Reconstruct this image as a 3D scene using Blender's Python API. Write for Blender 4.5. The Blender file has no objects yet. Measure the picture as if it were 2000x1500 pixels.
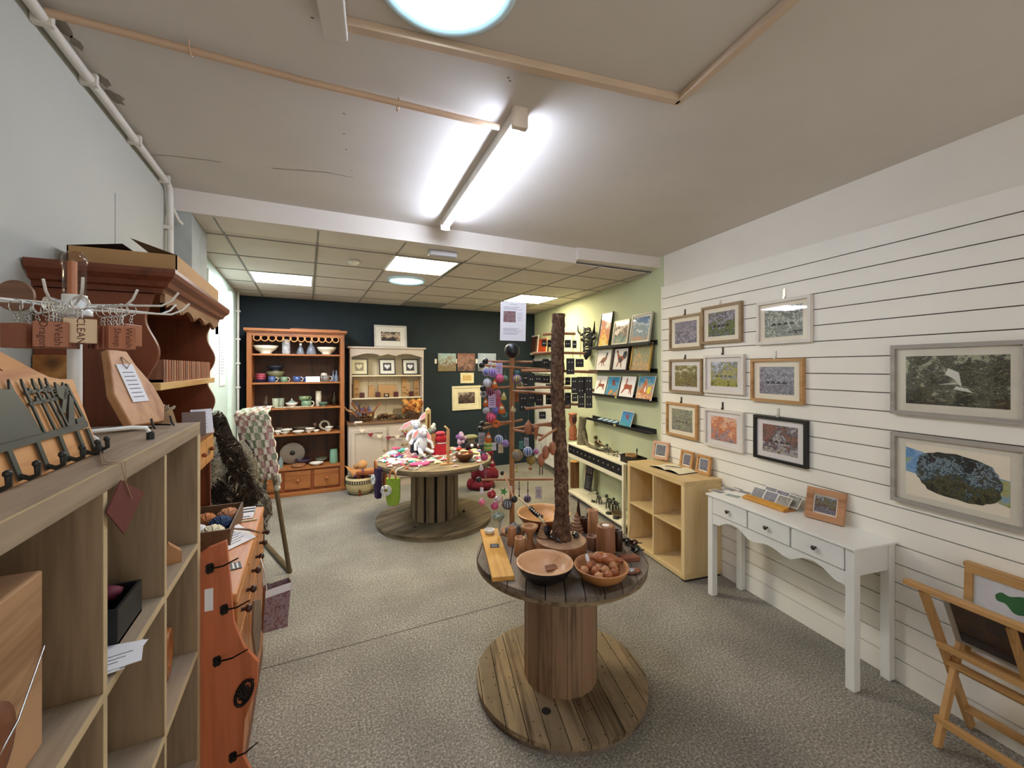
import bpy, math, random
from math import sin, cos, pi, radians, atan, atan2, sqrt, hypot
from mathutils import Vector, Matrix
# ---------------------------------------------------------------- camera, world, exposure
sc = bpy.context.scene
COL = sc.collection
sc.view_settings.view_transform = 'Standard'
sc.view_settings.look = 'None'
sc.view_settings.gamma = 1.0
sc.view_settings.use_curve_mapping = False
sc.view_settings.exposure = 2.03
try:
    sc.cycles.use_denoising = True
    sc.cycles.max_bounces = 6
    sc.cycles.diffuse_bounces = 4
    sc.cycles.glossy_bounces = 3
    sc.cycles.transparent_max_bounces = 12
    sc.cycles.sample_clamp_indirect = 4.0
    sc.cycles.caustics_reflective = False
    sc.cycles.caustics_refractive = False
except Exception:
    pass
FPX, CX, HY, CZ = 820.0, 1000.0, 719.0, 1.65       # focal length in px of a 2000 px frame, horizon row, eye height
YAW = atan(400 / FPX)
cd = bpy.data.cameras.new('camera')
cam = bpy.data.objects.new('camera', cd)
COL.objects.link(cam)
cd.sensor_fit = 'HORIZONTAL'
cd.sensor_width = 36.0
cd.lens = 36.0 * FPX / 2000
cd.shift_y = (HY - 750) / 2000
cd.clip_start = 0.02
cam.location = (0, 0, CZ)
cam.rotation_euler = (pi / 2, 0, -YAW)
sc.camera = cam
W0 = bpy.data.worlds.new('world')
sc.world = W0
W0.use_nodes = True
W0.node_tree.nodes['Background'].inputs[0].default_value = (1.0, .93, .85, 1)
W0.node_tree.nodes['Background'].inputs[1].default_value = 0.36
FW = (sin(YAW), cos(YAW)); RT = (cos(YAW), -sin(YAW))

# measuring helpers: a sight line met with a real plane of the room
def ray(px, py):
    u = (px - CX) / FPX; v = (HY - py) / FPX
    return Vector((FW[0] + RT[0] * u, FW[1] + RT[1] * u, v))
def atz(px, py, z):
    r = ray(px, py); t = (z - CZ) / r.z
    return Vector((r.x * t, r.y * t, z))
def aty(px, py, y):
    r = ray(px, py); t = y / r.y
    return Vector((r.x * t, y, CZ + r.z * t))
def atx(px, py, x):
    r = ray(px, py); t = x / r.x
    return Vector((x, r.y * t, CZ + r.z * t))
def atd(px, py, d):
    r = ray(px, py)
    return Vector((r.x * d, r.y * d, CZ + r.z * d))
# the right-hand wall runs at a slight angle: s along it (towards the viewer), n out into the room
R0 = Vector((2.988, 2.26, 0)); _l = hypot(.1475, 1)
RD = Vector((-.1475 / _l, -1 / _l, 0)); RN = Vector((-1 / _l, .1475 / _l, 0))
RROT = atan2(RD.y, RD.x)
def RW(s, n, z=0): return R0 + RD * s + RN * n + Vector((0, 0, z))
def rs(px, py, n=0.0):
    P = R0 + RN * n; r = ray(px, py)
    t = (P.x * RN.x + P.y * RN.y) / (r.x * RN.x + r.y * RN.y)
    q = Vector((r.x * t, r.y * t, CZ + r.z * t)) - P
    return q.dot(RD), q.z

# ---------------------------------------------------------------- materials
def C(h):
    h = h.lstrip('#'); o = []
    for i in (0, 2, 4):
        v = int(h[i:i + 2], 16) / 255
        o.append(v / 12.92 if v <= .04045 else ((v + .055) / 1.055) ** 2.4)
    return (o[0], o[1], o[2], 1)
MATS = {}
def _new(name):
    m = bpy.data.materials.new(name); m.use_nodes = True
    nt = m.node_tree
    return m, nt, nt.nodes['Principled BSDF']
def _coord(nt, kind='Object', scale=(1, 1, 1), rot=(0, 0, 0)):
    tc = nt.nodes.new('ShaderNodeTexCoord'); mp = nt.nodes.new('ShaderNodeMapping')
    mp.inputs['Scale'].default_value = scale; mp.inputs['Rotation'].default_value = rot
    nt.links.new(tc.outputs[kind], mp.inputs[0]); return mp.outputs[0]
def _noise(nt, vec, scale, detail=3, rough=.55, dist=0):
    n = nt.nodes.new('ShaderNodeTexNoise')
    n.inputs['Scale'].default_value = scale; n.inputs['Detail'].default_value = detail
    n.inputs['Roughness'].default_value = rough; n.inputs['Distortion'].default_value = dist
    nt.links.new(vec, n.inputs['Vector']); return n.outputs['Fac']
def _ramp(nt, fac, stops, interp='LINEAR'):
    r = nt.nodes.new('ShaderNodeValToRGB'); r.color_ramp.interpolation = interp
    e = r.color_ramp.elements
    e[0].position, e[0].color = stops[0]
    e[1].position, e[1].color = stops[-1]
    for p, c in stops[1:-1]:
        k = e.new(p); k.color = c
    nt.links.new(fac, r.inputs[0]); return r.outputs[0]
def _bump(nt, b, h, strength, dist=.01):
    n = nt.nodes.new('ShaderNodeBump'); n.inputs['Strength'].default_value = strength
    n.inputs['Distance'].default_value = dist
    nt.links.new(h, n.inputs['Height']); nt.links.new(n.outputs[0], b.inputs['Normal'])
def _mul(c, k): return (min(1, c[0] * k), min(1, c[1] * k), min(1, c[2] * k), 1)
def _math(nt, op, a, b=None):
    n = nt.nodes.new('ShaderNodeMath'); n.operation = op
    for i, v in enumerate((a, b)):
        if v is None: continue
        if isinstance(v, (int, float)): n.inputs[i].default_value = v
        else: nt.links.new(v, n.inputs[i])
    return n.outputs[0]
def mat(col, r=.6, metal=0, var=.12, vs=9, bump=0, bs=60, coat=0, key=None):
    k = ('m', col, r, metal, var, vs, bump, bs, coat)
    if k in MATS: return MATS[k]
    m, nt, b = _new('paint_' + col.strip('#')); c = C(col)
    b.inputs['Roughness'].default_value = r; b.inputs['Metallic'].default_value = metal
    if coat: b.inputs['Coat Weight'].default_value = coat; b.inputs['Coat Roughness'].default_value = .08
    v = _coord(nt)
    f = _noise(nt, v, vs)
    nt.links.new(_ramp(nt, f, [(.3, _mul(c, 1 - var)), (.7, _mul(c, 1 + var))]), b.inputs['Base Color'])
    if bump: _bump(nt, b, _noise(nt, v, bs, 2), bump, .004)
    MATS[k] = m; return m
def wood(c1, c2, axis='X', sc_=14, r=.5, knots=0, st=.07, c3=None, planks=0, rotz=0):
    k = ('w', c1, c2, axis, sc_, r, knots, st, planks, rotz)
    if k in MATS: return MATS[k]
    m, nt, b = _new('wood_' + c1.strip('#')); a, d = C(c1), C(c2)
    s = {'X': (st, 1, 1), 'Y': (1, st, 1), 'Z': (1, 1, st)}[axis]
    v = _coord(nt, 'Object', s, (0, 0, rotz))
    f = _noise(nt, v, sc_, 5, .6, .6)
    f2 = _noise(nt, v, sc_ * 6, 2, .5)
    mx = _math(nt, 'ADD', _math(nt, 'MULTIPLY', f, .75), _math(nt, 'MULTIPLY', f2, .25))
    out = _ramp(nt, mx, [(.36, d), (.5, _mul(a, .9)), (.64, a)])
    if planks:
        tc = _coord(nt, 'Object', (1, 1, 1), (0, 0, rotz)); sp = nt.nodes.new('ShaderNodeSeparateXYZ')
        nt.links.new(tc, sp.inputs[0])
        idx = _math(nt, 'FLOOR', _math(nt, 'DIVIDE', sp.outputs['Y' if axis == 'X' else 'X'], planks))
        wn = nt.nodes.new('ShaderNodeTexWhiteNoise'); wn.noise_dimensions = '1D'
        nt.links.new(idx, wn.inputs['W'])
        big = _noise(nt, _coord(nt, 'Object', (1, 1, 1)), 5, 3)
        g = _math(nt, 'MULTIPLY', _math(nt, 'ADD', _math(nt, 'MULTIPLY', wn.outputs['Value'], .5), .62), _math(nt, 'ADD', big, .5))
        hs = nt.nodes.new('ShaderNodeHueSaturation'); nt.links.new(out, hs.inputs['Color']); nt.links.new(g, hs.inputs['Value'])
        out = hs.outputs[0]
    if knots:
        vo = nt.nodes.new('ShaderNodeTexVoronoi'); vo.inputs['Scale'].default_value = knots
        nt.links.new(_coord(nt, 'Object', {'X': (.45, 1, 1), 'Y': (1, .45, 1), 'Z': (1, 1, .45)}[axis]), vo.inputs['Vector'])
        kf = _ramp(nt, vo.outputs['Distance'], [(.05, (0, 0, 0, 1)), (.12, (1, 1, 1, 1))])
        mi = nt.nodes.new('ShaderNodeMix'); mi.data_type = 'RGBA'
        nt.links.new(kf, mi.inputs[0]); mi.inputs[6].default_value = _mul(d, .4); nt.links.new(out, mi.inputs[7])
        out = mi.outputs[2]
    nt.links.new(out, b.inputs['Base Color'])
    b.inputs['Roughness'].default_value = r
    _bump(nt, b, mx, .15, .003)
    MATS[k] = m; return m
def emit(col, s, base='#ffffff'):
    m, nt, b = _new('glow_' + col.strip('#')); b.inputs['Base Color'].default_value = C(base)
    b.inputs['Emission Color'].default_value = C(col); b.inputs['Emission Strength'].default_value = s
    return m
def art(seed, cols, scale=5, stretch=(1, 1, 1), grad=.8, fine=.35):
    """a painted or printed picture: bands of colour from bottom to top broken up by brushwork"""
    m, nt, b = _new('picture'); n = len(cols)
    v = _coord(nt, 'Generated', stretch)
    mp = nt.nodes.new('ShaderNodeMapping'); mp.inputs['Location'].default_value = (seed * 3.7, seed * 1.3, seed)
    nt.links.new(v, mp.inputs[0])
    f = _noise(nt, mp.outputs[0], scale, 5, .65, .8)
    f2 = _noise(nt, mp.outputs[0], scale * 5, 3, .7, .4)
    sp = nt.nodes.new('ShaderNodeSeparateXYZ'); nt.links.new(_coord(nt, 'Generated'), sp.inputs[0])
    g = _math(nt, 'MULTIPLY', sp.outputs['Z'], grad)
    t = _math(nt, 'ADD', g, _math(nt, 'MULTIPLY', _math(nt, 'SUBTRACT', f, .5), 2.3))
    t = _math(nt, 'ADD', t, _math(nt, 'MULTIPLY', _math(nt, 'SUBTRACT', f2, .5), fine * 5))
    t = _math(nt, 'ADD', t, (1 - grad) / 2)
    nt.links.new(_ramp(nt, t, [(i / (n - 1), C(c)) for i, c in enumerate(cols)]), b.inputs['Base Color'])
    b.inputs['Roughness'].default_value = .55
    return m
def glass(tint='#ffffff', ior=1.45, r=.03, rim=.0):
    k = ('g', tint, r)
    if k in MATS: return MATS[k]
    m = bpy.data.materials.new('glass'); m.use_nodes = True; nt = m.node_tree; nt.nodes.clear()
    o = nt.nodes.new('ShaderNodeOutputMaterial'); mx = nt.nodes.new('ShaderNodeMixShader')
    t = nt.nodes.new('ShaderNodeBsdfTransparent'); g = nt.nodes.new('ShaderNodeBsdfGlossy')
    t.inputs[0].default_value = C(tint); g.inputs['Roughness'].default_value = r
    lw = nt.nodes.new('ShaderNodeLayerWeight')
    nt.links.new(_math(nt, 'ADD', _math(nt, 'MULTIPLY', _math(nt, 'POWER', lw.outputs['Facing'], 4.0), .85), .045), mx.inputs[0]); nt.links.new(t.outputs[0], mx.inputs[1]); nt.links.new(g.outputs[0], mx.inputs[2])
    nt.links.new(mx.outputs[0], o.inputs[0]); MATS[k] = m; return m

# ---------------------------------------------------------------- mesh builder
class MB:
    def __init__(s): s.v = []; s.f = []; s.m = []; s.sm = []; s.T = Matrix()
    def at(s, loc=(0, 0, 0), rot=(0, 0, 0), sc_=1):
        from mathutils import Euler
        s.T = Matrix.Translation(Vector(loc)) @ Euler(rot).to_matrix().to_4x4() @ Matrix.Scale(sc_, 4); return s
    def add(s, vs, fs, m=0, sm=False):
        n = len(s.v)
        for p in vs: s.v.append(tuple(s.T @ Vector(p)))
        for f in fs: s.f.append([n + i for i in f]); s.m.append(m); s.sm.append(sm)
        return s
    def box(s, x0, x1, y0, y1, z0, z1, m=0):
        return s.add([(x, y, z) for z in (z0, z1) for y in (y0, y1) for x in (x0, x1)],
                     [(0, 2, 3, 1), (4, 5, 7, 6), (0, 1, 5, 4), (2, 6, 7, 3), (0, 4, 6, 2), (1, 3, 7, 5)], m)
    def lathe(s, prof, n=24, c=(0, 0, 0), m=0, sm=True, sx=1, sy=1, cap=True):
        vs = []; fs = []; k = len(prof)
        for i in range(n):
            a = 2 * pi * i / n
            for r, z in prof: vs.append((c[0] + r * cos(a) * sx, c[1] + r * sin(a) * sy, c[2] + z))
        for i in range(n):
            j = (i + 1) % n
            for q in range(k - 1): fs.append((i * k + q, j * k + q, j * k + q + 1, i * k + q + 1))
        s.add(vs, fs, m, sm)
        if not cap or prof[0] == prof[-1]: return s
        if prof[0][0] > 1e-5: s.add([(c[0] + prof[0][0] * cos(2 * pi * i / n) * sx, c[1] + prof[0][0] * sin(2 * pi * i / n) * sy, c[2] + prof[0][1]) for i in range(n)], [tuple(range(n))[::-1]], m)
        if prof[-1][0] > 1e-5: s.add([(c[0] + prof[-1][0] * cos(2 * pi * i / n) * sx, c[1] + prof[-1][0] * sin(2 * pi * i / n) * sy, c[2] + prof[-1][1]) for i in range(n)], [tuple(range(n))], m)
        return s
    def cyl(s, c, r, h, n=20, m=0, r2=None): return s.lathe([(r, 0), (r if r2 is None else r2, h)], n, c, m)
    def tube(s, pts, r, n=8, m=0, closed=False):
        pts = [Vector(p) for p in pts]; k = len(pts); rr = r if isinstance(r, (list, tuple)) else [r] * k
        vs = []; up = None
        for i, p in enumerate(pts):
            if closed: t = pts[(i + 1) % k] - pts[i - 1]
            else: t = pts[min(i + 1, k - 1)] - pts[max(i - 1, 0)]
            t.normalize()
            if up is None:
                up = t.orthogonal().normalized()
            else:
                up = (up - t * up.dot(t))
                up = up.normalized() if up.length > 1e-6 else t.orthogonal().normalized()
            b = t.cross(up)
            for j in range(n):
                a = 2 * pi * j / n; vs.append(p + (up * cos(a) + b * sin(a)) * rr[i])
        fs = []
        for i in range(k if closed else k - 1):
            i2 = (i + 1) % k
            for j in range(n):
                j2 = (j + 1) % n; fs.append((i * n + j, i * n + j2, i2 * n + j2, i2 * n + j))
        s.add(vs, fs, m, True)
        if not closed:
            s.add(vs[:n], [tuple(range(n))[::-1]], m); s.add(vs[-n:], [tuple(range(n))], m)
        return s
    def ball(s, c, r, n=14, m=0, sc3=(1, 1, 1), jit=0, rng=random):
        k = n // 2 + 1; vs = []; fs = []
        for i in range(k):
            t = pi * i / (k - 1)
            for j in range(n):
                a = 2 * pi * j / n; q = r * (1 + (rng.uniform(-jit, jit) if jit and 0 < i < k - 1 else 0))
                vs.append((c[0] + q * sin(t) * cos(a) * sc3[0], c[1] + q * sin(t) * sin(a) * sc3[1], c[2] + q * cos(t) * sc3[2]))
        for i in range(k - 1):
            for j in range(n):
                j2 = (j + 1) % n; fs.append((i * n + j, (i + 1) * n + j, (i + 1) * n + j2, i * n + j2))
        return s.add(vs, fs, m, True)
    def prism(s, poly, a0, a1, plane='xz', m=0):
        """extrude a 2-D outline; plane xz -> extruded along y, xy -> along z, yz -> along x"""
        if sum(poly[i - 1][0] * poly[i][1] - poly[i][0] * poly[i - 1][1] for i in range(len(poly))) < 0: poly = poly[::-1]
        f = {'xz': lambda u, v, w: (u, w, v), 'xy': lambda u, v, w: (u, v, w), 'yz': lambda u, v, w: (w, u, v)}[plane]
        n = len(poly); vs = [f(u, v, a0) for u, v in poly] + [f(u, v, a1) for u, v in poly]
        fs = [(i, (i + 1) % n, n + (i + 1) % n, n + i) for i in range(n)] + [tuple(range(n))[::-1], tuple(range(n, 2 * n))]
        if plane == 'xz': fs = [q[::-1] for q in fs]
        return s.add(vs, fs, m)
    def quad(s, a, b, c, d, m=0): return s.add([a, b, c, d], [(0, 1, 2, 3)], m)
    def build(s, name, mats, parent=None, loc=None, rot=None, bev=0, label=None, kind=None, sub=0):
        me = bpy.data.meshes.new(name); me.from_pydata(s.v, [], s.f)
        if not isinstance(mats, (list, tuple)): mats = [mats]
        for q in mats: me.materials.append(q)
        me.polygons.foreach_set('material_index', s.m); me.polygons.foreach_set('use_smooth', s.sm)
        me.update()
        o = bpy.data.objects.new(name, me); COL.objects.link(o)
        if parent is not None: o.parent = parent
        if loc is not None: o.location = loc
        if rot is not None: o.rotation_euler = rot if isinstance(rot, (tuple, list)) else (0, 0, rot)
        if bev:
            b = o.modifiers.new('b', 'BEVEL'); b.width = bev; b.segments = 2; b.limit_method = 'ANGLE'; b.angle_limit = radians(50)
        if sub:
            q = o.modifiers.new('s', 'SUBSURF'); q.levels = sub; q.render_levels = sub
        if label: o['label'] = label
        if kind: o['kind'] = kind
        return o
def B(x0, x1, y0, y1, z0, z1): return MB().box(x0, x1, y0, y1, z0, z1)
def thing(name, label, cat, loc=(0, 0, 0), rot=0, group=None):
    o = bpy.data.objects.new(name, None); COL.objects.link(o); o.empty_display_size = .05
    o.location = loc; o.rotation_euler = rot if isinstance(rot, (tuple, list)) else (0, 0, rot)
    o['label'] = label; o['category'] = cat
    if group: o['group'] = group
    return o
def solo(name, mb, mats, label, cat, loc=(0, 0, 0), rot=0, group=None, bev=0, kind=None, sub=0):
    o = mb.build(name, mats, None, loc, rot, bev, label, kind, sub); o['category'] = cat
    if group: o['group'] = group
    return o
def struct(name, mb, mats, parent=None, bev=0, loc=None, rot=None):
    return mb.build(name, mats, parent, loc, rot, bev, None, None if parent else 'structure')
def dup(root, loc, rot=None, label=None, group=None, mats=None):
    r = root.copy(); COL.objects.link(r); r.location = loc
    if rot is not None: r.rotation_euler = rot if isinstance(rot, (tuple, list)) else (0, 0, rot)
    if label: r['label'] = label
    if group: r['group'] = group
    def go(a, b):
        for ch in list(a.children):
            c = ch.copy(); COL.objects.link(c); c.parent = b; go(ch, c)
    go(root, r); return r
def textmesh(txt, size, mb, m=0, spin=0):
    """flat lettering laid in the local xz plane, facing -y"""
    cu = bpy.data.curves.new('lettering', 'FONT'); cu.body = txt; cu.size = size; cu.align_x = 'CENTER'; cu.align_y = 'CENTER'; cu.resolution_u = 2
    o = bpy.data.objects.new('lettering', cu); COL.objects.link(o)
    dg = bpy.context.evaluated_depsgraph_get(); me = o.evaluated_get(dg).to_mesh()
    ca, sa = cos(spin), sin(spin)
    mb.add([(v.co.x * ca - v.co.y * sa, 0, v.co.x * sa + v.co.y * ca) for v in me.vertices], [tuple(p.vertices) for p in me.polygons], m)
    o.evaluated_get(dg).to_mesh_clear(); bpy.data.objects.remove(o); bpy.data.curves.remove(cu)
    return mb
def arc(cx, cy, r, a0, a1, n=10, ry=None):
    ry = r if ry is None else ry
    return [(cx + r * cos(a0 + (a1 - a0) * i / n), cy + ry * sin(a0 + (a1 - a0) * i / n)) for i in range(n + 1)]
# ---------------------------------------------------------------- colours
WALL_L = mat('#bcbcb2', .8, var=.04, vs=1.5, bump=.08, bs=40)
WALL_R = mat('#e8e2d6', .7, var=.03, vs=2)
SLAT = mat('#f0ece2', .55, var=.03, vs=2)
SLATG = mat('#5f5a52', .8)
GREEN = mat('#c3c9a6', .8, var=.05, vs=2)
MINT = mat('#c8dcd0', .7, var=.04, vs=2)
NAVY = mat('#10222b', .75, var=.15, vs=3)
CEIL = mat('#d3cdc5', .85, var=.05, vs=1.2, bump=.1, bs=25)
TILE = mat('#cdc3b8', .85, var=.04, vs=3)
TGRID = mat('#8d8a82', .6)
BEAM = mat('#ddd6cc', .8, var=.04, vs=2)
PIPE = mat('#d8d3c8', .5, var=.05)
PIPEB = mat('#c9ab90', .6, var=.1, vs=4)
WHITE = mat('#e9e9e6', .35, var=.02, coat=.4)
CARD = mat('#efece4', .8, var=.03)
PAPER = mat('#e8e8ee', .8, var=.02)
INK = mat('#4a4750', .8)
BLACK = mat('#14151a', .5)
BLACKG = mat('#141518', .42, coat=.15)
IRON = mat('#26282a', .45, .6, var=.2)
CHROME = mat('#c9c6c2', .22, 1)
BRASS = mat('#b9935a', .3, 1)
PINE = wood('#aa6a38', '#7c4520', 'X', 10, .45, knots=3.2)
PINEZ = wood('#a66636', '#7a431e', 'Z', 10, .45, knots=3.2)
PINED = wood('#8f4a22', '#5c2a10', 'Z', 9, .45, knots=3)
PINEB = wood('#54301a', '#36190a', 'Z', 8, .55, knots=3)
PINEY = wood('#c98f4e', '#9c6229', 'Y', 10, .45, knots=4)
OAK = wood('#a9967f', '#8b7862', 'Y', 16, .5)
OAKZ = wood('#9b8468', '#7d6850', 'Z', 16, .5)
BIRCH = wood('#e4c896', '#d2b27c', 'Z', 9, .45)
BIRCHX = wood('#dcc08c', '#c8a871', 'X', 9, .45)
OLDW = wood('#9a8465', '#57442f', 'X', 12, .75, planks=.083, rotz=0)
OLDT = wood('#857668', '#4a3d33', 'X', 12, .7, planks=.083, rotz=0)
OLDZ = wood('#927458', '#5c4735', 'Z', 14, .75)
OLDG = wood('#8c7a62', '#544736', 'Z', 14, .8)
LIGHTW = wood('#d9a878', '#b9804f', 'X', 12, .4)
TURN = wood('#c0875a', '#935a34', 'Z', 10, .4)
TURNL = wood('#e2b489', '#c58f60', 'X', 9, .35)
DARKT = wood('#3a1d12', '#1d0e09', 'Z', 10, .35)
BARK = mat('#5a4334', .95, var=.5, vs=40, bump=1, bs=70)
def carpet():
    m, nt, b = _new('carpet'); v = _coord(nt)
    f = _noise(nt, v, 95, 4, .75); g = _noise(nt, v, 1.6, 3)
    t = _math(nt, 'ADD', _math(nt, 'MULTIPLY', f, .8), _math(nt, 'MULTIPLY', g, .2))
    nt.links.new(_ramp(nt, t, [(.3, C('#3a3731')), (.5, C('#827d74')), (.66, C('#c4bfb4'))]), b.inputs['Base Color'])
    b.inputs['Roughness'].default_value = .95; _bump(nt, b, f, .6, .006); return m
CARPET = carpet()
# ---------------------------------------------------------------- room shell
H1, H2, YB, YF = 2.735, 2.60, 6.5, -1.6
def rx(y): return 2.988 + .1475 * (y - 2.26)
m = MB(); m.prism([(-1, YF), (rx(YF) + .1, YF), (rx(YB) + .1, YB + .1), (-1, YB + .1)], -.1, 0, 'xy')
FLO = struct('floor', m, CARPET)
a, b_ = atz(470, 1318, .0012), atz(1010, 1172, .0012); MB().add([a + Vector((0, -.002, 0)), a + Vector((0, .002, 0)), b_ + Vector((0, .002, 0)), b_ + Vector((0, -.002, 0))], [(0, 1, 2, 3)]).build('carpet_seam', mat('#3c3832', .95), FLO)
m = MB(); m.box(-.9, -.74, YF, 3.17, 0, H1 + .05)
struct('wall_left', m, WALL_L)
m = MB(); m.box(-.741, -.7385, 1.585, 1.592, 1.0, 2.58); m.box(-.741, -.739, 2.36, 2.363, 1.0, 2.4)
struct('trim_1', m, mat('#6a6c6c', .9))
m = MB(); m.prism([(-.9, 3.17), (-.76, 3.17), (-.8, YB), (-.9, YB)], 0, H2, 'xy')
struct('wall_left_back', m, MINT)
struct('trim_2', B(-.79, -.635, 3.17, 3.6, 0, H2), mat('#a9aeaa', .8, var=.12, vs=7))
struct('wall_back', B(-.95, rx(YB) + .1, YB, YB + .1, 0, H2 + .1), NAVY)
m = MB(); p = [(rx(YF), YF), (rx(3.0), 3.0), (rx(3.0) + .12, 3.0), (rx(YF) + .12, YF)]
m.prism(p, 0, H1 + .05, 'xy'); struct('wall_right', m, WALL_R)
m = MB(); p = [(rx(3.0), 3.0), (rx(YB), YB), (rx(YB) + .12, YB), (rx(3.0) + .12, 3.0)]
m.prism(p, 0, H1, 'xy'); struct('wall_right_back', m, GREEN)
# slat panelling standing proud of the right-hand wall
m = MB(); L0, L1 = -.752, 3.6
m.box(L0, L1, -.006, 0, 0, 2.43, 1)
z = 0.0; k = 0
zs = [0.0] + [.017 + .1 * i for i in range(1, 24)] + [2.43]
for a, b_ in zip(zs[:-1], zs[1:]): m.box(L0, L1, -.018, -.006, a + (.0028 if a else 0), b_ - (.0028 if b_ < 2.43 else 0))
m.box(L0 - .012, L0, -.022, 0, 0, 2.44)
struct('trim_3', m, [SLAT, SLATG], loc=tuple(R0), rot=(0, 0, RROT))
# main ceiling and the lower tiled ceiling at the back
m = MB(); m.prism([(-.9, YF), (rx(YF) + .1, YF), (rx(3.3) + .1, 3.3), (-.9, 3.3)], H1, H1 + .1, 'xy')
CE = struct('ceiling', m, CEIL)
m = MB()
for ln in ([(290, 302), (330, 304), (368, 309), (400, 312), (432, 317)], [(532, 329), (590, 333), (640, 337), (690, 347)]):
    pt = [atz(x, y, H1 - .0008) for x, y in ln]
    for a, b_ in zip(pt[:-1], pt[1:]): bar_ = (b_ - a).normalized(); nn = Vector((-bar_.y, bar_.x, 0)) * .0022; m.add([a - nn, a + nn, b_ + nn, b_ - nn], [(0, 1, 2, 3)])
for x, y in ((672, 222), (672, 261), (676, 292), (687, 333), (993, 152), (996, 158), (610, 35)): q = atz(x, y, H1 - .0008); m.add([q + Vector((.006 * cos(k), .004 * sin(k), 0)) for k in range(6)], [(0, 1, 2, 3, 4, 5)])
m.build('cracks', mat('#6d655c', .9), CE)
m = MB(); random.seed(2)
for (x, y, r) in ((226, 190, .05), (205, 160, .035), (115, 45, .05), (150, 85, .03)): q = atz(x, y, H1 - .0006); m.add([q + Vector((r * .5 * cos(k * .52) * random.uniform(.6, 1.2), r * 1.2 * sin(k * .52) * random.uniform(.6, 1.2), 0)) for k in range(12)], [tuple(range(12))])
m.build('peeling_patches', mat('#8f887c', .95, var=.15, vs=30), CE)
m = MB(); m.box(-.9, 3.75, 3.2, YB + .05, H2 + .012, H2 + .08, 1)
gx = [-1.13 + .6 * i for i in range(9)]; gy = [3.0 + .6 * i for i in range(7)]
for x in gx: m.box(max(x, -.85) - .006, max(x, -.85) + .006, 3.2, YB, H2 - .001, H2 + .013, 1)
for y in gy:
    if y > 3.2: m.box(-.85, 3.7, y - .006, y + .006, H2 - .001, H2 + .013, 1)
for i in range(8):
    for j in range(7):
        x0, x1 = gx[i] + .009, gx[i + 1] - .009
        y0 = gy[j] + .009; y1 = (gy[j + 1] if j < 6 else 7.2) - .009
        if y1 < 3.2: continue
        y0 = max(y0, 3.2); y1 = min(y1, YB); x0 = max(x0, -.85)
        if x1 <= x0 or y1 <= y0 or x0 > 3.6: continue
        if (i, j) in ((1, 3), (3, 1), (6, 3)): continue
        m.box(x0, x1, y0, y1, H2 + .004, H2 + .02, 2 if (i, j) == (4, 5) else 0)
struct('ceiling_back', m, [TILE, TGRID, mat('#8f8c84', .9)])
m = MB(); m.box(-.79, 2.19, 3.16, 3.5, H2, H1 + .02)
m.prism([(2.19, 3.13), (3.14, 3.05), (3.2, 3.5), (2.19, 3.5)], H2 + .03, H1 + .02, 'xy')
struct('trim_4', m, BEAM)
# battens boxed round the roof light, cable conduit, corner pipe
def bar(a, b, w, z0, z1, m):
    a = Vector(a); b = Vector(b); d = (b - a).normalized(); n = Vector((-d.y, d.x)) * w / 2
    m.prism([tuple(a + n), tuple(b + n), tuple(b - n), tuple(a - n)], z0, z1, 'xy')
m = MB(); bar((.11, 1.40), (1.335, 1.215), .035, H1 - .028, H1, m)
bar((1.335, 1.225), (1.10, -.4), .03, H1 - .028, H1, m)
struct('trim_5', m, mat('#cbb49c', .8, var=.08, vs=5), bev=.003)
m = MB(); bar((.08, 1.44), (-.16, -.2), .075, H1 - .045, H1, m)
struct('trim_6', m, CEIL, bev=.004)
m = MB(); m.tube([(-.7, 1.735, H1 - .022), (0, 1.73, H1 - .024), (.76, 1.69, H1 - .022)], .0125, 10)
for x in (-.35, .33): m.tube([(x, 1.71, H1 - .001), (x, 1.712, H1 - .03), (x + .001, 1.732, H1 - .042), (x, 1.752, H1 - .03), (x, 1.754, H1 - .001)], .003, 6)
solo('cable_conduit', m, PIPEB, 'beige painted conduit crossing the ceiling to the tube light', 'conduit')
m = MB(); m.tube([(-.712, .2, H1 - .035), (-.712, 2.98, H1 - .035), (-.712, 3.03, H1 - .05), (-.712, 3.05, H1 - .09), (-.712, 3.05, 1.2)], .0165, 12)
for y in (1.2, 1.75, 2.05, 2.5, 2.95): m.box(-.738, -.69, y - .01, y + .01, H1 - .055, H1 - .012)
for z in (2.45, 2.15, 1.9): m.box(-.74, -.7, 3.03, 3.07, z, z + .02)
m.tube([(-.712, 3.05, 2.6), (-.69, 3.12, 2.53), (-.68, 3.15, 2.52)], .01, 8)
solo('water_pipe', m, PIPE, 'white pipe along the top of the left wall, turning down the corner', 'pipe')
m = MB(); m.tube([(-.775, 6.2, 0), (-.775, 6.2, 2.6)], .014, 8)
for z in (2.35, 2.0, 1.7, 1.4, 1.1): m.box(-.8, -.75, 6.18, 6.22, z, z + .02)
solo('heating_pipe', m, PIPE, 'thin vertical pipe on the mint wall beside the tall pine dresser', 'pipe')
for i, (y0, y1, c) in enumerate(((4.35, 4.5, '#dfe9dc'), (5.55, 5.68, '#d6e6da'))):
    struct('trim_%d' % (7 + i), B(-.80, -.755, y0, y1, 0, 2.5), mat(c, .6))
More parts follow.
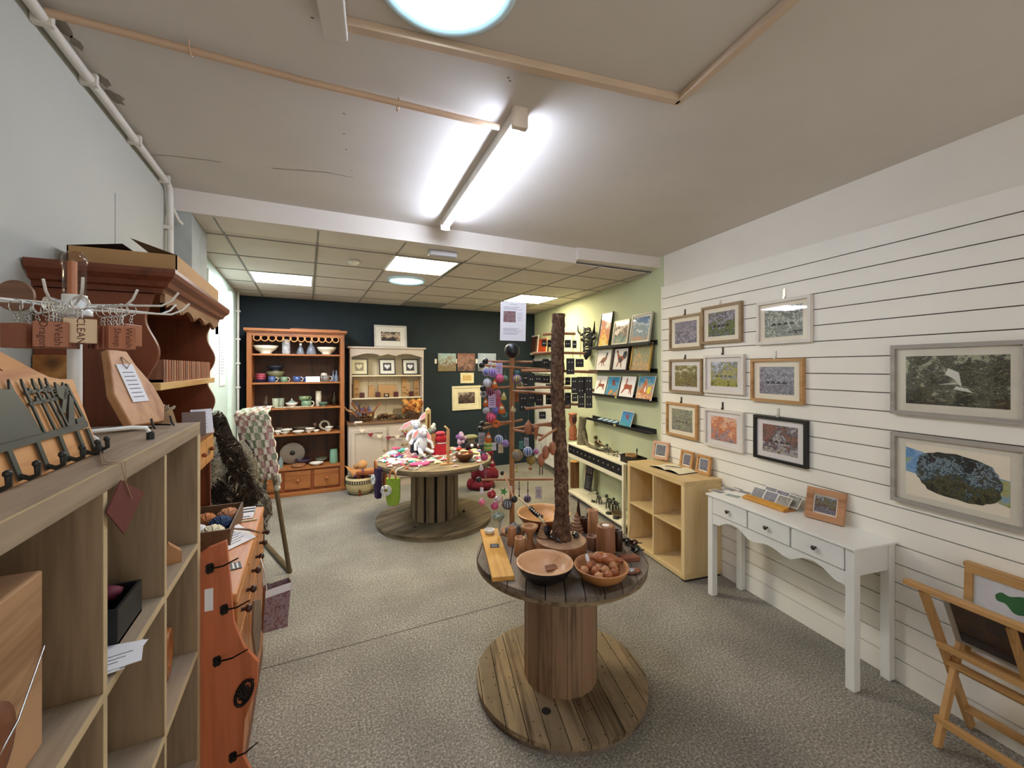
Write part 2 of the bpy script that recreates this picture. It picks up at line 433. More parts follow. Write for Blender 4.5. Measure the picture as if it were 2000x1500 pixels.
# ---------------------------------------------------------------- lamps
TUBE = emit('#dde7ff', 27); COOL = emit('#f3f5ff', 11); WARM = emit('#ffeec4', 12); SKYL = emit('#9fdcff', 2.2); SKYC = emit('#dff1ff', 4.0)
a, b_ = Vector((.795, 1.56, 0)), Vector((.90, 2.97, 0)); d = (b_ - a); L = d.length; ang = atan2(d.y, d.x)
t = thing('tube_light', 'fluorescent tube light fixed under the main ceiling', 'ceiling light', (a.x, a.y, H1), ang)
B(0, L, -.028, .022, -.055, 0).build('housing', mat('#e4e2dc', .4), t, bev=.004)
m = MB(); m.box(-.012, .02, -.036, .03, -.085, .002); m.build('end_cap', mat('#dccfc2', .5), t, bev=.004)
B(L - .02, L + .006, -.036, .03, -.085, 0).build('end_cap', mat('#dccfc2', .5), t, bev=.004)
m = MB(); m.tube([(.02, -.004, -.072), (L - .02, -.004, -.072)], .013, 12); m.build('tube', TUBE, t)
def led(name, lab, x, y, mt):
    t = thing('led_panel', lab, 'ceiling light', (x, y, H2))
    m = MB(); m.box(-.29, .29, -.29, -.272, -.004, .012); m.box(-.29, .29, .272, .29, -.004, .012); m.box(-.29, -.272, -.272, .272, -.004, .012); m.box(.272, .29, -.272, .272, -.004, .012)
    m.build('frame', WHITE, t); B(-.271, .271, -.271, .271, 0, .008).build('diffuser', mt, t)
led('', 'cool white square light panel in the tiled ceiling, leftmost', -.23, 5.1, COOL)
led('', 'warm square light panel next to the blue roof light', .95, 3.9, WARM)
led('', 'warm square light panel near the green wall, rightmost', 2.77, 5.1, WARM)
def dome(x, y, z, r, lab, e1, e2):
    t = thing('sun_tunnel', lab, 'roof light', (x, y, z))
    m = MB(); m.lathe([(r, 0), (r * 1.0, -.012), (r * .95, -.02), (r * .86, -.012), (r * .86, -.002)], 48, cap=False); m.build('rim', mat('#cfeaf5', .3), t)
    m = MB(); m.lathe([(r * .86, -.004), (r * .7, -.012), (r * .69, -.004)], 48, cap=False); m.build('ring_lens', e1, t)
    m = MB(); m.lathe([(r * .70, -.008), (r * .5, -.02), (r * .2, -.026), (0, -.027)], 48, cap=False); m.build('diffuser', e2, t)
dome(.345, 1.12, H1, .205, 'large round roof light glowing pale blue, above the viewer', SKYL, SKYC)
dome(.965, 4.58, H2, .2, 'small round blue roof light in the tiled ceiling', SKYL, emit('#7cc4ee', 1.2))
t = thing('emergency_light', 'grey emergency light box hanging under the beam', 'emergency light', (.99, 3.32, H2))
B(-.115, .115, -.03, .03, -.045, 0).build('housing', mat('#b9bcc2', .4), t, bev=.005)
B(-.105, .105, -.034, -.03, -.04, -.01).build('lens', mat('#dfe2ea', .2), t, bev=.003)
m = MB(); m.lathe([(.05, 0), (.052, -.012), (.03, -.03), (.0, -.034)], 20)
solo('smoke_detector', m, mat('#d8d5cc', .5), 'small white smoke detector on the tiled ceiling', 'smoke detector', (.37, 3.97, H2))
# ================================================================ LEFT SIDE
def MW(P): return MB().at((-P[0], -P[1], -P[2]))
# ---- tall grey-oak cube unit against the left wall
P = (-.523, .985, 0); T = thing('cube_shelving', 'tall grey-brown oak cube shelf unit filling the near left', 'shelf unit', P)
X0, X1, Y0, Y1 = -.725, -.322, .25, 1.72
MW(P).box(X0, X1, Y0, Y1, 1.43, 1.47).build('top_board', OAK, T, bev=.0015)
MW(P).box(X0, X1, Y0, Y1, 0, .038).build('bottom_board', OAK, T, bev=.0015)
for y in (Y0, Y1 - .038): MW(P).box(X0, X1, y, y + .038, .038, 1.43).build('side_panel', OAKZ, T, bev=.0015)
ys = [Y0 + .038 + (.3365 + .016) * i for i in range(4)]
for y in ys[1:]: MW(P).box(X0, X1, y - .016, y, .038, 1.43).build('divider', OAKZ, T, bev=.001)
for y in ys:
    for z in (1.0785, .727, .375): MW(P).box(X0, X1 - .001, y, y + .3365, z - .016, z).build('shelf', OAK, T, bev=.001)
# edging strip, paler, along front edges
e = MW(P)
for y in ys[1:]: e.box(X1, X1 + .0006, y - .016, y, .04, 1.43)
for z in (1.0785, .727, .375):
    for y in ys: e.box(X1 - .001, X1 + .0004, y, y + .3365, z - .016, z)
e.box(X1, X1 + .0006, Y1 - .037, Y1, 0, 1.43); e.box(X1 - .001, X1 + .0006, Y0, Y1, 1.4685, 1.4706); e.build('edging', mat('#c6b08a', .5), T)
# contents of the cubes
P = (-.53, .757, 1.079); T = thing('wooden_box', 'large pale wooden panel box with wire standing in a left cube', 'box', P)
MW(P).box(-.70, -.36, .63, .885, 1.079, 1.345).build('panel', wood('#b9906a', '#8e6846', 'Y', 10, .5), T, bev=.004)
m = MW(P); m.lathe([(.06, 0), (.06, .012), (.045, .014)], 24, (0, 0, 0)); m = MB(); m.at((.17, -.02, .1), (0, pi / 2, 0)); m.lathe([(.055, 0), (.055, .012), (.03, .018)], 24); m.build('disc', wood('#7c4423', '#57290f', 'Y', 10), T)
MB().tube([(.175, -.13, .02), (.19, .02, .11), (.172, .125, .15)], .0015, 6).build('wire', CHROME, T)
P = (-.47, 1.20, 1.079); T = thing('gift_box', 'open black box holding burgundy fabric in a left cube', 'box', P)
m = MB(); m.box(-.09, .12, -.07, .07, 0, .006); m.box(-.09, .12, -.07, -.064, 0, .075); m.box(-.09, .12, .064, .07, 0, .075); m.box(-.09, -.084, -.064, .064, 0, .075); m.box(.114, .12, -.064, .064, 0, .075)
m.build('tray', BLACK, T)
m = MB(); m.at((-.09, 0, .075), (0, -.5, 0)); m.box(-.004, .002, -.07, .07, 0, .1); m.build('lid', BLACK, T)
random.seed(3)
m = MB()
for i in range(14): m.ball((random.uniform(-.06, .09), random.uniform(-.045, .045), .04 + random.uniform(0, .03)), random.uniform(.018, .028), 8, 0, (1.2, 1, .6), .15)
m.build('fabric', mat('#6d2438', .7, var=.3, vs=30), T)
m = MB()
for i, (dx, dy, r) in enumerate(((0, 0, .1), (.012, .02, -.12), (-.01, -.018, .3), (.02, .0, .22))):
    m.at((dx, dy, .002 + i * .0015), (0, 0, r)); m.box(-.055, .055, -.04, .04, 0, .001, 0)
    for q in range(3): m.box(-.035, .02 + .01 * q, -.02 + q * .013, -.018 + q * .013, .001, .0013, 1)
solo('leaflets', m, [PAPER, INK], 'loose white printed cards in front of the black box', 'leaflets', (-.37, 1.07, 1.079), kind='stuff')
m = MB(); m.at((0, 0, .058), (0, pi / 2, 0)); m.at((0, 0, .072), (0, pi / 2, 0)); m.lathe([(.068, -.018), (.072, 0), (.068, .018), (.045, .018), (.041, 0), (.045, -.018), (.068, -.018)], 28)
solo('wooden_bangle', m, wood('#a9612f', '#7a3f1a', 'Y', 12, .35), 'round brown wooden ring standing in a low left cube', 'ornament', (-.385, 1.57, .7275 + .001), .1)
m = MB(); m.prism([(-.03, 0), (.03, 0), (.03, .03), (0, .06), (-.03, .045)], -.015, .015, 'xz')
solo('wooden_block', m, wood('#b98454', '#8c5a30', 'Z', 12), 'small pointed wooden block in a left cube at the far end', 'ornament', (-.365, 1.545, 1.079), .3)
# ---- keyring spinner
KX, KY = -.47, 1.28
T = thing('keyring_stand', 'white countertop stand hung with wooden keyrings', 'display stand', (KX, KY, 1.47))
m = MB(); m.tube([(0, 0, .03), (0, 0, .31)], .0125, 14); m.build('pole', WHITE, T)
for k, a in enumerate((.6, .6 + pi / 2, .6 + pi, .6 + 1.5 * pi)):
    m = MB(); m.tube([(0, 0, .034), (.10 * cos(a), .10 * sin(a), .034), (.128 * cos(a), .128 * sin(a), .030), (.137 * cos(a), .137 * sin(a), .012)], .005, 8)
    L = m.build('leg', WHITE, T); MB().lathe([(.0085, 0), (.0085, .016), (.006, .02)], 12, (.137 * cos(a), .137 * sin(a), 0)).build('rubber_foot', BLACK, L)
MB().lathe([(.03, .298), (.03, .318), (.026, .32), (.026, .33), (.021, .332), (.021, .344)], 28).build('hub', WHITE, T)
m = MB(); m.lathe([(.0195, .344), (.0195, .405), (.0215, .412), (.021, .43), (.013, .44), (0, .442)], 28, cap=False); m.build('clear_cap', glass('#f2e9e4'), T)
MB().cyl((-.004, 0, .344), .008, .075, 14).build('dowel', wood('#d08a5c', '#a9603a', 'Z'), T)
m = MB(); m.ball((-.055, .02, .33), .009, 10, 0, (.6, 1, 1.1)); m.tube([(-.05, .018, .33), (-.02, .01, .325)], .003, 6); m.build('screw_knob', mat('#d9d4bd', .5), T)
ARM = [-1.40, -1.17, -.80, -.38, .1, .75, 2.3, 3.2, -1.95, -2.6]
for i, a in enumerate(ARM):
    z = .312 + (.010 if i % 2 else 0); L = .185 if i < 4 else .17
    m = MB(); m.tube([(.025 * cos(a), .025 * sin(a), z), (L * cos(a), L * sin(a), z), ((L + .022) * cos(a), (L + .022) * sin(a), z + .012), ((L + .036) * cos(a), (L + .036) * sin(a), z + .030)], .0024, 8)
    m.build('hook_arm', WHITE, T)
TW = [wood('#9c5f45', '#74402a', 'Z', 14, .4), wood('#a8694a', '#83492f', 'Z', 12, .4), wood('#d9bf9c', '#b99870', 'Z', 12, .4), wood('#6e3a26', '#4c2415', 'Z', 14, .4)]
DK = mat('#4b2415', .7)
def keyring(P, ang, wi, txt, lab):
    t = thing('keyring', lab, 'keyring', P, ang, 'wooden keyrings on the white stand')
    m = MB(); m.tube([(0.013 * cos(q * pi / 8), 0, -.010 + .013 * sin(q * pi / 8)) for q in range(16)], .0011, 6, closed=True); m.build('split_ring', CHROME, t)
    m = MB()
    for q in range(3): m.tube([(.0035 * cos(w * pi / 4), .002 * (q % 2), -.028 - q * .006 + .0045 * sin(w * pi / 4)) for w in range(8)], .0008, 5, closed=True)
    m.build('chain', CHROME, t)
    m = MB(); m.box(-.024, .024, -.005, .005, -.092, -.043, 0)
    if txt:
        for q, w in enumerate(txt): 
            mm = MB(); textmesh(w, .0165 if len(txt) > 1 else .017, mm, 0, -pi / 2)
            xo = (.010 if q == 0 else -.010) if len(txt) > 1 else 0
            m.add([(p[0] + xo, -.0054, p[2] - .0675) for p in mm.v], mm.f, 1)
    m.build('tag', [TW[wi], DK], t, bev=.0015)
specs = {0: [(.172, 1, ('Welsh', 'Dragon')), (.152, 0, None), (.13, 1, None), (.11, 0, None), (.09, 3, None)], 1: [(.158, 2, ('CLEAN',)), (.142, 0, None), (.128, 3, None), (.105, 0, None)],
         2: [(.168, 1, ('Welsh', 'Sheep')), (.148, 0, None), (.128, 1, None), (.105, 3, None)], 3: [(.12, 1, None), (.10, 0, None)], 8: [(.10, 1, None), (.08, 0, None), (.06, 3, None), (.12, 0, None)]}
names = {('Welsh', 'Dragon'): 'brown wooden keyring lettered Welsh Dragon, frontmost of its hook', ('CLEAN',): 'pale wooden keyring lettered CLEAN between two brown ones', ('Welsh', 'Sheep'): 'brown wooden keyring lettered Welsh Sheep at the right of the stand'}
for ai, lst in specs.items():
    a = ARM[ai]; z = 1.47 + .312 + (.010 if ai % 2 else 0)
    for rho, wi, tx in lst:
        n_ = lst.index((rho, wi, tx)); keyring((KX + rho * cos(a), KY + rho * sin(a), z), a + pi / 2, wi, tx, names.get(tx, 'plain brown wooden keyring, %s %s' % (('front', 'first', 'second', 'third', 'fourth')[n_], {0: 'behind the Welsh Dragon one', 1: 'behind the pale CLEAN one', 2: 'behind the Welsh Sheep one', 3: 'on the hook nearest the dresser', 8: 'on the hook left of Welsh Dragon'}[ai])))
m = MB(); m.at((0, 0, 0), (pi / 2, 0, 0)); m.lathe([(.036, 0), (.036, .007)], 32)
q = atd(33, 578, .98); solo('round_plaque', m, wood('#8a6450', '#6a4636', 'X', 14), 'round brown wooden disc hung at the back of the keyring stand', 'ornament', q, -.2)
# ---- oak board with iron cats and hooks
T = thing('cat_hook_rack', 'oak wall rack with black iron cats and hooks', 'coat rack', (-.395, .934, 1.4715), (radians(-15), 0, pi / 2))
h = [(-.25, 0), (.25, 0), (.25, .162), (.20, .163), (.165, .168), (.13, .18), (.09, .197), (.05, .213), (0, .222), (-.05, .213), (-.1, .195), (-.15, .175), (-.2, .163), (-.25, .162)]
MB().prism(h, 0, .016, 'xz').build('board', wood('#dda066', '#a8683a', 'X', 9, .45, st=.12), T, bev=.002)
m = MB(); f = lambda p: m.prism(p, -.006, -.003, 'xz')
f([(-.25, .052), (.225, .058), (.228, .070), (-.25, .066)])
for x in (-.1, -.03, .045, .115, .18, .222): f([(x - .005, .006), (x + .006, .006), (x + .004, .056), (x - .007, .056)])
f([(-.05, .066), (.065, .066), (.05, .11), (.033, .145), (.03, .165), (.022, .148), (0, .15), (-.012, .168), (-.02, .145), (-.04, .1)])
for x, tx in ((.07, -.008), (.105, -.012), (.135, -.02), (.15, -.015)): f([(x, .066), (x + .006, .066), (x + tx + .004, .155), (x + tx + .001, .165), (x + tx - .002, .155)])
f([(.152, .07), (.178, .07), (.205, .118), (.197, .13)]); f([(.147, .1), (.156, .092), (.2, .14), (.192, .148)]); f([(.188, .07), (.226, .07), (.206, .15), (.199, .152), (.214, .082), (.188, .08)])
f([(.155, .128), (.165, .12), (.185, .122), (.192, .135), (.19, .155), (.183, .148), (.170, .148), (.162, .156), (.158, .143)])
for z in (.118, .138): f([(.06, z), (.15, z + .004), (.15, z + .008), (.06, z + .005)])
for x in (.08, .1, .12, .135): f([(x, .123), (x + .006, .12), (x + .012, .126), (x + .006, .133)]); f([(x - .01, .14), (x - .002, .137), (x + .003, .146), (x - .006, .149)])
for sg in (-1, 1):
    for q in range(3): f([(.172 + sg * .016, .134 + q * .004), (.172 + sg * .03, .131 + q * .007), (.172 + sg * .03, .132 + q * .007), (.172 + sg * .016, .1355 + q * .004)])
m.build('cat_cutout', mat('#2b3230', .5, var=.1), T)
for x in (-.1, -.03, .045, .115, .18, .222):
    m = MB(); m.tube([(x, -.004, .014), (x, -.014, .006), (x, -.024, .008), (x, -.027, .022)], .004, 8); m.ball((x, -.027, .025), .0058, 8); m.build('hook', mat('#1f2423', .45), T)
m = MB(); m.tube([(-.01, -.001, .20), (.02, -.002, .212), (.035, -.001, .2), (.02, -.002, .186), (.03, -.002, .18)], .0012, 5); m.build('engraving', mat('#8e5a30', .7), T)
# ---- burgundy swing tag on twine
m = MB(); c = [atx(*q, -.3135) for q in ((237, 938), (282, 962), (243, 1043), (209, 1001))]; cc = sum(c, Vector()) / 4
TT = thing('swing_tag', 'burgundy card tag hanging on twine over the shelf edge', 'tag', cc)
m.add([tuple(q - cc) for q in c] + [tuple(q - cc + Vector((-.002, 0, 0))) for q in c], [(0, 1, 2, 3), (7, 6, 5, 4), (0, 4, 5, 1), (1, 5, 6, 2), (2, 6, 7, 3), (3, 7, 4, 0)])
m.build('card', mat('#5e1f22', .45, var=.15), TT)
m = MB(); a = atx(245, 940, -.312) - cc; tp = Vector((-.3135, a.y + cc.y - .035, 1.472)) - cc; pn = atz(195, 880, 1.475) - cc
m.tube([atx(258, 975, -.3115) - cc, a, tp + Vector((0, .02, 0)), tp + Vector((-.02, 0, .002)), pn], .0009, 5); m.tube([a + Vector((0, .004, 0)), tp + Vector((.001, .035, 0)), tp + Vector((-.02, .02, .002)), pn], .0009, 5)
m.build('twine', mat('#a58b70', .9), TT); MB().tube([pn, pn + Vector((0, 0, .012))], .003, 8).build('peg', BLACK, TT)
m = MB(); m.box(-.06, .06, -.045, .045, 0, .0015); solo('blank_card', m, PAPER, 'white card lying flat under the keyring stand', 'card', (-.46, 1.19, 1.4712), .35)
# ---- curved wooden board on a wire easel
T = thing('serving_board', 'curved wooden board with a paper label on a black wire easel', 'wooden board', (-.415, 1.585, 1.475), (0, 0, radians(66)))
hb = MB(); hb.at((0, .0, .012), (radians(-24), 0, 0))
hb.prism([(-.065, 0), (.05, 0), (.078, .05), (.07, .12), (.04, .19), (.03, .235), (-.03, .24), (-.045, .19), (-.075, .10)], 0, .024, 'xz'); hb.build('board', wood('#c58f60', '#94592f', 'Z', 9), T, bev=.004)
m = MB(); m.at((0, -.001, .012), (radians(-24), 0, 0)); m.box(-.03, .025, -.002, -.0005, .07, .19, 0)
for q in range(7): m.box(-.022, .015, -.0024, -.002, .085 + q * .013, .087 + q * .013, 1)
m.build('paper_label', [PAPER, INK], T)
m = MB(); m.at((0, -.002, .012), (radians(-24), 0, 0)); m.tube([(0, 0, .215), (.012, -.004, .19), (-.004, -.004, .175), (-.01, -.003, .19), (0, 0, .215)], .0012, 5); m.build('twine', mat('#8d745c', .9), T)
m = MB()
for s in (-.035, .035): m.tube([(s, -.04, 0), (s, -.032, .012), (s, -.028, .03)], .003, 6); m.tube([(s, -.03, .003), (s, .09, .0035)], .003, 6); m.tube([(s, .012, .004), (s * .9, .10, .21)], .0025, 6)
m.tube([(-.035, .09, .0035), (.035, .09, .0035)], .003, 6); m.build('easel', BLACK, T)
# ================================================================ dark pine dresser behind the cube unit
P = (-.50, 2.27, 0); DZ = .855
T = thing('welsh_dresser', 'tall dark pine dresser with carved cornice on the left wall', 'dresser', P)
DP = wood('#7a3d1e', '#52230f', 'Z', 9, .4, knots=3); DPY = wood('#8a5630', '#5f351a', 'Y', 10, .4, knots=3.4)
XW = -.735; XF = -.44; YA, YE = 1.755, 2.71
def side(y):
    e = [(XF, DZ)]; z = DZ
    for i in range(60):
        z = DZ + (1.9 - DZ) * (i + 1) / 60; t = (z - 1.36) / .5
        e.append((XF - (.018 * (1 + cos(2 * pi * 2.2 * t)) if z > 1.36 else .02), z))
    return MW(P).prism([(XW, DZ)] + e + [(XW, 1.9)], y, y + .022, 'xz')
for y in (YA, YE - .022): side(y).build('side_panel', DP, T, bev=.001)
MW(P).box(XW, XW + .095, YA - .006, YA, 1.40, 1.69).build('side_plank', PINEY, T)
MW(P).box(XW, XW + .012, YA + .022, YE - .022, DZ, 1.9).build('back_panel', wood('#4a2412', '#2e140a', 'Z', 9, .5), T)
MW(P).box(XW + .012, XF, YA + .0225, YE - .0225, 1.575, 1.60).build('shelf', wood('#dfb878', '#bf9150', 'Y', 9, .45), T, bev=.002)
MW(P).box(XW + .012, XF, YA + .0225, YE - .0225, 1.31, 1.33).build('shelf', DPY, T, bev=.002)
for i in range(5):
    y = YA + .03 + i * .181; q = MW(P).box(XF - .25, XF - .004, y, y + .172, 1.175, 1.305).build('spice_drawer', PINEY, T, bev=.003)
    MW(P).ball((XF + .006, y + .086, 1.24), .011, 10).build('knob', PINED, q)
# scalloped apron
e = [(YA + .01, 1.895), (YA + .01, 1.80)]
for i in range(80):
    t = i / 79; e.append((YA + .01 + (YE - YA - .02) * t, 1.815 + .028 * abs(sin(pi * 4.5 * t)) + (.022 if abs((t * 4.5) % 1 - .0) < .06 else 0)))
e += [(YE - .01, 1.80), (YE - .01, 1.895)]
MW(P).prism([(a, b_ + .03) for a, b_ in e[1:-1]] + [(YE - .01, 1.9), (YA + .01, 1.9)], XF + .001, XF + .014, 'yz').build('apron', wood('#8c623c', '#5e3a1e', 'Y', 10), T)
cor = [(0, 1.895), (.012, 1.895), (.016, 1.91), (.03, 1.915), (.036, 1.93), (.052, 1.945), (.056, 1.958), (.056, 1.97), (0, 1.97)]
m = MW(P); K = len(cor); vs = []
for (d_, z) in cor: vs += [(XW, YA - d_, z), (XF + d_, YA - d_, z), (XF + d_, YE + d_, z), (XW, YE + d_, z)]
fs = []
for i in range(K - 1):
    for j in range(3): fs.append((i * 4 + j, i * 4 + j + 1, (i + 1) * 4 + j + 1, (i + 1) * 4 + j))
m.add(vs, fs); m.build('cornice', wood('#70371c', '#4b2110', 'Y', 11, .4), T)
MW(P).box(XW, XF, YA, YE, 1.893, 1.897).build('ceiling_board', DP, T)
# base cupboard
BX = -.238
MW(P).box(XW, BX, 1.775, 2.79, .08, .825).build('carcass', DP, T, bev=.002)
MW(P).box(XW, BX + .016, 1.755, 2.80, .825, DZ).build('worktop', wood('#d08a4c', '#a86430', 'Y', 9, .4, knots=3), T, bev=.006)
MW(P).box(XW, BX + .01, 1.765, 2.795, 0, .08).build('plinth', DP, T, bev=.003)
for i in range(3):
    y = 1.79 + i * .334; q = MW(P).box(BX, BX + .014, y, y + .315, .67, .81).build('drawer', wood('#c07e45', '#93582a', 'Y', 9, .4), T, bev=.004)
    for dy in (.08, .235): MW(P).lathe([(.008, 0), (.006, .012), (.014, .02), (.016, .028), (.008, .036), (0, .037)], 12, (0, 0, 0)) if 0 else MB().at((BX + .014 - P[0], y + dy - P[1], .74), (0, pi / 2, 0)).lathe([(.008, 0), (.006, .012), (.014, .02), (.016, .028), (.008, .036), (0, .037)], 12).build('knob', DARKT, q)
    q = MW(P).box(BX, BX + .014, y, y + .315, .11, .65).build('cupboard_door', wood('#b87640', '#8a4f26', 'Z', 9, .4, knots=3), T, bev=.004)
    MB().at((BX + .014 - P[0], y + .28 - P[1], .42), (0, pi / 2, 0)).lathe([(.008, 0), (.006, .012), (.014, .02), (.016, .028), (0, .034)], 12).build('knob', DARKT, q)
# things on and in it
P = (-.60, 2.2, 1.97); T = thing('cardboard_box', 'long brown cardboard box with open flaps on the dresser cornice', 'box', P)
m = MW(P); y0, y1, z0, z1 = 1.88, 2.66, 1.971, 2.055; x0, x1 = -.71, -.42
m.box(x0, x1, y0, y1, z0, z0 + .003); m.box(x1 - .004, x1, y0, y1, z0, z1); m.box(x0, x0 + .004, y0, y1, z0, z1); m.box(x0, x1, y0, y0 + .004, z0, z1); m.box(x0, x1, y1 - .004, y1, z0, z1); m.build('carton', mat('#b08a5c', .8, var=.05), T)
m = MW(P); m.quad((x0, y0, z1), (x0 + .14, y0, z1 + .022), (x0 + .14, y1 - .2, z1 + .02), (x0, y1 - .2, z1)); m.build('flap', mat('#4a3626', .8), T)
m = MW(P); m.quad((x1, y0, z1), (x1 - .13, y0, z1 + .045), (x1 - .13, y1 - .1, z1 + .03), (x1, y1 - .1, z1)); m.build('flap', mat('#b08a5c', .8, var=.05), T)
m = MB(); 
for i in range(24): m.box(-.03, .03, i * .033, i * .033 + .019, 0, .08, i % 3)
m.box(-.028, .028, 0, .778, 0, .01, 0)
solo('slotted_rack', m, [wood('#9a6b52', '#6f4635', 'Z'), wood('#b88a6c', '#8e6248', 'Z'), TW[1]], 'row of thin upright wooden slats on the upper dresser shelf', 'wooden rack', (XF - .04, 1.85, 1.60))
m = MB().lathe([(.04, 0), (.042, .012), (.035, .016)], 20); solo('round_box', m, wood('#a9917a', '#836b55', 'X'), 'small pale round box behind the upright slats', 'box', (-.56, 2.2, 1.66))
solo('lid_stand', B(-.04, .04, -.04, .04, 0, .0595), DP, 'dark block under the small round box on the dresser', 'block', (-.56, 2.2, 1.60))
m = MB(); m.lathe([(.06, 0), (.085, .03), (.09, .1), (.075, .15), (.07, .155)], 22, sx=.8, sy=1)
T = thing('leather_bag', 'round tan bag with fluffy top on the lower dresser shelf', 'bag', (-.545, 2.10, 1.33)); m.build('body', mat('#7a5c3c', .8, var=.25, vs=30, bump=.4), T)
m = MB(); random.seed(5)
for i in range(60):
    a = random.uniform(0, 6.28); r = random.uniform(0, .07); m.tube([(r * cos(a) * .8, r * sin(a), .15), (r * cos(a) * 1.0, r * sin(a) * 1.2, .15 + random.uniform(.01, .025))], .003, 4)
m.build('fleece_trim', mat('#c9bda6', .9), T)
MB().tube([(0, -.06, .15), (0, -.03, .2), (0, .03, .2), (0, .06, .15)], .004, 6).build('handle', mat('#4a3321', .7), T)
T = thing('price_ticket', 'dark square ticket with white button on the lower dresser shelf', 'tag', (-.46, 2.12, 1.331), (0, 0, 1.0)); B(-.03, .03, -.002, .002, .0, .07).build('card', mat('#2a2322', .6), T); MB().at((0, -.002, .045), (pi / 2, 0, 0)).lathe([(.012, 0), (.012, .004)], 14).build('button', PAPER, T)
m = MB(); m.prism([(-.045, 0), (.045, 0), (.045, .12), (-.045, .12)], 0, .002, 'xz', 0)
for q in range(5): m.box(-.03, .02, -.0005, 0, .03 + q * .016, .032 + q * .016, 1)
solo('greeting_card', m, [PAPER, INK], 'white folded card standing at the end of the lower dresser shelf', 'card', (-.455, 2.50, 1.331), (radians(-12), 0, .55))
m = MB(); m.prism([(-.045, 0), (.045, 0), (.045, .115), (-.045, .115)], 0, .002, 'xz', 0)
solo('brown_card', m, mat('#7b6a60', .7), 'brown card leaning beside the white folded card', 'card', (-.475, 2.42, 1.331), (radians(-12), 0, .3))
m = MB()
for i in range(4): m.box(-.04, .04, i * .018, i * .018 + .006, 0, .05 + .01 * (i % 2), 0)
solo('small_boards', m, wood('#c4986a', '#976a40', 'Y'), 'small leaning pale boards at the near end of the lower dresser shelf', 'wooden board', (-.50, 1.84, 1.331), (0, 0, 0), kind='stuff')
# crate with wool
P = (-.405, 2.42, DZ); T = thing('wooden_crate', 'small wooden crate of wool balls on the dresser worktop', 'crate', P)
def crate(T, w, d, h, t, mt):
    B(-w / 2, w / 2, -d / 2, d / 2, 0, t).build('base', mt, T)
    for y in (-d / 2, d / 2 - t): B(-w / 2, w / 2, y, y + t, t, h).build('end_board', mt, T, bev=.001)
    for x in (-w / 2, w / 2 - t): B(x, x + t, -d / 2 + t, d / 2 - t, t, h).build('side_board', mt, T, bev=.001)
crate(T, .20, .42, .085, .008, wood('#6f5238', '#473220', 'Y', 12, .6))
def woolball(name, lab, P, r, c1):
    m = MB(); m.ball((0, 0, r * .8), r, 20, 0, (1.05, 1.2, .8))
    for k in range(10):
        a = k * .63; n = Vector((cos(a), .3, sin(a))).normalized(); u = n.orthogonal().normalized(); w = n.cross(u)
        m.tube([Vector((0, 0, r * .8)) + Vector(((u * cos(t) + w * sin(t)).x * 1.06, (u * cos(t) + w * sin(t)).y * 1.2, (u * cos(t) + w * sin(t)).z * .82)) * r * .99 for t in [i * pi / 8 for i in range(16)]], .0035, 4, closed=True)
    solo(name, m, mat(c1, .9, var=.15, vs=40), lab, 'wool', P)
woolball('wool_ball', 'tan brown wool ball at the back of the crate', (-.36, 2.55, DZ + .01), .045, '#b07c58')
woolball('wool_ball', 'orange brown wool ball at the back left of the crate', (-.45, 2.53, DZ + .01), .04, '#a86a3c')
woolball('wool_ball', 'navy blue wool ball in the middle of the crate', (-.375, 2.43, DZ + .01), .045, '#1f3a5c')
woolball('wool_ball', 'cream wool ball at the front of the crate', (-.385, 2.30, DZ + .01), .045, '#d8d0b4')
woolball('wool_ball', 'white wool ball at the left of the crate', (-.455, 2.37, DZ + .01), .038, '#dfe0e4')
m = MB()
for i in range(5):
    m.at((0, i * .022, .002 + i * .001), (.35, 0, 0)); m.box(-.035, .035, 0, .05, 0, .002, i % 2)
    m.box(-.028, .02, .012, .018, .002, .0024, 1 - i % 2)
solo('card_stack', m, [PAPER, BLACK], 'stepped stack of black and white cards at the far end of the worktop', 'cards', (-.262 - .03, 2.60, DZ), (0, 0, 0), kind='stuff')
m = MB(); m.box(-.04, .04, -.006, .006, 0, .008); solo('pen', MB().tube([(-.045, 0, .004), (.02, .004, .004), (.04, .006, .004)], .004, 8), mat('#cfd6b8', .4), 'pale pen lying by the stacked cards', 'pen', (-.275, 2.555, DZ))
T = thing('notice', 'white printed notice on the dresser worktop edge', 'sign', (-.262, 2.24, DZ), (0, 0, .9))
m = MB(); m.at((0, 0, .004), (radians(-62), 0, 0)); m.box(-.075, .075, 0, .0015, 0, .11, 0)
for q in range(6): m.box(-.055, .01 + .008 * (q * 3 % 5), -.0005, 0, .02 + q * .013, .0225 + q * .013, 1)
m.build('sheet', [PAPER, INK], T); MB().tube([(-.03, .13, .05), (.01, .08, .06), (.06, .03, .04), (.085, -.01, .02)], [.002, .003, .006, .004], 6).build('bodkin', wood('#7d5b3c', '#50351f', 'X'), T)
m = MB(); m.box(-.025, .025, -.035, .035, 0, .003, 0)
for q in range(3): m.box(-.018 + q * .014, -.012 + q * .014, -.028, .028, .003, .0034, 1)
solo('ticket', m, [mat('#2a2e33', .5), CARD], 'small dark striped card near the front of the worktop', 'card', (-.265, 2.0, DZ), .2)
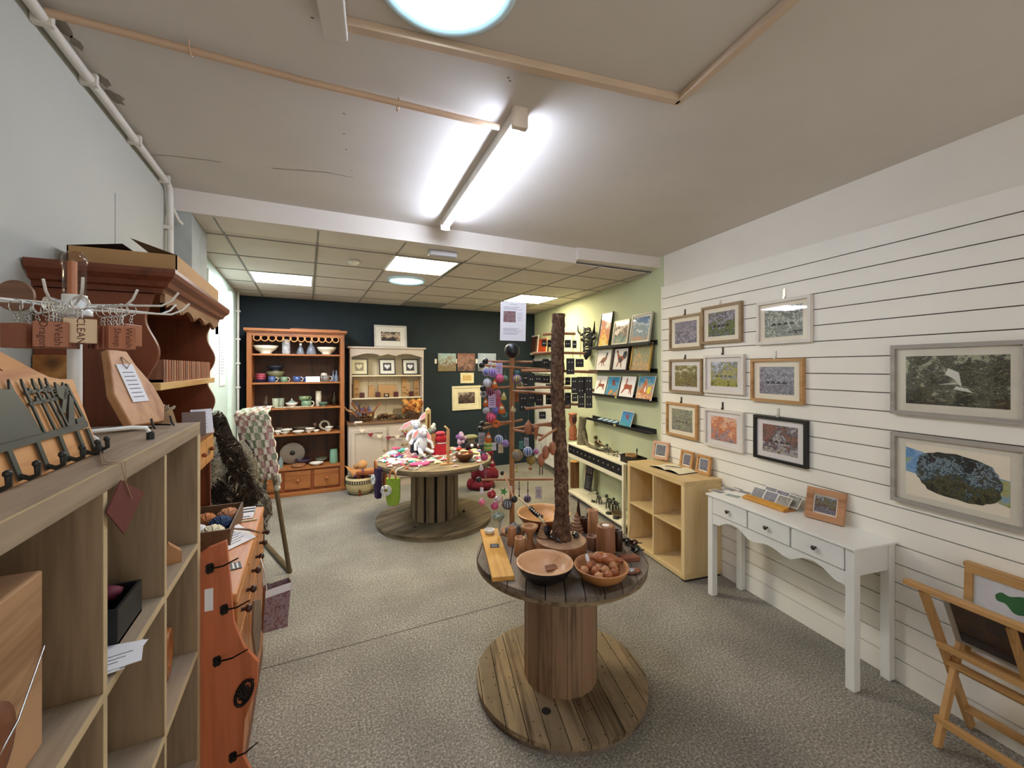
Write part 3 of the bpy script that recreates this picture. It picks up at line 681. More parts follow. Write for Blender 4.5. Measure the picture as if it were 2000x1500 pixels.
# ---- orange stained coat rack board leaning by the dresser
P = (-.26, 1.738, 0); T = thing('coat_rack_board', 'tall orange stained wooden board with black iron hooks', 'coat rack', P)
ol = [(-.38, 0), (-.15, 0), (-.155, .1), (-.165, .2), (-.203, .3), (-.196, .42), (-.158, .53), (-.156, .61), (-.2, .68), (-.228, .77), (-.236, .88), (-.25, 1.055), (-.30, 1.04), (-.345, 1.01), (-.38, 1.0)]
MW((P[0], 0, 0)).prism(ol, -.011, .011, 'xz').build('board', wood('#c87048', '#a45832', 'Z', 8, .4), T, bev=.002)
IR = mat('#1a1615', .45, .4)
for (px, py, ex, ey) in ((410, 1110, 465, 1090), (438, 1190, 488, 1172), (424, 1291, 484, 1268), (455, 1478, 503, 1450)):
    a = aty(px, py, 1.727) - Vector(P); b_ = aty(ex, ey, 1.66) - Vector(P); a2 = a - Vector((0, .006, 0))
    m = MB(); m.prism([(a.x + .011 * cos(q * pi / 6) * (1 + .25 * (q % 2)), a.z + .016 * sin(q * pi / 6) * (1 + .2 * (q % 3))) for q in range(12)], a.y - .003, a.y + .0005, 'xz')
    m.ball((a.x, a.y - .006, a.z), .006, 8); m.tube([a2, a2.lerp(b_, .5) + Vector((0, -.004, -.006)), b_], [.0035, .003, .0022], 6); m.build('iron_hook', IR, T)
a = aty(477, 1352, 1.727) - Vector(P)
m = MB(); m.tube([(a.x + .026 * cos(q * pi / 8) + .0 * q, a.y - .004, a.z + .037 * sin(q * pi / 8) + .018 * cos(q * pi / 8)) for q in range(16)], .0055, 6, closed=True)
for q in range(7): m.tube([(a.x + .02 * cos(q * 2.4), a.y - .004, a.z + .03 * sin(q * 2.4)), (a.x + .006 * cos(q * 4), a.y - .012, a.z + .008 * sin(q * 3)), (a.x + .02 * cos(q * 2.4 + 2), a.y - .004, a.z + .028 * sin(q * 2.4 + 2))], .0035, 5)
m.tube([(a.x + .01, a.y - .004, a.z + .04), (a.x + .03, a.y - .02, a.z + .048)], .003, 5); m.build('iron_rosette', IR, T)
a = aty(408, 1170, 1.727) - Vector(P); B(a.x - .012, a.x + .012, a.y - .001, a.y, a.z - .04, a.z + .035).build('price_label', PAPER, T)
# ---- floral paper bag hanging from a dresser knob
a = Vector((-.135, 2.335, .0)); T = thing('gift_bag', 'floral paper gift bag with white band hanging from a dresser knob', 'bag', (a.x, a.y, .395), (0, 0, .25))
FL = art(5, ['#3a3640', '#6c5a5c', '#98454c', '#6b6a72', '#b9aeb0', '#7d3f45', '#8f8a92'], 9, (1, 1, 1), 0, .5)
m = MB(); m.add([(-.06, -.02, 0), (.045, -.02, -.01), (.045, .03, -.01), (-.06, .03, 0), (-.05, -.025, .20), (.06, -.025, .205), (.06, .035, .205), (-.05, .035, .20)], [(0, 1, 5, 4), (1, 2, 6, 5), (2, 3, 7, 6), (3, 0, 4, 7), (3, 2, 1, 0)]); m.build('bag_body', FL, T)
m = MB(); m.add([(-.052, -.027, .165), (.059, -.027, .17), (.061, -.028, .207), (-.051, -.028, .202)], [(0, 1, 2, 3)]); m.add([(.0595, -.027, .17), (.06, .035, .17), (.062, .036, .207), (.0612, -.028, .207)], [(0, 1, 2, 3)]); m.build('white_band', PAPER, T)
m = MB(); m.tube([(-.045, -.027, .2), (-.055, -.03, .29), (-.07, -.025, .36), (-.062, .0, .29), (-.05, .03, .2)], .003, 5); m.build('ribbon', mat('#d5cfc4', .6), T); m = MB(); m.tube([(.06, -.028, .19), (.075, -.03, .15), (.068, -.03, .11), (.085, -.03, .06)], .002, 5); m.build('ribbon', mat('#d5cfc4', .6), T)
m = MB(); m.prism([(-.02, 0), (.03, -.02), (.04, -.12), (.02, -.23), (-.005, -.24), (-.03, -.12)], -.004, .004, 'xz')
solo('leather_strap', m, mat('#7d6a58', .8, var=.2), 'grey-brown leather flap hanging from the dresser front', 'strap', (-.19, 2.02, .70), (0, 0, 1.2))
# ---- easel stand draped with sheepskins and a knitted blanket
DD = 3.40
F1 = atz(566, 1119, .0); F2 = atz(513, 1060, 0); TP = aty(528, 885, F1.y + .12)
T = thing('a_frame_stand', 'dark wooden folding stand under the sheepskins and blanket', 'stand', (F1.x - .2, F1.y, 0))
q = Vector((F1.x - .2, F1.y, 0)); ST = wood('#5d4a2e', '#3a2c1a', 'Z', 14, .6)
TL = TP + Vector((-.24, .06, 0)); F3 = F1 + Vector((-.34, 0.1, 0))
m = MB(); m.tube([F1 - q + Vector((0, 0, .0)), TP - q], .017, 8); m.build('leg', ST, T)
m = MB(); m.tube([F3 - q, TL - q], .017, 8); m.build('leg', ST, T)
m = MB(); m.tube([F2 - q, TP - q + Vector((-.03, .02, -.02))], .014, 8); m.build('leg', ST, T)
m = MB(); m.tube([F1 - q + Vector((0, 0, .02)), F2 - q + Vector((0, 0, .02))], .019, 8); m.build('floor_rail', ST, T)
m = MB(); m.tube([TP - q, TL - q], .014, 8); m.build('top_rail', ST, T)
def hide(name, lab, poly, d, mats, n, seed, fn, L=(.045, .10), th=.016):
    random.seed(seed); pts = [atd(x, y, d) for x, y in poly]; c = sum(pts, Vector()) / len(pts); ax = Vector((RT[0], RT[1], 0)); bk = Vector((FW[0], FW[1], 0))
    p2 = [((p - c).dot(ax), p.z - c.z) for p in pts]
    def inside(x, y):
        r = False
        for i in range(len(p2)):
            (x1, y1), (x2, y2) = p2[i - 1], p2[i]
            if (y1 > y) != (y2 > y) and x < (x2 - x1) * (y - y1) / (y2 - y1) + x1: r = not r
        return r
    m = MB(); m.prism([(a * .93, b_ * .96) for a, b_ in p2], .004, th, 'xz', 0)
    xs = [a for a, _ in p2]; zs_ = [b_ for _, b_ in p2]; k = 0
    while k < n:
        x = random.uniform(min(xs) - .01, max(xs) + .01); z = random.uniform(min(zs_), max(zs_))
        if not inside(x, z): continue
        k += 1; l = random.uniform(*L); y = -.012 * (1 + sin(x * 30) * cos(z * 24)) - random.uniform(0, .015)
        a = random.uniform(-.9, .9) + 1.1 * sin(x * 24 + z * 19); w = random.uniform(.003, .009)
        ex, ez = x + l * sin(a), z - l * cos(a); oy = y - random.uniform(.005, .03); mx_, mz = (x + ex) / 2, (z + ez) / 2
        m.add([(x - w, y + .01, z), (x + w, y + .01, z), (mx_ + w * .8, oy - .006, mz), (mx_ - w * .8, oy - .006, mz), (ex, oy + .004, ez)], [(0, 1, 2, 3), (3, 2, 4)], fn(x, z, random.random()))
    return solo(name, m, mats, lab, 'sheepskin', c, -YAW)
FU = [mat('#2e241d', .95, var=.3, vs=30), mat('#4d3d30', .95, var=.3, vs=30), mat('#77634a', .95, var=.3, vs=30), mat('#d2c8b0', .95, var=.2, vs=30), mat('#a5a498', .95, var=.2, vs=30)]
hide('sheepskin', 'shaggy black-brown sheepskin draped over the stand', [(428, 800), (438, 812), (452, 848), (470, 868), (480, 905), (498, 952), (514, 985), (505, 998), (470, 994), (440, 1000), (425, 985), (420, 900), (424, 850)], 2.98, FU, 7000, 1,
     lambda x, z, r: (4 if r < .3 else (3 if r < .45 else 2)) if sin(x * 24 + 1) * cos(z * 19 + 2) > .35 and z < .05 and r < .8 else (3 if r < .03 else (1 if r < .5 else 0)))
hide('sheepskin', 'mottled cream and grey sheepskin at the left of the dark one', [(405, 868), (424, 850), (432, 900), (436, 960), (428, 1000), (400, 1002), (398, 935)], 2.92, FU, 3200, 2, lambda x, z, r: 0 if sin(x * 30) * cos(z * 12 + 1) > .35 else (3 if r < .6 else 4))
hide('sheepskin', 'cream and grey fleece hanging right of the dark sheepskin', [(476, 855), (492, 880), (502, 930), (518, 955), (530, 985), (532, 1010), (518, 1012), (498, 975), (480, 925)], 3.08, FU, 2400, 3, lambda x, z, r: 3 if z > .05 else (4 if r < .6 else 2))
def knit():
    m, nt, b = _new('knitted_wool'); v = _coord(nt, 'UV')
    ch = nt.nodes.new('ShaderNodeTexChecker'); ch.inputs['Scale'].default_value = 13; nt.links.new(v, ch.inputs[0])
    ch.inputs[1].default_value = C('#f3ecdc'); 
    n = _noise(nt, v, 3.2, 1); nt.links.new(_ramp(nt, n, [(.38, C('#9aa98c')), (.47, C('#b98f84')), (.53, C('#c9a0a0')), (.6, C('#94826e'))], 'CONSTANT'), ch.inputs[2])
    nt.links.new(ch.outputs[0], b.inputs['Base Color']); b.inputs['Roughness'].default_value = .95; return m
T = thing('knitted_blanket', 'cream pink and green checked knitted blanket draped on the stand', 'blanket', atd(500, 880, 3.16), -YAW)
o = atd(500, 880, 3.16); lft = [(458, 800), (463, 806), (468, 822), (474, 850), (484, 885), (492, 915), (500, 932)]; rgt = [(512, 795), (524, 800), (532, 822), (538, 850), (542, 880), (546, 905), (548, 935)]
n = 28; vs = []; fs = []
for i in range(n + 1):
    t = i / n * 6; k = min(5, int(t)); f = t - k
    a = Vector((lft[k][0] + (lft[k + 1][0] - lft[k][0]) * f, lft[k][1] + (lft[k + 1][1] - lft[k][1]) * f)); b_ = Vector((rgt[k][0] + (rgt[k + 1][0] - rgt[k][0]) * f, rgt[k][1] + (rgt[k + 1][1] - rgt[k][1]) * f))
    for j in range(n + 1):
        p = a.lerp(b_, j / n); w = atd(p.x, p.y, 3.16) - o; vs.append((w.x * RT[0] + w.y * RT[1], -.05 * sin(pi * min(1, i / 8) / 2) - .012 * sin(j * 1.57) * sin(i * 1.57 + (j % 2)) + .10 * (1 - i / 6 if i < 6 else 0) + .03 * (j / n) ** 4, w.z))
for i in range(n):
    for j in range(n): fs.append((i * (n + 1) + j, (i + 1) * (n + 1) + j, (i + 1) * (n + 1) + j + 1, i * (n + 1) + j + 1))
m = MB(); m.add(vs, fs, 0, True); ob = m.build('blanket_sheet', knit(), T); so = ob.modifiers.new('t', 'SOLIDIFY'); so.thickness = .014
uv = ob.data.uv_layers.new(name='uv')
for lp in ob.data.loops: uv.data[lp.index].uv = ((lp.vertex_index % (n + 1)) / n * .62, (lp.vertex_index // (n + 1)) / n)
m = MB(); pp = [atd(x, y, 3.16) - o for x, y in ((547, 925), (550, 938), (546, 948))]; m.tube([(w.x * RT[0] + w.y * RT[1], -.03, w.z) for w in pp], [.02, .016, .012], 8); m.ball(((pp[2].x * RT[0] + pp[2].y * RT[1]), -.03, pp[2].z - .01), .02, 10, 0, (1, 1, 1.2), .15); m.build('tassel', mat('#cfcdbb', .95), T)
# notices on the mint wall
m = MB(); m.box(0, .36, -.003, 0, 0, .62, 0)
for q in range(12): m.box(.04, .2 + .02 * (q * 7 % 6), -.0036, -.003, .12 + q * .03, .124 + q * .03, 1)
solo('wall_notice', m, [mat('#ddd8d8', .7), INK], 'tall printed notice on the mint wall beyond the left dresser', 'notice', (-.7795, 4.99, 1.47), pi / 2 + .011)
# ================================================================ BACK WALL
DY = 6.1                                                      # front plane of the tall pine dresser
PX0, PX1 = -.675, .455
P = (-.11, 6.3, 0); T = thing('pine_dresser', 'tall open pine dresser full of pottery against the dark wall', 'dresser', P)
SH = [1.832, 1.468, 1.137, .795]
for x in (PX0, PX1 - .055): MW(P).box(x, x + .055, DY, 6.495, 0, 2.10).build('side_post', PINEZ, T, bev=.003)
MW(P).box(PX0 + .055, PX1 - .055, 6.47, 6.49, .3, 2.10).build('back_panel', PINEB, T)
for z in SH: MW(P).box(PX0 + .055, PX1 - .055, DY + .015, 6.47, z - .022, z).build('shelf', PINE, T, bev=.002)
MW(P).box(PX0 + .055, PX1 - .055, DY - .01, 6.47, .335, .36).build('shelf', PINE, T, bev=.003)
MW(P).box(PX0 - .03, PX1 + .03, DY - .035, 6.497, 2.115, 2.15).build('cornice', PINE, T, bev=.006)
MW(P).box(PX0 - .012, PX1 + .012, DY - .015, 6.497, 2.10, 2.115).build('moulding', PINED, T)
m = MW(P); m.box(PX0 + .055, PX1 - .055, DY + .005, DY + .02, 2.055, 2.10)
cx0, cx1 = PX0 + .07, PX1 - .07; r = (cx1 - cx0) / 24
rg = MW(P)
for i in range(12):
    cx = cx0 + r * (2 * i + 1); pts = [(cx + r * .93 * cos(q * pi / 12), DY + .012, 2.03 + r * .93 * sin(q * pi / 12)) for q in range(24)]; rg.tube(pts, .0075, 6, closed=True)
rg.build('ring_frieze', wood('#d59a62', '#b0743e', 'X', 10), T); m.build('frieze_board', PINE, T)
MW(P).box(PX0 + .055, PX1 - .055, DY + .012, 6.47, .05, .335).build('drawer_carcass', PINED, T)
for i in range(3):
    w = (PX1 - PX0 - .11) / 3; x = PX0 + .055 + i * w; q = MW(P).box(x + .02, x + w - .02, DY - .006, DY + .012, .085, .31).build('drawer', PINE, T, bev=.004)
    MB().at((x + w / 2 - P[0], DY - .006 - P[1], .2), (pi / 2, 0, 0)).lathe([(.012, 0), (.01, .012), (.02, .024), (.02, .034), (.008, .042), (0, .042)], 14).build('knob', PINEZ, q)
MW(P).box(PX0 - .015, PX1 + .015, DY - .02, 6.495, 0, .05).build('plinth', PINE, T, bev=.005)
solo('loose_moulding', MB().box(-.3, .3, -.03, .03, 0, .02), PINE, 'length of pine moulding lying on top of the tall dresser', 'moulding', (.1, 6.2, 2.15), .03, bev=.003)
solo('carved_bird', MB().tube([(-.05, 0, .02), (0, 0, .018), (.03, 0, .03), (.045, 0, .045)], [.004, .012, .01, .005], 8), BLACK, 'small dark carved bird on top of the pine dresser', 'ornament', (-.13, 6.2, 2.151))
# ---- pottery
def pot(name, lab, cat, px, base, prof, mt, n=26, grp=None, y=6.22, sy=1):
    p = aty(px, HY, y); return solo(name, MB().lathe(prof, n, sy=sy), mt, lab, cat, (p.x, y, base), 0, grp)
CR = mat('#d9cfb9', .35, var=.06, coat=.4); GR = mat('#6c7480', .4, var=.2, vs=30, coat=.3); GRN = mat('#6f8a6d', .4, var=.1, coat=.4); BLU = mat('#3c5487', .35, var=.25, vs=20, coat=.5)
WHT = mat('#e6e2da', .3, var=.04, coat=.4); TEAL = mat('#7fae98', .4, var=.08, coat=.4); PK = mat('#a94a5a', .4, var=.1, coat=.4); NV = mat('#34377a', .4, var=.2, coat=.4); DGR = mat('#3a423e', .4, var=.15, coat=.3)
bowlp = lambda r, h: [(r * .45, 0), (r * .5, h * .12), (r * .42, h * .15), (r * .8, h * .55), (r, h), (r * .96, h), (r * .7, h * .5), (0, h * .25)]
pot('bowl', 'cream footed bowl at the left end of the top shelf', 'bowl', 519, SH[0], bowlp(.145, .105), CR)
pot('bowl', 'cream footed bowl at the right end of the top shelf', 'bowl', 638, SH[0], bowlp(.125, .10), CR)
pot('vase', 'tall pale speckled cylinder vase on the top shelf', 'vase', 559, SH[0], [(.045, 0), (.05, .02), (.048, .18), (.042, .2), (.036, .2), (.04, .03), (0, .02)], mat('#a8a9ac', .4, var=.3, vs=25))
pot('vase', 'small grey cone bottle vase with white top', 'vase', 587, SH[0], [(.045, 0), (.048, .02), (.03, .08), (.012, .11), (.014, .14), (.008, .14), (.008, .1)], GR)
pot('vase', 'large grey cone bottle vase with white neck', 'vase', 608, SH[0], [(.06, 0), (.065, .02), (.04, .1), (.016, .14), (.018, .18), (.012, .18), (.01, .13)], GR)
for px, h, r in ((587, .118, .0145), (608, .15, .0185)):
    p = aty(px, HY, 6.22); solo('bottle_neck', MB().lathe([(r, 0), (r * 1.05, .026), (r * .8, .028), (r * .8, .002)], 18), WHT, 'white glazed collar of the %s grey cone bottle' % ('small' if px == 587 else 'large'), 'collar', (p.x, 6.22, SH[0] + h))
def mug(lab, px, base, r, h, mt, hm=None, y=6.2, side=1, grp=None):
    p = aty(px, HY, y); t = thing('mug', lab, 'mug', (p.x, y, base), 0, grp)
    MB().lathe([(r * .8, 0), (r, h * .2), (r, h), (r * .92, h), (r * .9, h * .15), (0, h * .1)], 22).build('cup', mt, t)
    MB().tube([(side * (r + h * .36 * sin(a)) if 1 else 0, -.004, h * .5 + h * .36 * cos(a)) for a in [pi * i / 8 for i in range(9)]], r * .11, 6).build('handle', hm or mt, t)
z = SH[1]
for k, (mt, dz, r, lab) in enumerate(((NV, 0, .095, 'bottom violet plate of the left stack'), (NV, .014, .092, 'second violet plate of the left stack'), (PK, .028, .07, 'lowest red bowl on the violet plates'), (PK, .055, .068, 'middle red bowl on the violet plates'), (PK, .082, .066, 'top red bowl on the violet plates'))):
    pot('plate' if k < 2 else 'bowl', lab, 'plate' if k < 2 else 'bowl', 509, z + dz, [(r * .5, 0), (r, .012 if k < 2 else .03), (r * .97, .012 if k < 2 else .03), (0, .004)], mt, y=6.26)
mug('blue mug with cream handle, leftmost on the second shelf', 531, z, .042, .075, BLU, CR)
mug('green banded mug with cream handle on the second shelf', 555, z, .04, .07, GRN, CR)
mug('blue mug with white handle in the middle of the second shelf', 580, z, .045, .075, BLU, WHT)
mug('grey-brown mug with cream handle right of the white card', 636, z, .05, .082, mat('#77706c', .4, var=.2), CR)
pot('bowl', 'dark green shallow bowl behind the green banded mug', 'bowl', 545, z, bowlp(.07, .05), DGR, y=6.36)
pot('bowl', 'dark blue shallow bowl left of the white card', 'bowl', 598, z, bowlp(.06, .06), BLU, y=6.30)
pot('bowl', 'large olive bowl at the back of the second shelf', 'bowl', 538, z, bowlp(.11, .14), mat('#6d6a4a', .5), y=6.37)
pot('bowl', 'dark navy bowl stacked in the olive bowl', 'bowl', 538, z + .15, bowlp(.11, .06), mat('#1f2738', .5), y=6.37)
pot('stand_ring', 'olive ring under the dark navy bowl', 'ring', 538, z + .12, [(.05, 0), (.05, .03), (.04, .03), (.04, 0)], mat('#6d6a4a', .5), y=6.37)
pot('jar', 'small cream lidded jar behind the grey-brown mug', 'jar', 633, z, [(.035, 0), (.045, .05), (.04, .1), (.03, .115), (0, .12)], CR, y=6.33)
for px, nm in ((651, 'left'), (657, 'right')): pot('bottle', 'slim grey-blue bottle at the end of the second shelf, %s of two' % nm, 'bottle', px, z, [(.025, 0), (.026, .06), (.009, .1), (.009, .15), (.006, .15)], mat('#6f7f92', .3, coat=.4), y=6.25 if px > 652 else 6.36)
p = aty(613, HY, 6.14); solo('shelf_card', MB().box(-.085, .085, 0, .002, 0, .075), mat('#e4f0f4', .6), 'pale card sign leaning on the second shelf of the dresser', 'card', (p.x - .01, 6.125, z), (radians(-20), 0, .12))
z = SH[2]
for lab, px, y, r in (('wide white plate, back one at the left of the third shelf', 508, 6.33, .11), ('wide white plate, front one at the left of the third shelf', 519, 6.2, .09)):
    pot('plate', lab, 'plate', px, z, [(r * .5, 0), (r, .02), (r * .98, .024), (r * .55, .008), (0, .006)], WHT, y=y)
for lab, px, mt in (('pale green tumbler, left of two on the third shelf', 538, mat('#a3a88c', .4, var=.1)), ('grey-green tumbler, right of two on the third shelf', 549, mat('#7f8670', .4, var=.1))):
    pot('tumbler', lab, 'tumbler', px, z, [(.034, 0), (.037, .12), (.033, .12), (.03, .01), (0, .01)], mt, y=6.25)
pot('glass_jar', 'tall clear glass jar at the back of the third shelf', 'jar', 520, z, [(0, 0), (.03, 0), (.032, .14), (.02, .16), (.018, .16), (.028, .13), (.027, .01), (0, .01)], glass(), y=6.36)
p = aty(570, HY, 6.22); t = thing('lidded_bowl', 'small white bowl with a lid on the third shelf', 'bowl', (p.x, 6.22, z)); MB().lathe(bowlp(.075, .06), 22).build('bowl', WHT, t); MB().lathe([(.06, .056), (.03, .08), (.008, .09), (.012, .11), (0, .115)], 20).build('lid', mat('#8c9a8c', .4), t)
mug('green mug with pale handle, lower of the stacked pair', 598, z, .062, .085, GRN, CR)
mug('green mug tilted on top of another green mug', 594, z + .087, .062, .055, mat('#6a7d55', .4, coat=.4), GRN, side=1)
pot('vase', 'tall cream cylinder vase on the third shelf', 'vase', 622, z, [(.034, 0), (.037, .2), (.03, .205), (.03, .02), (0, .02)], mat('#cfc4ae', .5, var=.15, vs=20), y=6.27)
pot('bowl', 'dark green small bowl in front of the cream vase', 'bowl', 631, z, bowlp(.062, .055), mat('#4e6a5c', .4, coat=.4), y=6.19)
pot('glass_vase', 'round clear glass vase at the right of the third shelf', 'vase', 653, z, [(0, 0), (.03, 0), (.058, .04), (.05, .08), (.022, .13), (.02, .17), (.028, .19), (.018, .17), (.045, .08), (0, .008)], glass('#cfc0ae'), y=6.24)
m = MB(); random.seed(8)
for i in range(26): m.ball((i * .0165, random.uniform(-.006, .006), .008), .0085, 8)
p = aty(541, HY, 6.125); solo('shell_string', m, CR, 'string of small cream beads along the front of the third shelf', 'bead string', (p.x, 6.13, z + .0005))
z = SH[3]
lst = [(543, 6.2, .045, .05, WHT, 'small white bowl at the left of the fourth shelf'), (556, 6.18, .06, .035, WHT, 'white dish under another, left part of the fourth shelf'), (583, 6.17, .075, .035, WHT, 'wide white dish at the front of the fourth shelf'), (588, 6.35, .1, .07, mat('#5a5044', .5), 'wide brown bowl at the back of the fourth shelf'), (603, 6.2, .045, .03, WHT, 'small white dish, lower of a dark-edged pair'), (617, 6.2, .045, .03, WHT, 'small white dish right of the dark-edged pair'), (641, 6.19, .045, .035, WHT, 'small white dish under a ring on the fourth shelf'), (545, 6.34, .04, .07, mat('#77695a', .5), 'small brown cup at the back of the fourth shelf'), (665, 6.3, .06, .06, mat('#1b1c20', .3), 'black bowl at the right end of the fourth shelf')]
for px, y, r, h, mt, lab in lst: pot('dish', lab, 'dish', px, z, bowlp(r, h), mt, y=y)
for px, y, r, dz, lab in ((560, 6.18, .065, .036, 'dark-rimmed dish stacked over the left white dish'), (605, 6.2, .055, .031, 'dark-rimmed dish stacked near the middle of the fourth shelf'), (643, 6.19, .05, .036, 'dark-rimmed dish stacked at the right of the fourth shelf')):
    pot('dish', lab, 'dish', px, z + dz, [(r * .5, 0), (r, .02), (r * 1.02, .03), (r * .95, .03), (0, .01)], [WHT], y=y)
p = aty(634, HY, 6.28); m = MB(); m.at((0, 0, .075), (pi / 2 - .25, 0, 0)); m.lathe([(.055, -.012), (.072, 0), (.055, .012), (.042, .01), (.042, -.01), (.055, -.012)], 28); solo('ring_vase', m, mat('#b5ae9c', .4, var=.1), 'round cream ring pot standing upright on the fourth shelf', 'vase', (p.x, 6.3, z))
pot('goblet', 'small pinkish egg cup on the fourth shelf', 'egg cup', 615, z, [(.02, 0), (.006, .02), (.006, .06), (.024, .075), (.024, .1), (.018, .1), (0, .08)], mat('#8d7a72', .4), y=6.36)
z = .36
p = aty(571, HY, 6.32); m = MB(); m.at((0, 0, .15), (pi / 2 + .2, 0, 0)); m.lathe([(0, .0), (.05, 0), (.142, .012), (.15, .02), (.146, .024), (.05, .008), (0, .006)], 40); m.lathe([(.033, .0065), (.033, .011), (0, .012)], 20, m=1)
solo('display_plate', m, [mat('#a49d99', .5, var=.06), DGR], 'large grey plate with green centre stood upright in the dresser', 'plate', (p.x, 6.36, z + .003))
pot('basket_dish', 'round brown woven dish on the dresser base shelf', 'dish', 583, z, [(.07, 0), (.085, .02), (.08, .035), (.06, .03), (0, .02)], mat('#8f5f3c', .7, bump=.5, var=.2, vs=30), y=6.16)
pot('plate', 'bright white shallow plate on the dresser base shelf', 'plate', 618, z, bowlp(.085, .035), WHT, y=6.17)
pot('bowl', 'grey-green wide bowl behind the white plate', 'bowl', 627, z, bowlp(.08, .06), mat('#6f7266', .5), y=6.33)
pot('bowl', 'dark purple and red shallow bowl beside the upright plate', 'bowl', 592, z, bowlp(.1, .07), mat('#3c2f48', .4, var=.5, vs=20), y=6.30)
pot('vase', 'tall pale green jar at the right of the dresser base shelf', 'vase', 652, z, [(.05, 0), (.056, .02), (.05, .15), (.047, .175), (.05, .18), (.042, .18), (.04, .02), (0, .02)], TEAL, y=6.22)
pot('glass_bottle', 'small grey glass bottle at the left of the base shelf', 'bottle', 548, z, [(.03, 0), (.03, .09), (.012, .12), (.012, .14)], mat('#7c8c90', .2, coat=.5), y=6.2)
m = MB().tube([(0, 0, .006), (.06, -.01, .008), (.11, .0, .007)], [.006, .003, .009], 8); p = aty(575, HY, 6.13); solo('spoon', m, WHT, 'white spoon lying on the dresser base shelf edge', 'spoon', (p.x, 6.125, z), .1)
# ---- pale painted dresser
AX0, AX1 = aty(683, HY, 6.28).x, aty(827, HY, 6.28).x
BX0, BX1 = aty(681, HY, 5.98).x, aty(838, HY, 5.98).x
P = ((AX0 + AX1) / 2, 6.25, 0); T = thing('painted_dresser', 'pale pink-grey painted dresser right of the tall pine one', 'dresser', P)
PG = mat('#c6b8ab', .55, var=.05, vs=4); PGC = mat('#e0d2b4', .6, var=.04, vs=4)
ZT = 1.93
for x in (AX0, AX1 - .025): MW(P).box(x, x + .025, 6.27, 6.49, .91, ZT).build('side_board', PG, T, bev=.002)
m = MW(P)
for i in range(8):
    x = AX0 + .025 + (AX1 - AX0 - .05) / 8 * i; m.box(x + .002, x + (AX1 - AX0 - .05) / 8 - .002, 6.478, 6.492, .91, ZT)
m.box(AX0 + .025, AX1 - .025, 6.49, 6.493, .91, ZT); m.build('back_panel', PGC, T)
for z in (1.55, 1.225): MW(P).box(AX0 + .025, AX1 - .025, 6.29, 6.478, z - .02, z).build('shelf', PGC, T, bev=.003)
MW(P).box(AX0 - .03, AX1 + .03, 6.24, 6.495, ZT, ZT + .025).build('cornice', PG, T, bev=.004)
w = AX1 - AX0; e = [(AX0, ZT), (AX0, ZT - .12)]
for i in range(61):
    t = i / 60; e.append((AX0 + w * t, ZT - .125 + .055 * (abs(sin(pi * 2 * t)) ** 1.4 if not .38 < t < .62 else (1 - abs(t - .5) / .12) * .9 + abs(sin(pi * 2 * t)) ** 1.4 * .6)))
e += [(AX1, ZT - .12), (AX1, ZT)]
MW(P).prism(e, 6.262, 6.276, 'xz').build('scalloped_apron', PG, T)
MW(P).box(BX0 - .015, BX1 + .015, 5.955, 6.495, .885, .91).build('worktop', wood('#7d5c40', '#543a26', 'X', 10, .5), T, bev=.004)
MW(P).box(BX0, BX1, 5.98, 6.49, .0, .885).build('carcass', PG, T, bev=.003)
mid = aty(757, HY, 5.98).x
def door(x0, x1, z0, z1, nm='cupboard_door'):
    q = MW(P).box(x0, x1, 5.962, 5.98, z0, z1).build(nm, PG, T, bev=.003)
    if nm == 'cupboard_door':
        m = MW(P)
        for a, b_, c, d in ((x0, x1, z1 - .05, z1), (x0, x1, z0, z0 + .05), (x0, x0 + .05, z0 + .05, z1 - .05), (x1 - .05, x1, z0 + .05, z1 - .05)): m.box(a, b_, 5.952, 5.962, c, d)
        m.build('door_frame', PG, q, bev=.002)
    return q
q = door(BX0 + .03, mid - .02, .12, .82); MW(P).ball((mid - .05, 5.944, .52), .014, 10).build('knob', BRASS, q)
for z0, z1 in ((.70, .84), (.50, .67), (.12, .46)):
    q = door(mid + .02, BX1 - .03, z0, z1, 'drawer')
    for px in (786, 794): xx = aty(px, HY, 5.96).x; MW(P).ball((xx, 5.945, (z0 + z1) / 2), .016, 10).build('knob', BRASS, q)
for x in (AX0 + .012, AX1 - .012): MW(P).box(x - .015, x + .015, 6.15, 6.18, .911, 1.0).build('finial', PG, T, bev=.006)
# heart pictures
def frame(lab, w, h, loc, rot, fm, pic, fw=.02, mount=.05, dp=.02, mm=None, mv=None, name='framed_picture', cat='framed picture', gl=True, inner=0, mlab=None, mb=None):
    t = thing(name, lab, cat, loc, rot); m = MB()
    for poly in ([(-w / 2, 0), (w / 2, 0), (w / 2 - fw, fw), (-w / 2 + fw, fw)], [(-w / 2, h), (-w / 2 + fw, h - fw), (w / 2 - fw, h - fw), (w / 2, h)], [(-w / 2, 0), (-w / 2 + fw, fw), (-w / 2 + fw, h - fw), (-w / 2, h)], [(w / 2, 0), (w / 2, h), (w / 2 - fw, h - fw), (w / 2 - fw, fw)]):
        m.prism(poly, -dp, 0, 'xz')
    m.build('frame', fm, t); iw, ih = w / 2 - fw, h - fw
    if mount > 0: B(-iw, iw, -dp * .45, -.001, fw, ih).build('mount', mm or CARD, t)
    pb = mv if mv is not None else mount; pw = iw - mount; 
    pm = MB(); pm.box(-pw, pw, -dp * .45 - .0008, -dp * .45, fw + pb, ih - pb)
    o = pm.build('picture', pic, t)
    if gl: MB().quad((-iw, -dp * .7, fw), (iw, -dp * .7, fw), (iw, -dp * .7, ih), (-iw, -dp * .7, ih)).build('glass', glass(), t)
    return t, o, (pw, fw + pb, ih - pb, -dp * .45 - .0012)
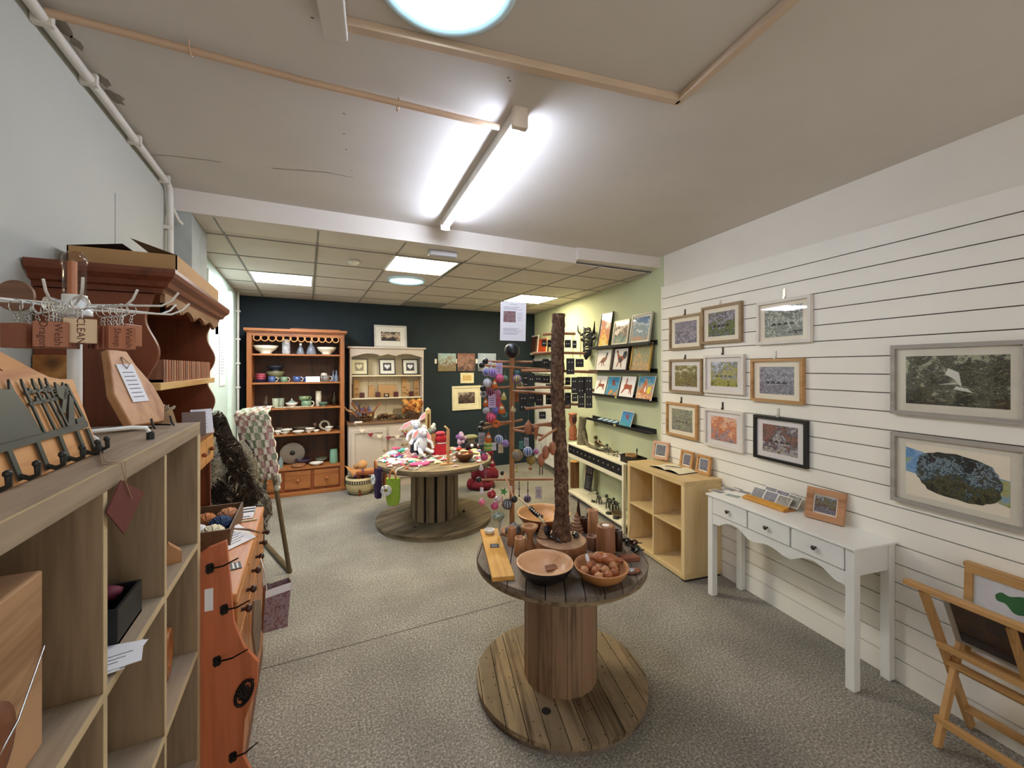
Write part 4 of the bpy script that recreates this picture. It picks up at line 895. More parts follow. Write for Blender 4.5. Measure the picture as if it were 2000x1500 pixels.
def heart(m, cx, cz, r, y0, y1, mi=0):
    pts = []
    for i in range(28):
        t = 2 * pi * i / 28; pts.append((cx + r * (16 * sin(t) ** 3) / 17, cz + r * (13 * cos(t) - 5 * cos(2 * t) - 2 * cos(3 * t) - cos(4 * t)) / 17 + r * .1))
    m.prism(pts, y0, y1, 'xz', mi)
BF = mat('#1b1512', .4); OLV = mat('#8f8468', .6); CHC = mat('#3a3b40', .6)
for px, mt, hm, lab in ((702, OLV, mat('#e2d7ac', .6), 'black framed cream heart on olive, leftmost of the heart pictures'), (757, CHC, PAPER, 'black framed white heart on charcoal, middle of three'), (802, CHC, PAPER, 'black framed white heart on charcoal, rightmost of three')):
    x = aty(px, HY, 6.35).x; t, o, (pw, z0, z1, y) = frame(lab, .235, .235, (x, 6.37, 1.552), (radians(-10 if px != 702 else -4), 0, .03), BF, mt, .013, .045, .02, mat('#e8dfb8', .7) if px == 702 else CARD)
    m = MB(); heart(m, 0, (z0 + z1) / 2, .045, y - .003, y); m.build('paper_heart', hm, t)
t, o, _ = frame('white framed photo standing on top of the painted dresser', .47, .33, (aty(764, HY, 6.35).x, 6.38, ZT + .026), (radians(-8), 0, 0), mat('#c9c6c2', .5), art(3, ['#241f24', '#3a3036', '#4a3c3a', '#c8ae90', '#e2cfb4', '#3a3036', '#2a242c'], 3, (1, 1, 1), .9, .2), .022, .075, .02)
# candles, wooden houses etc on middle shelf
KRAFT = mat('#b58d5e', .75, var=.08); WINE = mat('#4a1414', .3, coat=.4)
for px, nm in ((707, 'leftmost'), (738, 'second from the left'), (773, 'third from the left'), (803, 'rightmost')):
    x = aty(px, HY, 6.33).x; t = thing('candle', 'dark red square candle on the painted dresser, %s of four' % nm, 'candle', (x, 6.33, 1.226), 0, 'dark red candles on the middle shelf')
    B(-.033, .033, -.033, .033, 0, .075).build('glass_cup', WINE, t, bev=.006); MB().tube([(0, 0, .075), (0, 0, .083)], .0015, 6).build('wick', BLACK, t)
for px, w, h, dz, rz, lab in ((696, .075, .26, 0, 0, 'tall kraft carton at the left of the middle shelf'), (690, .04, .2, 0, .5, 'narrow dark kraft carton at the far left of the middle shelf'), (725, .075, .17, 0, .3, 'short kraft carton with yellow label, tilted'), (756, .25, .175, 0, 0, 'wide kraft card box in the middle of the shelf'), (789, .07, .285, 0, .35, 'tall kraft carton right of the wide box'), (795, .07, .20, 0, -.4, 'diagonal striped kraft carton behind the right candle'), (813, .08, .24, 0, 0, 'tall kraft carton at the right end of the middle shelf')):
    x = aty(px, HY, 6.42).x; m = MB(); m.box(-w / 2, w / 2, -.022, .022, 0, h, 0)
    if h > .19 and w < .2: m.box(-w * .3, w * .3, -.0226, -.022, h * .45, h * .5, 1); m.box(-w * .3, w * .3, -.0226, -.022, h * .15, h * .2, 1)
    solo('kraft_carton', m, [KRAFT if px != 690 else mat('#5c452e', .7), mat('#5a4526', .7)], lab, 'carton', (x, 6.42 if w < .2 else 6.44, 1.226), 0 if w > .2 else rz * .3)
t = thing('tealight_holder', 'small dark wooden tealight holder in front of the wide kraft box', 'candle holder', (aty(755, HY, 6.31).x, 6.31, 1.226)); m = MB(); m.box(-.035, .035, -.02, .02, 0, .015); m.box(-.035, -.025, -.02, .02, .015, .05); m.box(.025, .035, -.02, .02, .015, .05); m.box(-.035, .035, -.02, .02, .05, .056); m.build('holder', BLACK, t); MB().cyl((0, 0, .015), .017, .014).build('tealight', mat('#e8d8c0', .5), t)
# baskets of dried things on the worktop
def wirebasket(lab, px, y, r, h, mats, seed, fill):
    x = aty(px, HY, y).x; t = thing('basket', lab, 'basket', (x, y, .911)); random.seed(seed); m = MB()
    for k in range(22):
        a = 2 * pi * k / 22; m.tube([(r * .7 * cos(a), r * .7 * sin(a), 0), (r * .95 * cos(a), r * .95 * sin(a), h * .5), (r * cos(a), r * sin(a), h)], .006, 5)
    for z, rr in ((.01, .72), (h * .33, .88), (h * .66, .96), (h, 1)): m.tube([(r * rr * cos(q * pi / 12), r * rr * sin(q * pi / 12), z) for q in range(24)], .006, 5, closed=True)
    m.build('basket_weave', mats[0], t); m = MB()
    for k in range(fill):
        a = random.uniform(0, 6.28); rr = r * .8 * sqrt(random.random()); p = Vector((rr * cos(a), rr * sin(a), random.uniform(.02, h * .8)))
        if k % 3 == 0: m.tube([p, p + Vector((random.uniform(-.12, .12), random.uniform(-.03, .03), random.uniform(.08, .2)))], random.uniform(.006, .014), 5, random.randrange(len(mats) - 1))
        else: m.ball(p + Vector((0, 0, .03)), random.uniform(.018, .04), 8, random.randrange(len(mats) - 1), (1, 1, random.uniform(.6, 1.2)), .25)
    m.build('contents', mats[1:], t)
BRN = [mat(c, .8, var=.3, vs=30) for c in ('#6e4f34', '#8f4f2c', '#5a3d28', '#6f86b8', '#54467a', '#a88a5c')]
wirebasket('woven basket of twigs and blue ribbons on the painted dresser', 712, 6.15, .13, .13, [BRN[0], BRN[1], BRN[2], BRN[3], BRN[4], BRN[5]], 4, 60)
m = MB(); p = [(0, 0, .0), (.03, 0, .15), (-.1, 0, .16), (-.17, 0, .24)]; 
for k in range(6): m.tube([(0, 0, .06), (-.05 - .02 * k, .01 * k, .12 + .01 * k), (-.13 - .012 * k, .01 * k, .15 + .02 * k)], [.008, .009, .004], 6, k % 2)
m.prism([(-.09, -.01), (.06, -.01), (.06, .09), (-.09, .09)], 0, .03, 'xz', 2)
solo('feather_bunch', m, [BRN[1], BRN[5], mat('#2d1c14', .7)], 'bunch of brown twigs in a dark box left of the twig basket', 'dried stems', (aty(697, HY, 6.12).x, 6.08, .921))
B_ = B(-.05, .05, -.002, .002, 0, .022); solo('price_strip', B_, CARD, 'small white price strip in front of the twig basket', 'price card', (aty(700, HY, 6.0).x, 6.0, 1.0 - .06 - .029))
m = MB(); random.seed(12)
for k in range(40): m.ball((random.uniform(-.11, .11), random.uniform(-.05, .05), random.uniform(.025, .09)), random.uniform(.02, .032), 8, k % 3, (1, 1, .8), .2)
solo('pine_cones', m, [BRN[2], BRN[0], BRN[5]], 'heap of brown pine cones right of the twig basket', 'pine cones', (aty(755, HY, 6.15).x, 6.15, .911), kind='stuff')
m = MB(); m.lathe([(.08, 0), (.11, .04), (.10, .12), (.09, .15)], 24, sx=1.1, sy=.6, cap=False); solo('glass_bowl', m, glass('#cfcabf'), 'clear glass bowl of pebbles between cones and leaves', 'bowl', (aty(782, HY, 6.2).x, 6.2, .911))
m = MB()
for k in range(26): m.ball((random.uniform(-.08, .08), random.uniform(-.03, .03), random.uniform(.018, .08)), .018, 8)
solo('pebbles', m, mat('#b1a998', .6, var=.3, vs=20), 'grey pebbles inside the clear glass bowl', 'pebbles', (aty(782, HY, 6.2).x, 6.2, .911), kind='stuff')
T = thing('leaf_basket', 'basket overflowing with orange autumn leaves on the painted dresser', 'basket', (aty(808, HY, 6.18).x, 6.18, .911)); MB().lathe([(.075, 0), (.09, .08), (.1, .11), (.09, .11), (.08, .02)], 20).build('pot', mat('#4f3624', .8, bump=.5), T)
m = MB(); random.seed(3)
for k in range(46):
    c = Vector((random.uniform(-.15, .11), random.uniform(-.08, .05), random.uniform(.10, .27))); n = Vector((random.uniform(-.6, .6), -1, random.uniform(-.3, 1))).normalized(); u = n.orthogonal().normalized(); w = n.cross(u); pts = [c + (u * cos(q * pi / 5) + w * sin(q * pi / 5)) * (.042 if q % 2 == 0 else .02) for q in range(10)]
    m.add(pts + [c + n * .008], [(q, (q + 1) % 10, 10) for q in range(10)], k % 3)
m.build('leaves', [mat('#c47a30', .7), mat('#d69a45', .7), mat('#8d4d20', .7)], T, kind='stuff')
# heart bunting
y = 5.93; s = [aty(*q, y) for q in ((690, 826), (707, 838), (724, 846), (741, 849), (759, 852), (776, 850), (793, 845), (808, 839), (822, 832))]
T = thing('heart_bunting', 'string of cream and red felt hearts across the painted dresser', 'bunting', s[4]); MB().tube([p - s[4] for p in s], .002, 5).build('string', CARD, T)
for i, p in enumerate(s[1:-1]):
    m = MB(); heart(m, p.x - s[4].x, p.z - s[4].z - .025, .033, -.006, .006); m.build('heart', mat('#8d2438', .8) if i % 2 else mat('#efdfce', .8), T)
# basket on floor with wooden angels
T = thing('floor_basket', 'black and cream patterned woven basket on the carpet', 'basket', tuple(atz(704, 962, 0)[:2]) + (0,))
m = MB(); pr = [(.13, 0), (.15, .02), (.175, .08), (.19, .15), (.185, .225), (.175, .225), (.175, .15), (.14, .02), (0, .02)]; m.lathe(pr, 36)
m.build('weave', mat('#c4b48c', .85, bump=.6, bs=90, var=.15, vs=40), T); m = MB()
for z0, z1, r0, r1 in ((.15, .156, .1905, .1905), (.19, .195, .189, .189), (.045, .05, .162, .163)): m.lathe([(r0 + .001, z0), (r1 + .001, z1)], 36)
for k in range(40):
    a = 2 * pi * k / 40
    for zz, rr, hh in ((.158, .191, .03), (.015, .151, .028)):
        m.at((rr * cos(a), rr * sin(a), zz), (0, 0, a)); m.box(-.002, .002, -.007, .007, 0, hh)
m.at(); m.build('black_pattern', mat('#242222', .85), T)
ANG = mat('#c9905c', .7, var=.12); 
def angel(lab, loc, rot, s=1):
    t = thing('wooden_angel', lab, 'ornament', loc, rot); m = MB(); m.prism([(-.03 * s, 0), (-.06 * s, .05 * s), (-.16 * s, .13 * s), (-.03 * s, .12 * s), (0, .1 * s), (.03 * s, .12 * s), (.16 * s, .13 * s), (.06 * s, .05 * s), (.03 * s, 0)], -.005, .005, 'xz'); m.build('wings', ANG, t)
    m = MB(); m.at((0, -.006, .165 * s), (pi / 2, 0, 0)); m.lathe([(0, 0), (.05 * s, 0), (.05 * s, .008), (0, .008)], 20); m.build('head', mat('#c8935c', .7), t); MB().tube([(0, -.012, .11 * s), (.004, -.014, .06 * s), (-.004, -.012, 0)], .012, 6).build('bow', mat('#5d3a78', .7), t)
bp = atz(704, 962, 0)
angel('wooden angel with purple bow standing in the patterned basket', (bp.x + .02, bp.y - .11, .19), (-.3, 0, 0), 1.2); angel('wooden angel leaning back left in the patterned basket', (bp.x - .07, bp.y + .03, .20), (-.3, .3, .3), 1.0)
B_ = B(-.22, .22, -.12, .12, 0, .30); solo('wooden_stool', B(-.20, .20, -.10, .10, .27, .30).box(-.18, -.15, -.08, .08, 0, .27).box(.15, .18, -.08, .08, 0, .27), PINED, 'low brown wooden stool behind the patterned basket', 'stool', (.77, 5.80, 0), .05, bev=.003)
# ---- pictures hanging on the dark back wall
def bw(px0, px1, py0, py1, y=6.498):
    a = aty(px0, py0, y); b_ = aty(px1, py1, y); return (a.x + b_.x) / 2, abs(b_.x - a.x), min(a.z, b_.z), abs(a.z - b_.z)
for px0, px1, cols, lab in ((855, 890, ['#8a7c50', '#6a5a40', '#8a6a5a', '#9aa69a', '#a9c4c8', '#7fa0b4'], 'unframed landscape canvas with pale blue sky, leftmost of three'), (893, 927, ['#3c2f38', '#5a443f', '#7a5248', '#a08478', '#8a4236', '#6a5048'], 'unframed reddish brown canvas, middle of three'), (933, 968, ['#6c7078', '#4c4c54', '#b9c0cc', '#8aa0bc', '#a9bcd0'], 'unframed pale blue canvas, rightmost of three')):
    x, w, z, h = bw(px0, px1, 690, 725); solo('canvas', MB().box(-w / 2, w / 2, -.018, 0, 0, h), art(px0, cols, 4), lab, 'painting', (x, 6.499, z))
for px, lab in ((851, 'tiny white price card left of the blue landscape canvas'), (891, 'tiny white price card between the two left canvases'), (931, 'tiny white price card left of the pale blue canvas')):
    x, w, z, h = bw(px - 2, px + 2, 701, 710); solo('price_card', MB().box(-w / 2, w / 2, -.004, 0, 0, h), CARD, lab, 'price card', (x, 6.499, z))
x, w, z, h = bw(899, 925, 728, 748); frame('small cream framed text picture below the canvases', w, h, (x, 6.499, z), 0, mat('#e3d7b4', .6), mat('#cfae6c', .7, var=.2, vs=40), .012, .028, .015, mat('#e8dfbc', .7))
x, w, z, h = bw(883, 939, 754, 799); frame('large cream framed dark landscape low on the dark wall', w, h, (x, 6.499, z), (0, radians(-1), 0), mat('#d9cfae', .6, var=.08), art(9, ['#1f1716', '#3c2a2a', '#5a4238', '#2a1f22', '#8c7a70', '#b0a294'], 3, (1, 1, 1), 1, .15), .035, .07, .02, mat('#e9dfbe', .7))
m = MB()
for k in range(5): m.ball((k * .05 - .1, 0, .0), .004, 6)
# ================================================================ cable drum tables
def disc_planks(R, z0, z1, pw, rot, gap=.004, cx=0, cy=0):
    m = MB(); m.at((0, 0, 0), (0, 0, rot)); k = int(R / pw) + 1
    for i in range(-k, k):
        y0, y1 = i * pw + gap / 2, (i + 1) * pw - gap / 2
        if y0 >= R or y1 <= -R: continue
        y0 = max(y0, -R + .004); y1 = min(y1, R - .004); pts = []
        for q in range(9): y = y0 + (y1 - y0) * q / 8; pts.append((sqrt(max(0, R * R - y * y)), y))
        pts += [(-a, b_) for a, b_ in pts[::-1]]; m.prism(pts, z0, z1, 'xy')
    return m
def drum(lab, c, R, zt, th, rc, nst, fill, mt, mb_, mc, rot, pw=.085, name='cable_drum_table'):
    T = thing(name, lab, 'table', (c[0], c[1], 0))
    o = disc_planks(R, zt - th * .55, zt, pw, 0); q = o.build('top_disc', mt, T, rot=rot)
    MB().lathe([(R * .995, zt - th), (R * .995, zt - th * .55)], 64).build('under_disc', mb_, T)
    disc_planks(R, th * .5, th, pw, 0).build('base_disc', mb_, T, rot=rot + .25)
    MB().lathe([(R * .99, 0), (R * .99, th * .5)], 64).build('base_under_disc', mt, T)
    m = MB()
    for k in range(nst):
        a0 = 2 * pi * (k + (1 - fill) / 2) / nst; a1 = 2 * pi * (k + 1 - (1 - fill) / 2) / nst
        m.prism([(rc * cos(a0), rc * sin(a0)), (rc * cos(a1), rc * sin(a1)), ((rc - .022) * cos(a1), (rc - .022) * sin(a1)), ((rc - .022) * cos(a0), (rc - .022) * sin(a0))], th, zt - th, 'xy')
    m.build('core_staves', mc, T); MB().lathe([(rc - .024, th), (rc - .024, zt - th)], 40).build('inner_core', mat('#17130f', .9), T)
    random.seed(nst); m = MB()
    for z in (th, zt):
        for k in range(90 if z == th else 40):
            a = random.uniform(0, 6.28); r = R * random.choice((.93, .62, .52, .8)); m.cyl((r * cos(a), r * sin(a), z - .001), .0035, .0016, 6)
    for r_, a_ in ((R * .62, 3.9),):
        m.cyl((r_ * cos(a_), r_ * sin(a_), th - .001), .022, .0016, 14)
    m.build('nail_holes', mat('#1c1511', .9), T, kind='stuff')
    return T
D1 = (1.205, 1.885); D1Z = .68
D1T = drum('weathered cable drum table in front, topped with turned wood bowls', D1, .443, D1Z, .045, .192, 16, .975, OLDT, OLDW, OLDZ, 1.05)
D2 = (1.25, 4.49); D2Z = .67
GW = wood('#85745a', '#574a38', 'X', 12, .8, planks=.09)
drum('grey cable drum table at the back covered with knitted toys', D2, .615, D2Z, .05, .255, 14, .74, wood('#9c8a6c', '#6f5f48', 'X', 12, .75, planks=.09), GW, OLDG, .2, .1)
# ---- knitted things on the far drum
random.seed(21)
def onD2(px, py): p = atz(px, py, D2Z); return p
cols = [('#e8e8f0', 'white'), ('#f0c8d0', 'pale pink'), ('#d9588a', 'bright pink'), ('#b9d8ee', 'pale blue'), ('#2a2c3c', 'dark navy'), ('#e8e0b0', 'cream yellow'), ('#c94a3c', 'orange red'), ('#7a4a9c', 'purple'), ('#5cb8b0', 'turquoise'), ('#8f9498', 'grey')]
KM = {n: mat(c, .95, var=.18, vs=60, bump=.6, bs=160) for c, n in cols}
def knit_lump(lab, px, py, r, cn, h=.5, name='knitted_item', cat='knitting', sx=1.3, legs=2):
    p = onD2(px, py); t = MB(); rr = random.uniform(0, 6)
    t.ball((0, 0, r * h * .9), r, 14, 0, (sx, 1, h), .06)
    t.ball((r * sx * .9, 0, r * h * .7), r * .55, 10, 0, (1, 1, h * 1.4), .05)
    for q in range(legs): t.tube([(-r * .5, (q - .5) * r, r * .3), (-r * 1.5, (q - .5) * r * 2, r * .25), (-r * 1.9, (q - .5) * r * 2.4, r * .2)], [r * .3, r * .25, r * .12], 6)
    return solo(name, t, KM[cn], lab, cat, p, rr)
kl = [(768, 890, .05, 'pale blue', 'round pale blue knitted hat at the left of the toy table', .6), (787, 883, .04, 'turquoise', 'turquoise knitted piece behind the pale blue hat', .6), (772, 877, .04, 'bright pink', 'magenta knitted strip at the back left of the toy table', .3),
      (782, 894, .028, 'purple', 'small purple knitted flower beside the blue hat', .6), (801, 888, .035, 'orange red', 'orange red knitted toy in the middle left', .7), (752, 893, .03, 'cream yellow', 'cream knitted scrap at the left rim', .5),
      (764, 901, .045, 'white', 'white and black knitted toy near the left rim', .4), (775, 905, .045, 'white', 'white knitted garment at the front left', .3), (790, 900, .045, 'pale pink', 'pale pink knitted garment, middle front', .3),
      (808, 900, .04, 'cream yellow', 'cream knitted blanket square, middle front', .3), (842, 902, .04, 'pale pink', 'pale pink knitted cardigan beside the wooden post', .4), (855, 904, .035, 'cream yellow', 'cream knitted scrap right of the pale pink cardigan', .3),
      (818, 893, .03, 'grey', 'grey knitted toy by the foot of the rabbits', .5), (838, 893, .025, 'grey', 'small grey and green knitted toy near the box', .6), (795, 893, .03, 'cream yellow', 'small cream knitted toy beside the orange one', .5), (907, 886, .035, 'cream yellow', 'orange and cream knitted toys behind the brown bowl', .6), (897, 880, .035, 'orange red', 'orange knitted toy right of the red doll', .6), (918, 893, .035, 'white', 'white knitted item near the right rim', .4), (928, 886, .03, 'cream yellow', 'yellow and white knitted toy at the right rim', .5),
      (925, 875, .045, 'orange red', 'red knitted strip at the back right', .3), (760, 887, .025, 'white', 'tiny white knitted shoe at the left rim', .6), (813, 906, .03, 'white', 'white knitted ribbon piece at the front rim', .3), (748, 901, .028, 'white', 'white tag bundle at the far left rim', .3)]
for px, py, r, cn, lab, h in kl: knit_lump(lab, px, py, r, cn, h)
m = MB(); p0 = atz(824, 912, D2Z)
m.prism([(-.09, .05), (-.02, .075), (.08, .06), (.1, .0), (.04, -.07), (-.05, -.06), (-.12, -.01)], .003, .02, 'xy'); solo('knitted_hat', m, KM['bright pink'], 'bright pink knitted cloth at the front edge of the toy table', 'knitting', atz(822, 908, D2Z + .001), .1, bev=.004)
pe = atz(792, 913, D2Z); m = MB(); dr = (Vector((D2[0], D2[1], 0)) - Vector((pe.x, pe.y, 0))).normalized() * -.02
m.tube([(.08, .1, .006), (.03, .03, .008), (0, 0, .008), (dr.x * 1.3, dr.y * 1.3, -.002), (dr.x * 1.6, dr.y * 1.6, -.05), (dr.x * 1.5, dr.y * 1.5, -.12), (dr.x * 1.6 - .02, dr.y * 1.6, -.16), (dr.x * 1.6, dr.y * 1.6, -.22), (dr.x * 1.6 + .03, dr.y * 1.6, -.27)], .0065, 6)
rr = Vector((pe.x - D2[0], pe.y - D2[1], 0)); rr = rr / rr.length * .60; solo('crocheted_tie', m, KM['white'], 'white knitted cord hanging over the front edge', 'cord', (D2[0] + rr.x, D2[1] + rr.y, D2Z))
# rabbits
def rabbit(lab, loc, rz, s, c1, c2, pose):
    T = thing('toy_rabbit', lab, 'soft toy', loc, rz); W = mat(c1, .95, var=.05); Pk = mat(c2, .9); 
    m = MB(); m.ball((0, 0, .10 * s), .055 * s, 14, 0, (1, .8, 1.5)); m.ball((0, -.01, .225 * s), .05 * s, 14, 0, (1, .95, .95)); m.ball((0, -.05 * s, .215 * s), .022 * s, 10)
    for sx in (-1, 1):
        m.tube([(sx * .03 * s, 0, .15 * s), (sx * .09 * s, -.03 * s, .11 * s), (sx * .1 * s, -.05 * s, .05 * s)], [.02 * s, .017 * s, .014 * s], 8)
        m.tube([(sx * .03 * s, 0, .05 * s), (sx * .06 * s, -.09 * s, .02 * s), (sx * .06 * s, -.11 * s, .035 * s)], [.024 * s, .02 * s, .02 * s], 8)
    m.build('body', W, T)
    for sx, e in zip((-1, 1), pose):
        m = MB(); a = Vector((sx * .03 * s, 0, .262 * s)); b_ = a + Vector(e) * s; n_ = (b_ - a).normalized(); u = n_.cross(Vector((0, 1, 0))).normalized() * .028 * s; mid = a.lerp(b_, .55)
        pts = [a - u * .4, mid - u, b_, mid + u, a + u * .4]; m.add([q + Vector((0, -.005, 0)) for q in pts] + [q + Vector((0, .005, 0)) for q in pts], [(0, 1, 2, 3, 4), (9, 8, 7, 6, 5)] + [(i, 5 + i, 5 + (i + 1) % 5, (i + 1) % 5) for i in range(5)]); er = m.build('ear', W, T)
        pts = [mid.lerp(q, .7) for q in pts]; MB().add([q + Vector((0, -.0065, 0)) for q in pts], [(0, 1, 2, 3, 4)]).build('ear_lining', Pk, er)
    m = MB()
    for sx in (-1, 1): m.ball((sx * .02 * s, -.052 * s, .235 * s), .005 * s, 8)
    m.build('eyes', BLACK, T); m = MB(); m.lathe([(.045 * s, 0), (.04 * s, .05 * s), (.03 * s, .1 * s)], 14, (0, 0, .04 * s)); return T, m
q = atz(833, 890, D2Z); CT = thing('wooden_block_stand', 'plain brown wooden block on the toy table holding plants and rabbits', 'stand', (q.x + .03, q.y + .05, D2Z)); B(-.075, .075, -.06, .06, 0, .235).build('block', wood('#b98a5e', '#96683e', 'Z', 8), CT, bev=.003)
cx, cy = q.x + .03, q.y + .05
T, _ = rabbit('white toy rabbit with raised pink ears, the rear one', (cx - .13, cy + .02, D2Z + .13), -.2, 1.0, '#dfe3f2', '#e8a8b8', [(-.16, -.02, -.1), (.1, 0, .09)])
T2, _ = rabbit('white toy rabbit with drooping pink ears, the front one', (cx - .09, cy - .10, D2Z + .04), .2, 1.05, '#dde4f4', '#f0a0a8', [(-.1, -.02, -.1), (.06, -.03, -.17)])
solo('rabbit_seat', MB().lathe([(.05, 0), (.045, .15), (.03, .17)], 12), mat('#23242f', .9, var=.1), 'dark navy stuffed toy body under the rear rabbit', 'soft toy', (cx - .15, cy + .01, D2Z), 0)
solo('knitted_scarf', MB().tube([(0, 0, .02), (-.05, -.05, .02), (-.09, -.1, .05), (-.12, -.12, .12)], [.03, .028, .024, .02], 8), KM['pale pink'], 'pink knitted scarf trailing below the rabbits', 'knitting', (cx - .16, cy - .06, D2Z))
solo('knitted_cushion', MB().ball((0, 0, .02), .045, 14, 0, (1, 1, .45)), KM['white'], 'white cushion the front rabbit sits on', 'cushion', (cx - .09, cy - .10, D2Z))
T = thing('toy_bouquet', 'small wooden tower candle with grey-green knitted leaves on the wooden block', 'ornament', (cx + .0, cy, D2Z + .235)); B(-.028, .028, -.02, .02, .04, .27).build('tower', wood('#c8b07c', '#a0854f', 'Z'), T, bev=.004)
m = MB(); m.prism([(-.028, .27), (.028, .27), (0, .30)], -.02, .02, 'xz'); m.build('roof', mat('#e2d9b8', .7), T); B(-.012, .012, -.022, -.02, .07, .23).build('slot', mat('#5f4526', .8), T)
m = MB(); random.seed(31)
for k in range(22): m.ball((random.uniform(-.09, .09), random.uniform(-.05, .05), random.uniform(.02, .1)), random.uniform(.016, .03), 8, k % 3, (1, 1, 1.2), .2)
m.build('leaves', [KM['white'], KM['grey'], mat('#6b8a7c', .9)], T)
# red doll
dx, dy = cx + .135, cy - .07
T = thing('red_doll', 'knitted doll in a red dress with white trim beside the wooden block', 'doll', (dx, dy, D2Z)); m = MB(); m.lathe([(.125, 0), (.10, .05), (.06, .12), (.048, .135), (.075, .17), (.07, .20), (.03, .235)], 20, sy=.7); m.build('dress', mat('#a3182a', .9, var=.2, vs=50), T)
MB().lathe([(.052, .128), (.058, .135), (.052, .142)], 20, sy=.8).build('trim', KM['white'], T); MB().lathe([(.126, 0), (.13, .006), (.124, .012)], 20, sy=.72).build('trim', KM['white'], T)
m = MB(); m.ball((-.01, -.005, .245), .04, 12, 0, (1.5, 1, .6), .1); m.build('bonnet', mat('#c2485a', .9, var=.2), T)
# post with foot and signs
T = thing('peg_post', 'thin pale wooden post on a flat foot in front of the red doll', 'display stand', tuple(atz(875, 907, D2Z))); B(-.09, .06, -.02, .02, 0, .012).build('foot', LIGHTW, T, bev=.002); B(-.015, .015, -.008, .008, .012, .36).build('post', LIGHTW, T, bev=.002); MB().tube([(0, 0, .355), (-.02, 0, .375), (-.035, 0, .39)], .011, 6).build('peg', mat('#dcb98a', .6), T)
q = atz(907, 901, D2Z); T = thing('wooden_bowl', 'dark brown wooden bowl at the right of the toy table', 'bowl', q); MB().lathe([(.05, 0), (.09, .05), (.1, .085), (.09, .09), (.075, .05), (0, .02)], 26).build('bowl', wood('#5a3016', '#351a0a', 'X', 9, .3), T); m = MB(); random.seed(2)
for k in range(7): m.ball((random.uniform(-.05, .05), random.uniform(-.04, .04), .06), .025, 8)
m.build('nuts', mat('#b07a4c', .4), T)
m = MB(); random.seed(7); q = atz(902, 878, D2Z)
for k in range(14): m.ball((random.uniform(-.05, .05), random.uniform(-.04, .04), random.uniform(.03, .19)), random.uniform(.02, .035), 8, k % 2, (1, 1, 1), .2)
solo('crochet_flower', m, [mat('#8d5aa0', .95, var=.2), mat('#b8a0b8', .95)], 'purple crochet flower bunch at the back of the toy table', 'knitting', q)
m = MB(); m.ball((0, 0, .05), .06, 12, 0, (1.6, 1, .8), .1); m.ball((.06, -.03, .05), .02, 8, 1); m.ball((-.03, -.05, .06), .022, 8, 1)
solo('toy_owl', m, [mat('#2c2226', .9), KM['white']], 'dark knitted toy with white button eyes at the back right', 'soft toy', atz(925, 880, D2Z) + Vector((0, .06, 0)), .2)
m = MB(); m.ball((0, 0, .11), .07, 12, 0, (1.3, 1, .45), .05); m.lathe([(.03, 0), (.05, .09)], 12); solo('green_cushion', m, mat('#8f8f6c', .9, var=.2), 'olive green round cushion at the back right of the toy table', 'cushion', atz(928, 874, D2Z) + Vector((0, .14, 0)))
# bags hanging from the rim of the far drum
def rim(px):
    r = ray(px, 900); 
    a, b_, c = r.x ** 2 + r.y ** 2, -2 * (r.x * D2[0] + r.y * D2[1]), D2[0] ** 2 + D2[1] ** 2 - .635 ** 2; dsc = max(0, b_ * b_ - 4 * a * c); t = (-b_ - sqrt(dsc)) / (2 * a); return Vector((r.x * t, r.y * t, 0))
def felt_bag(lab, px, z0, z1, w, col, fl, tilt=0):
    p = rim(px); T = thing('felt_bag', lab, 'bag', (p.x, p.y, z0), -YAW + .1 + tilt); hh = z1 - z0
    m = MB(); m.prism([(-w * .35, 0), (w * .35, 0), (w * .5, hh * .2), (w * .5, hh), (-w * .5, hh), (-w * .5, hh * .25)], -.028, .02, 'xz'); m.build('bag_body', mat(col, .95, var=.12, vs=50, bump=.3), T, bev=.008)
    m = MB(); m.tube([(w * .22 * cos(q * pi / 10), -.03, hh + .0 + .075 * sin(q * pi / 10)) for q in range(11)], .0085, 8); m.build('handle', mat('#b5713a', .5), T)
    m = MB()
    for k in range(7):
        a = 2 * pi * k / 7; m.tube([(fl[0] + .02 * cos(a), -.034, fl[1] + .02 * sin(a)), (fl[0] + .048 * cos(a - .25), -.036, fl[1] + .048 * sin(a - .25)), (fl[0] + .048 * cos(a + .35), -.036, fl[1] + .048 * sin(a + .35)), (fl[0] + .02 * cos(a), -.034, fl[1] + .02 * sin(a))], .0085, 6)
    m.build('wool_flower', KM['white'], T)
felt_bag('lime green felt bag with white flower hanging from the table rim', 768, .34, .60, .13, '#8aa83a', (-.06, .15))
felt_bag('dark purple felt bag hanging at the left of the table rim', 739, .36, .66, .10, '#2c1a44', (-.045, .18), -1.0)
m = MB(); random.seed(14)
for k in range(16): m.ball((random.uniform(-.16, .16), random.uniform(-.1, .1), random.uniform(.05, .5)), random.uniform(.07, .1), 10, 0, (1, .8, 1.1), .12)
m.ball((0, 0, .06), .16, 12, 0, (1.2, .9, .5)); solo('clothes_heap', m, mat('#6d1526', .95, var=.3, vs=20), 'burgundy fabric bundle standing behind the toy table', 'fabric', (2.15, 5.35, 0))
solo('fallen_nut', MB().ball((0, 0, .012), .018, 10, 0, (1, 1, .7)), mat('#241a14', .6), 'small dark round bung on the base of the far cable drum', 'bung', tuple(atz(906, 1000, .05)))

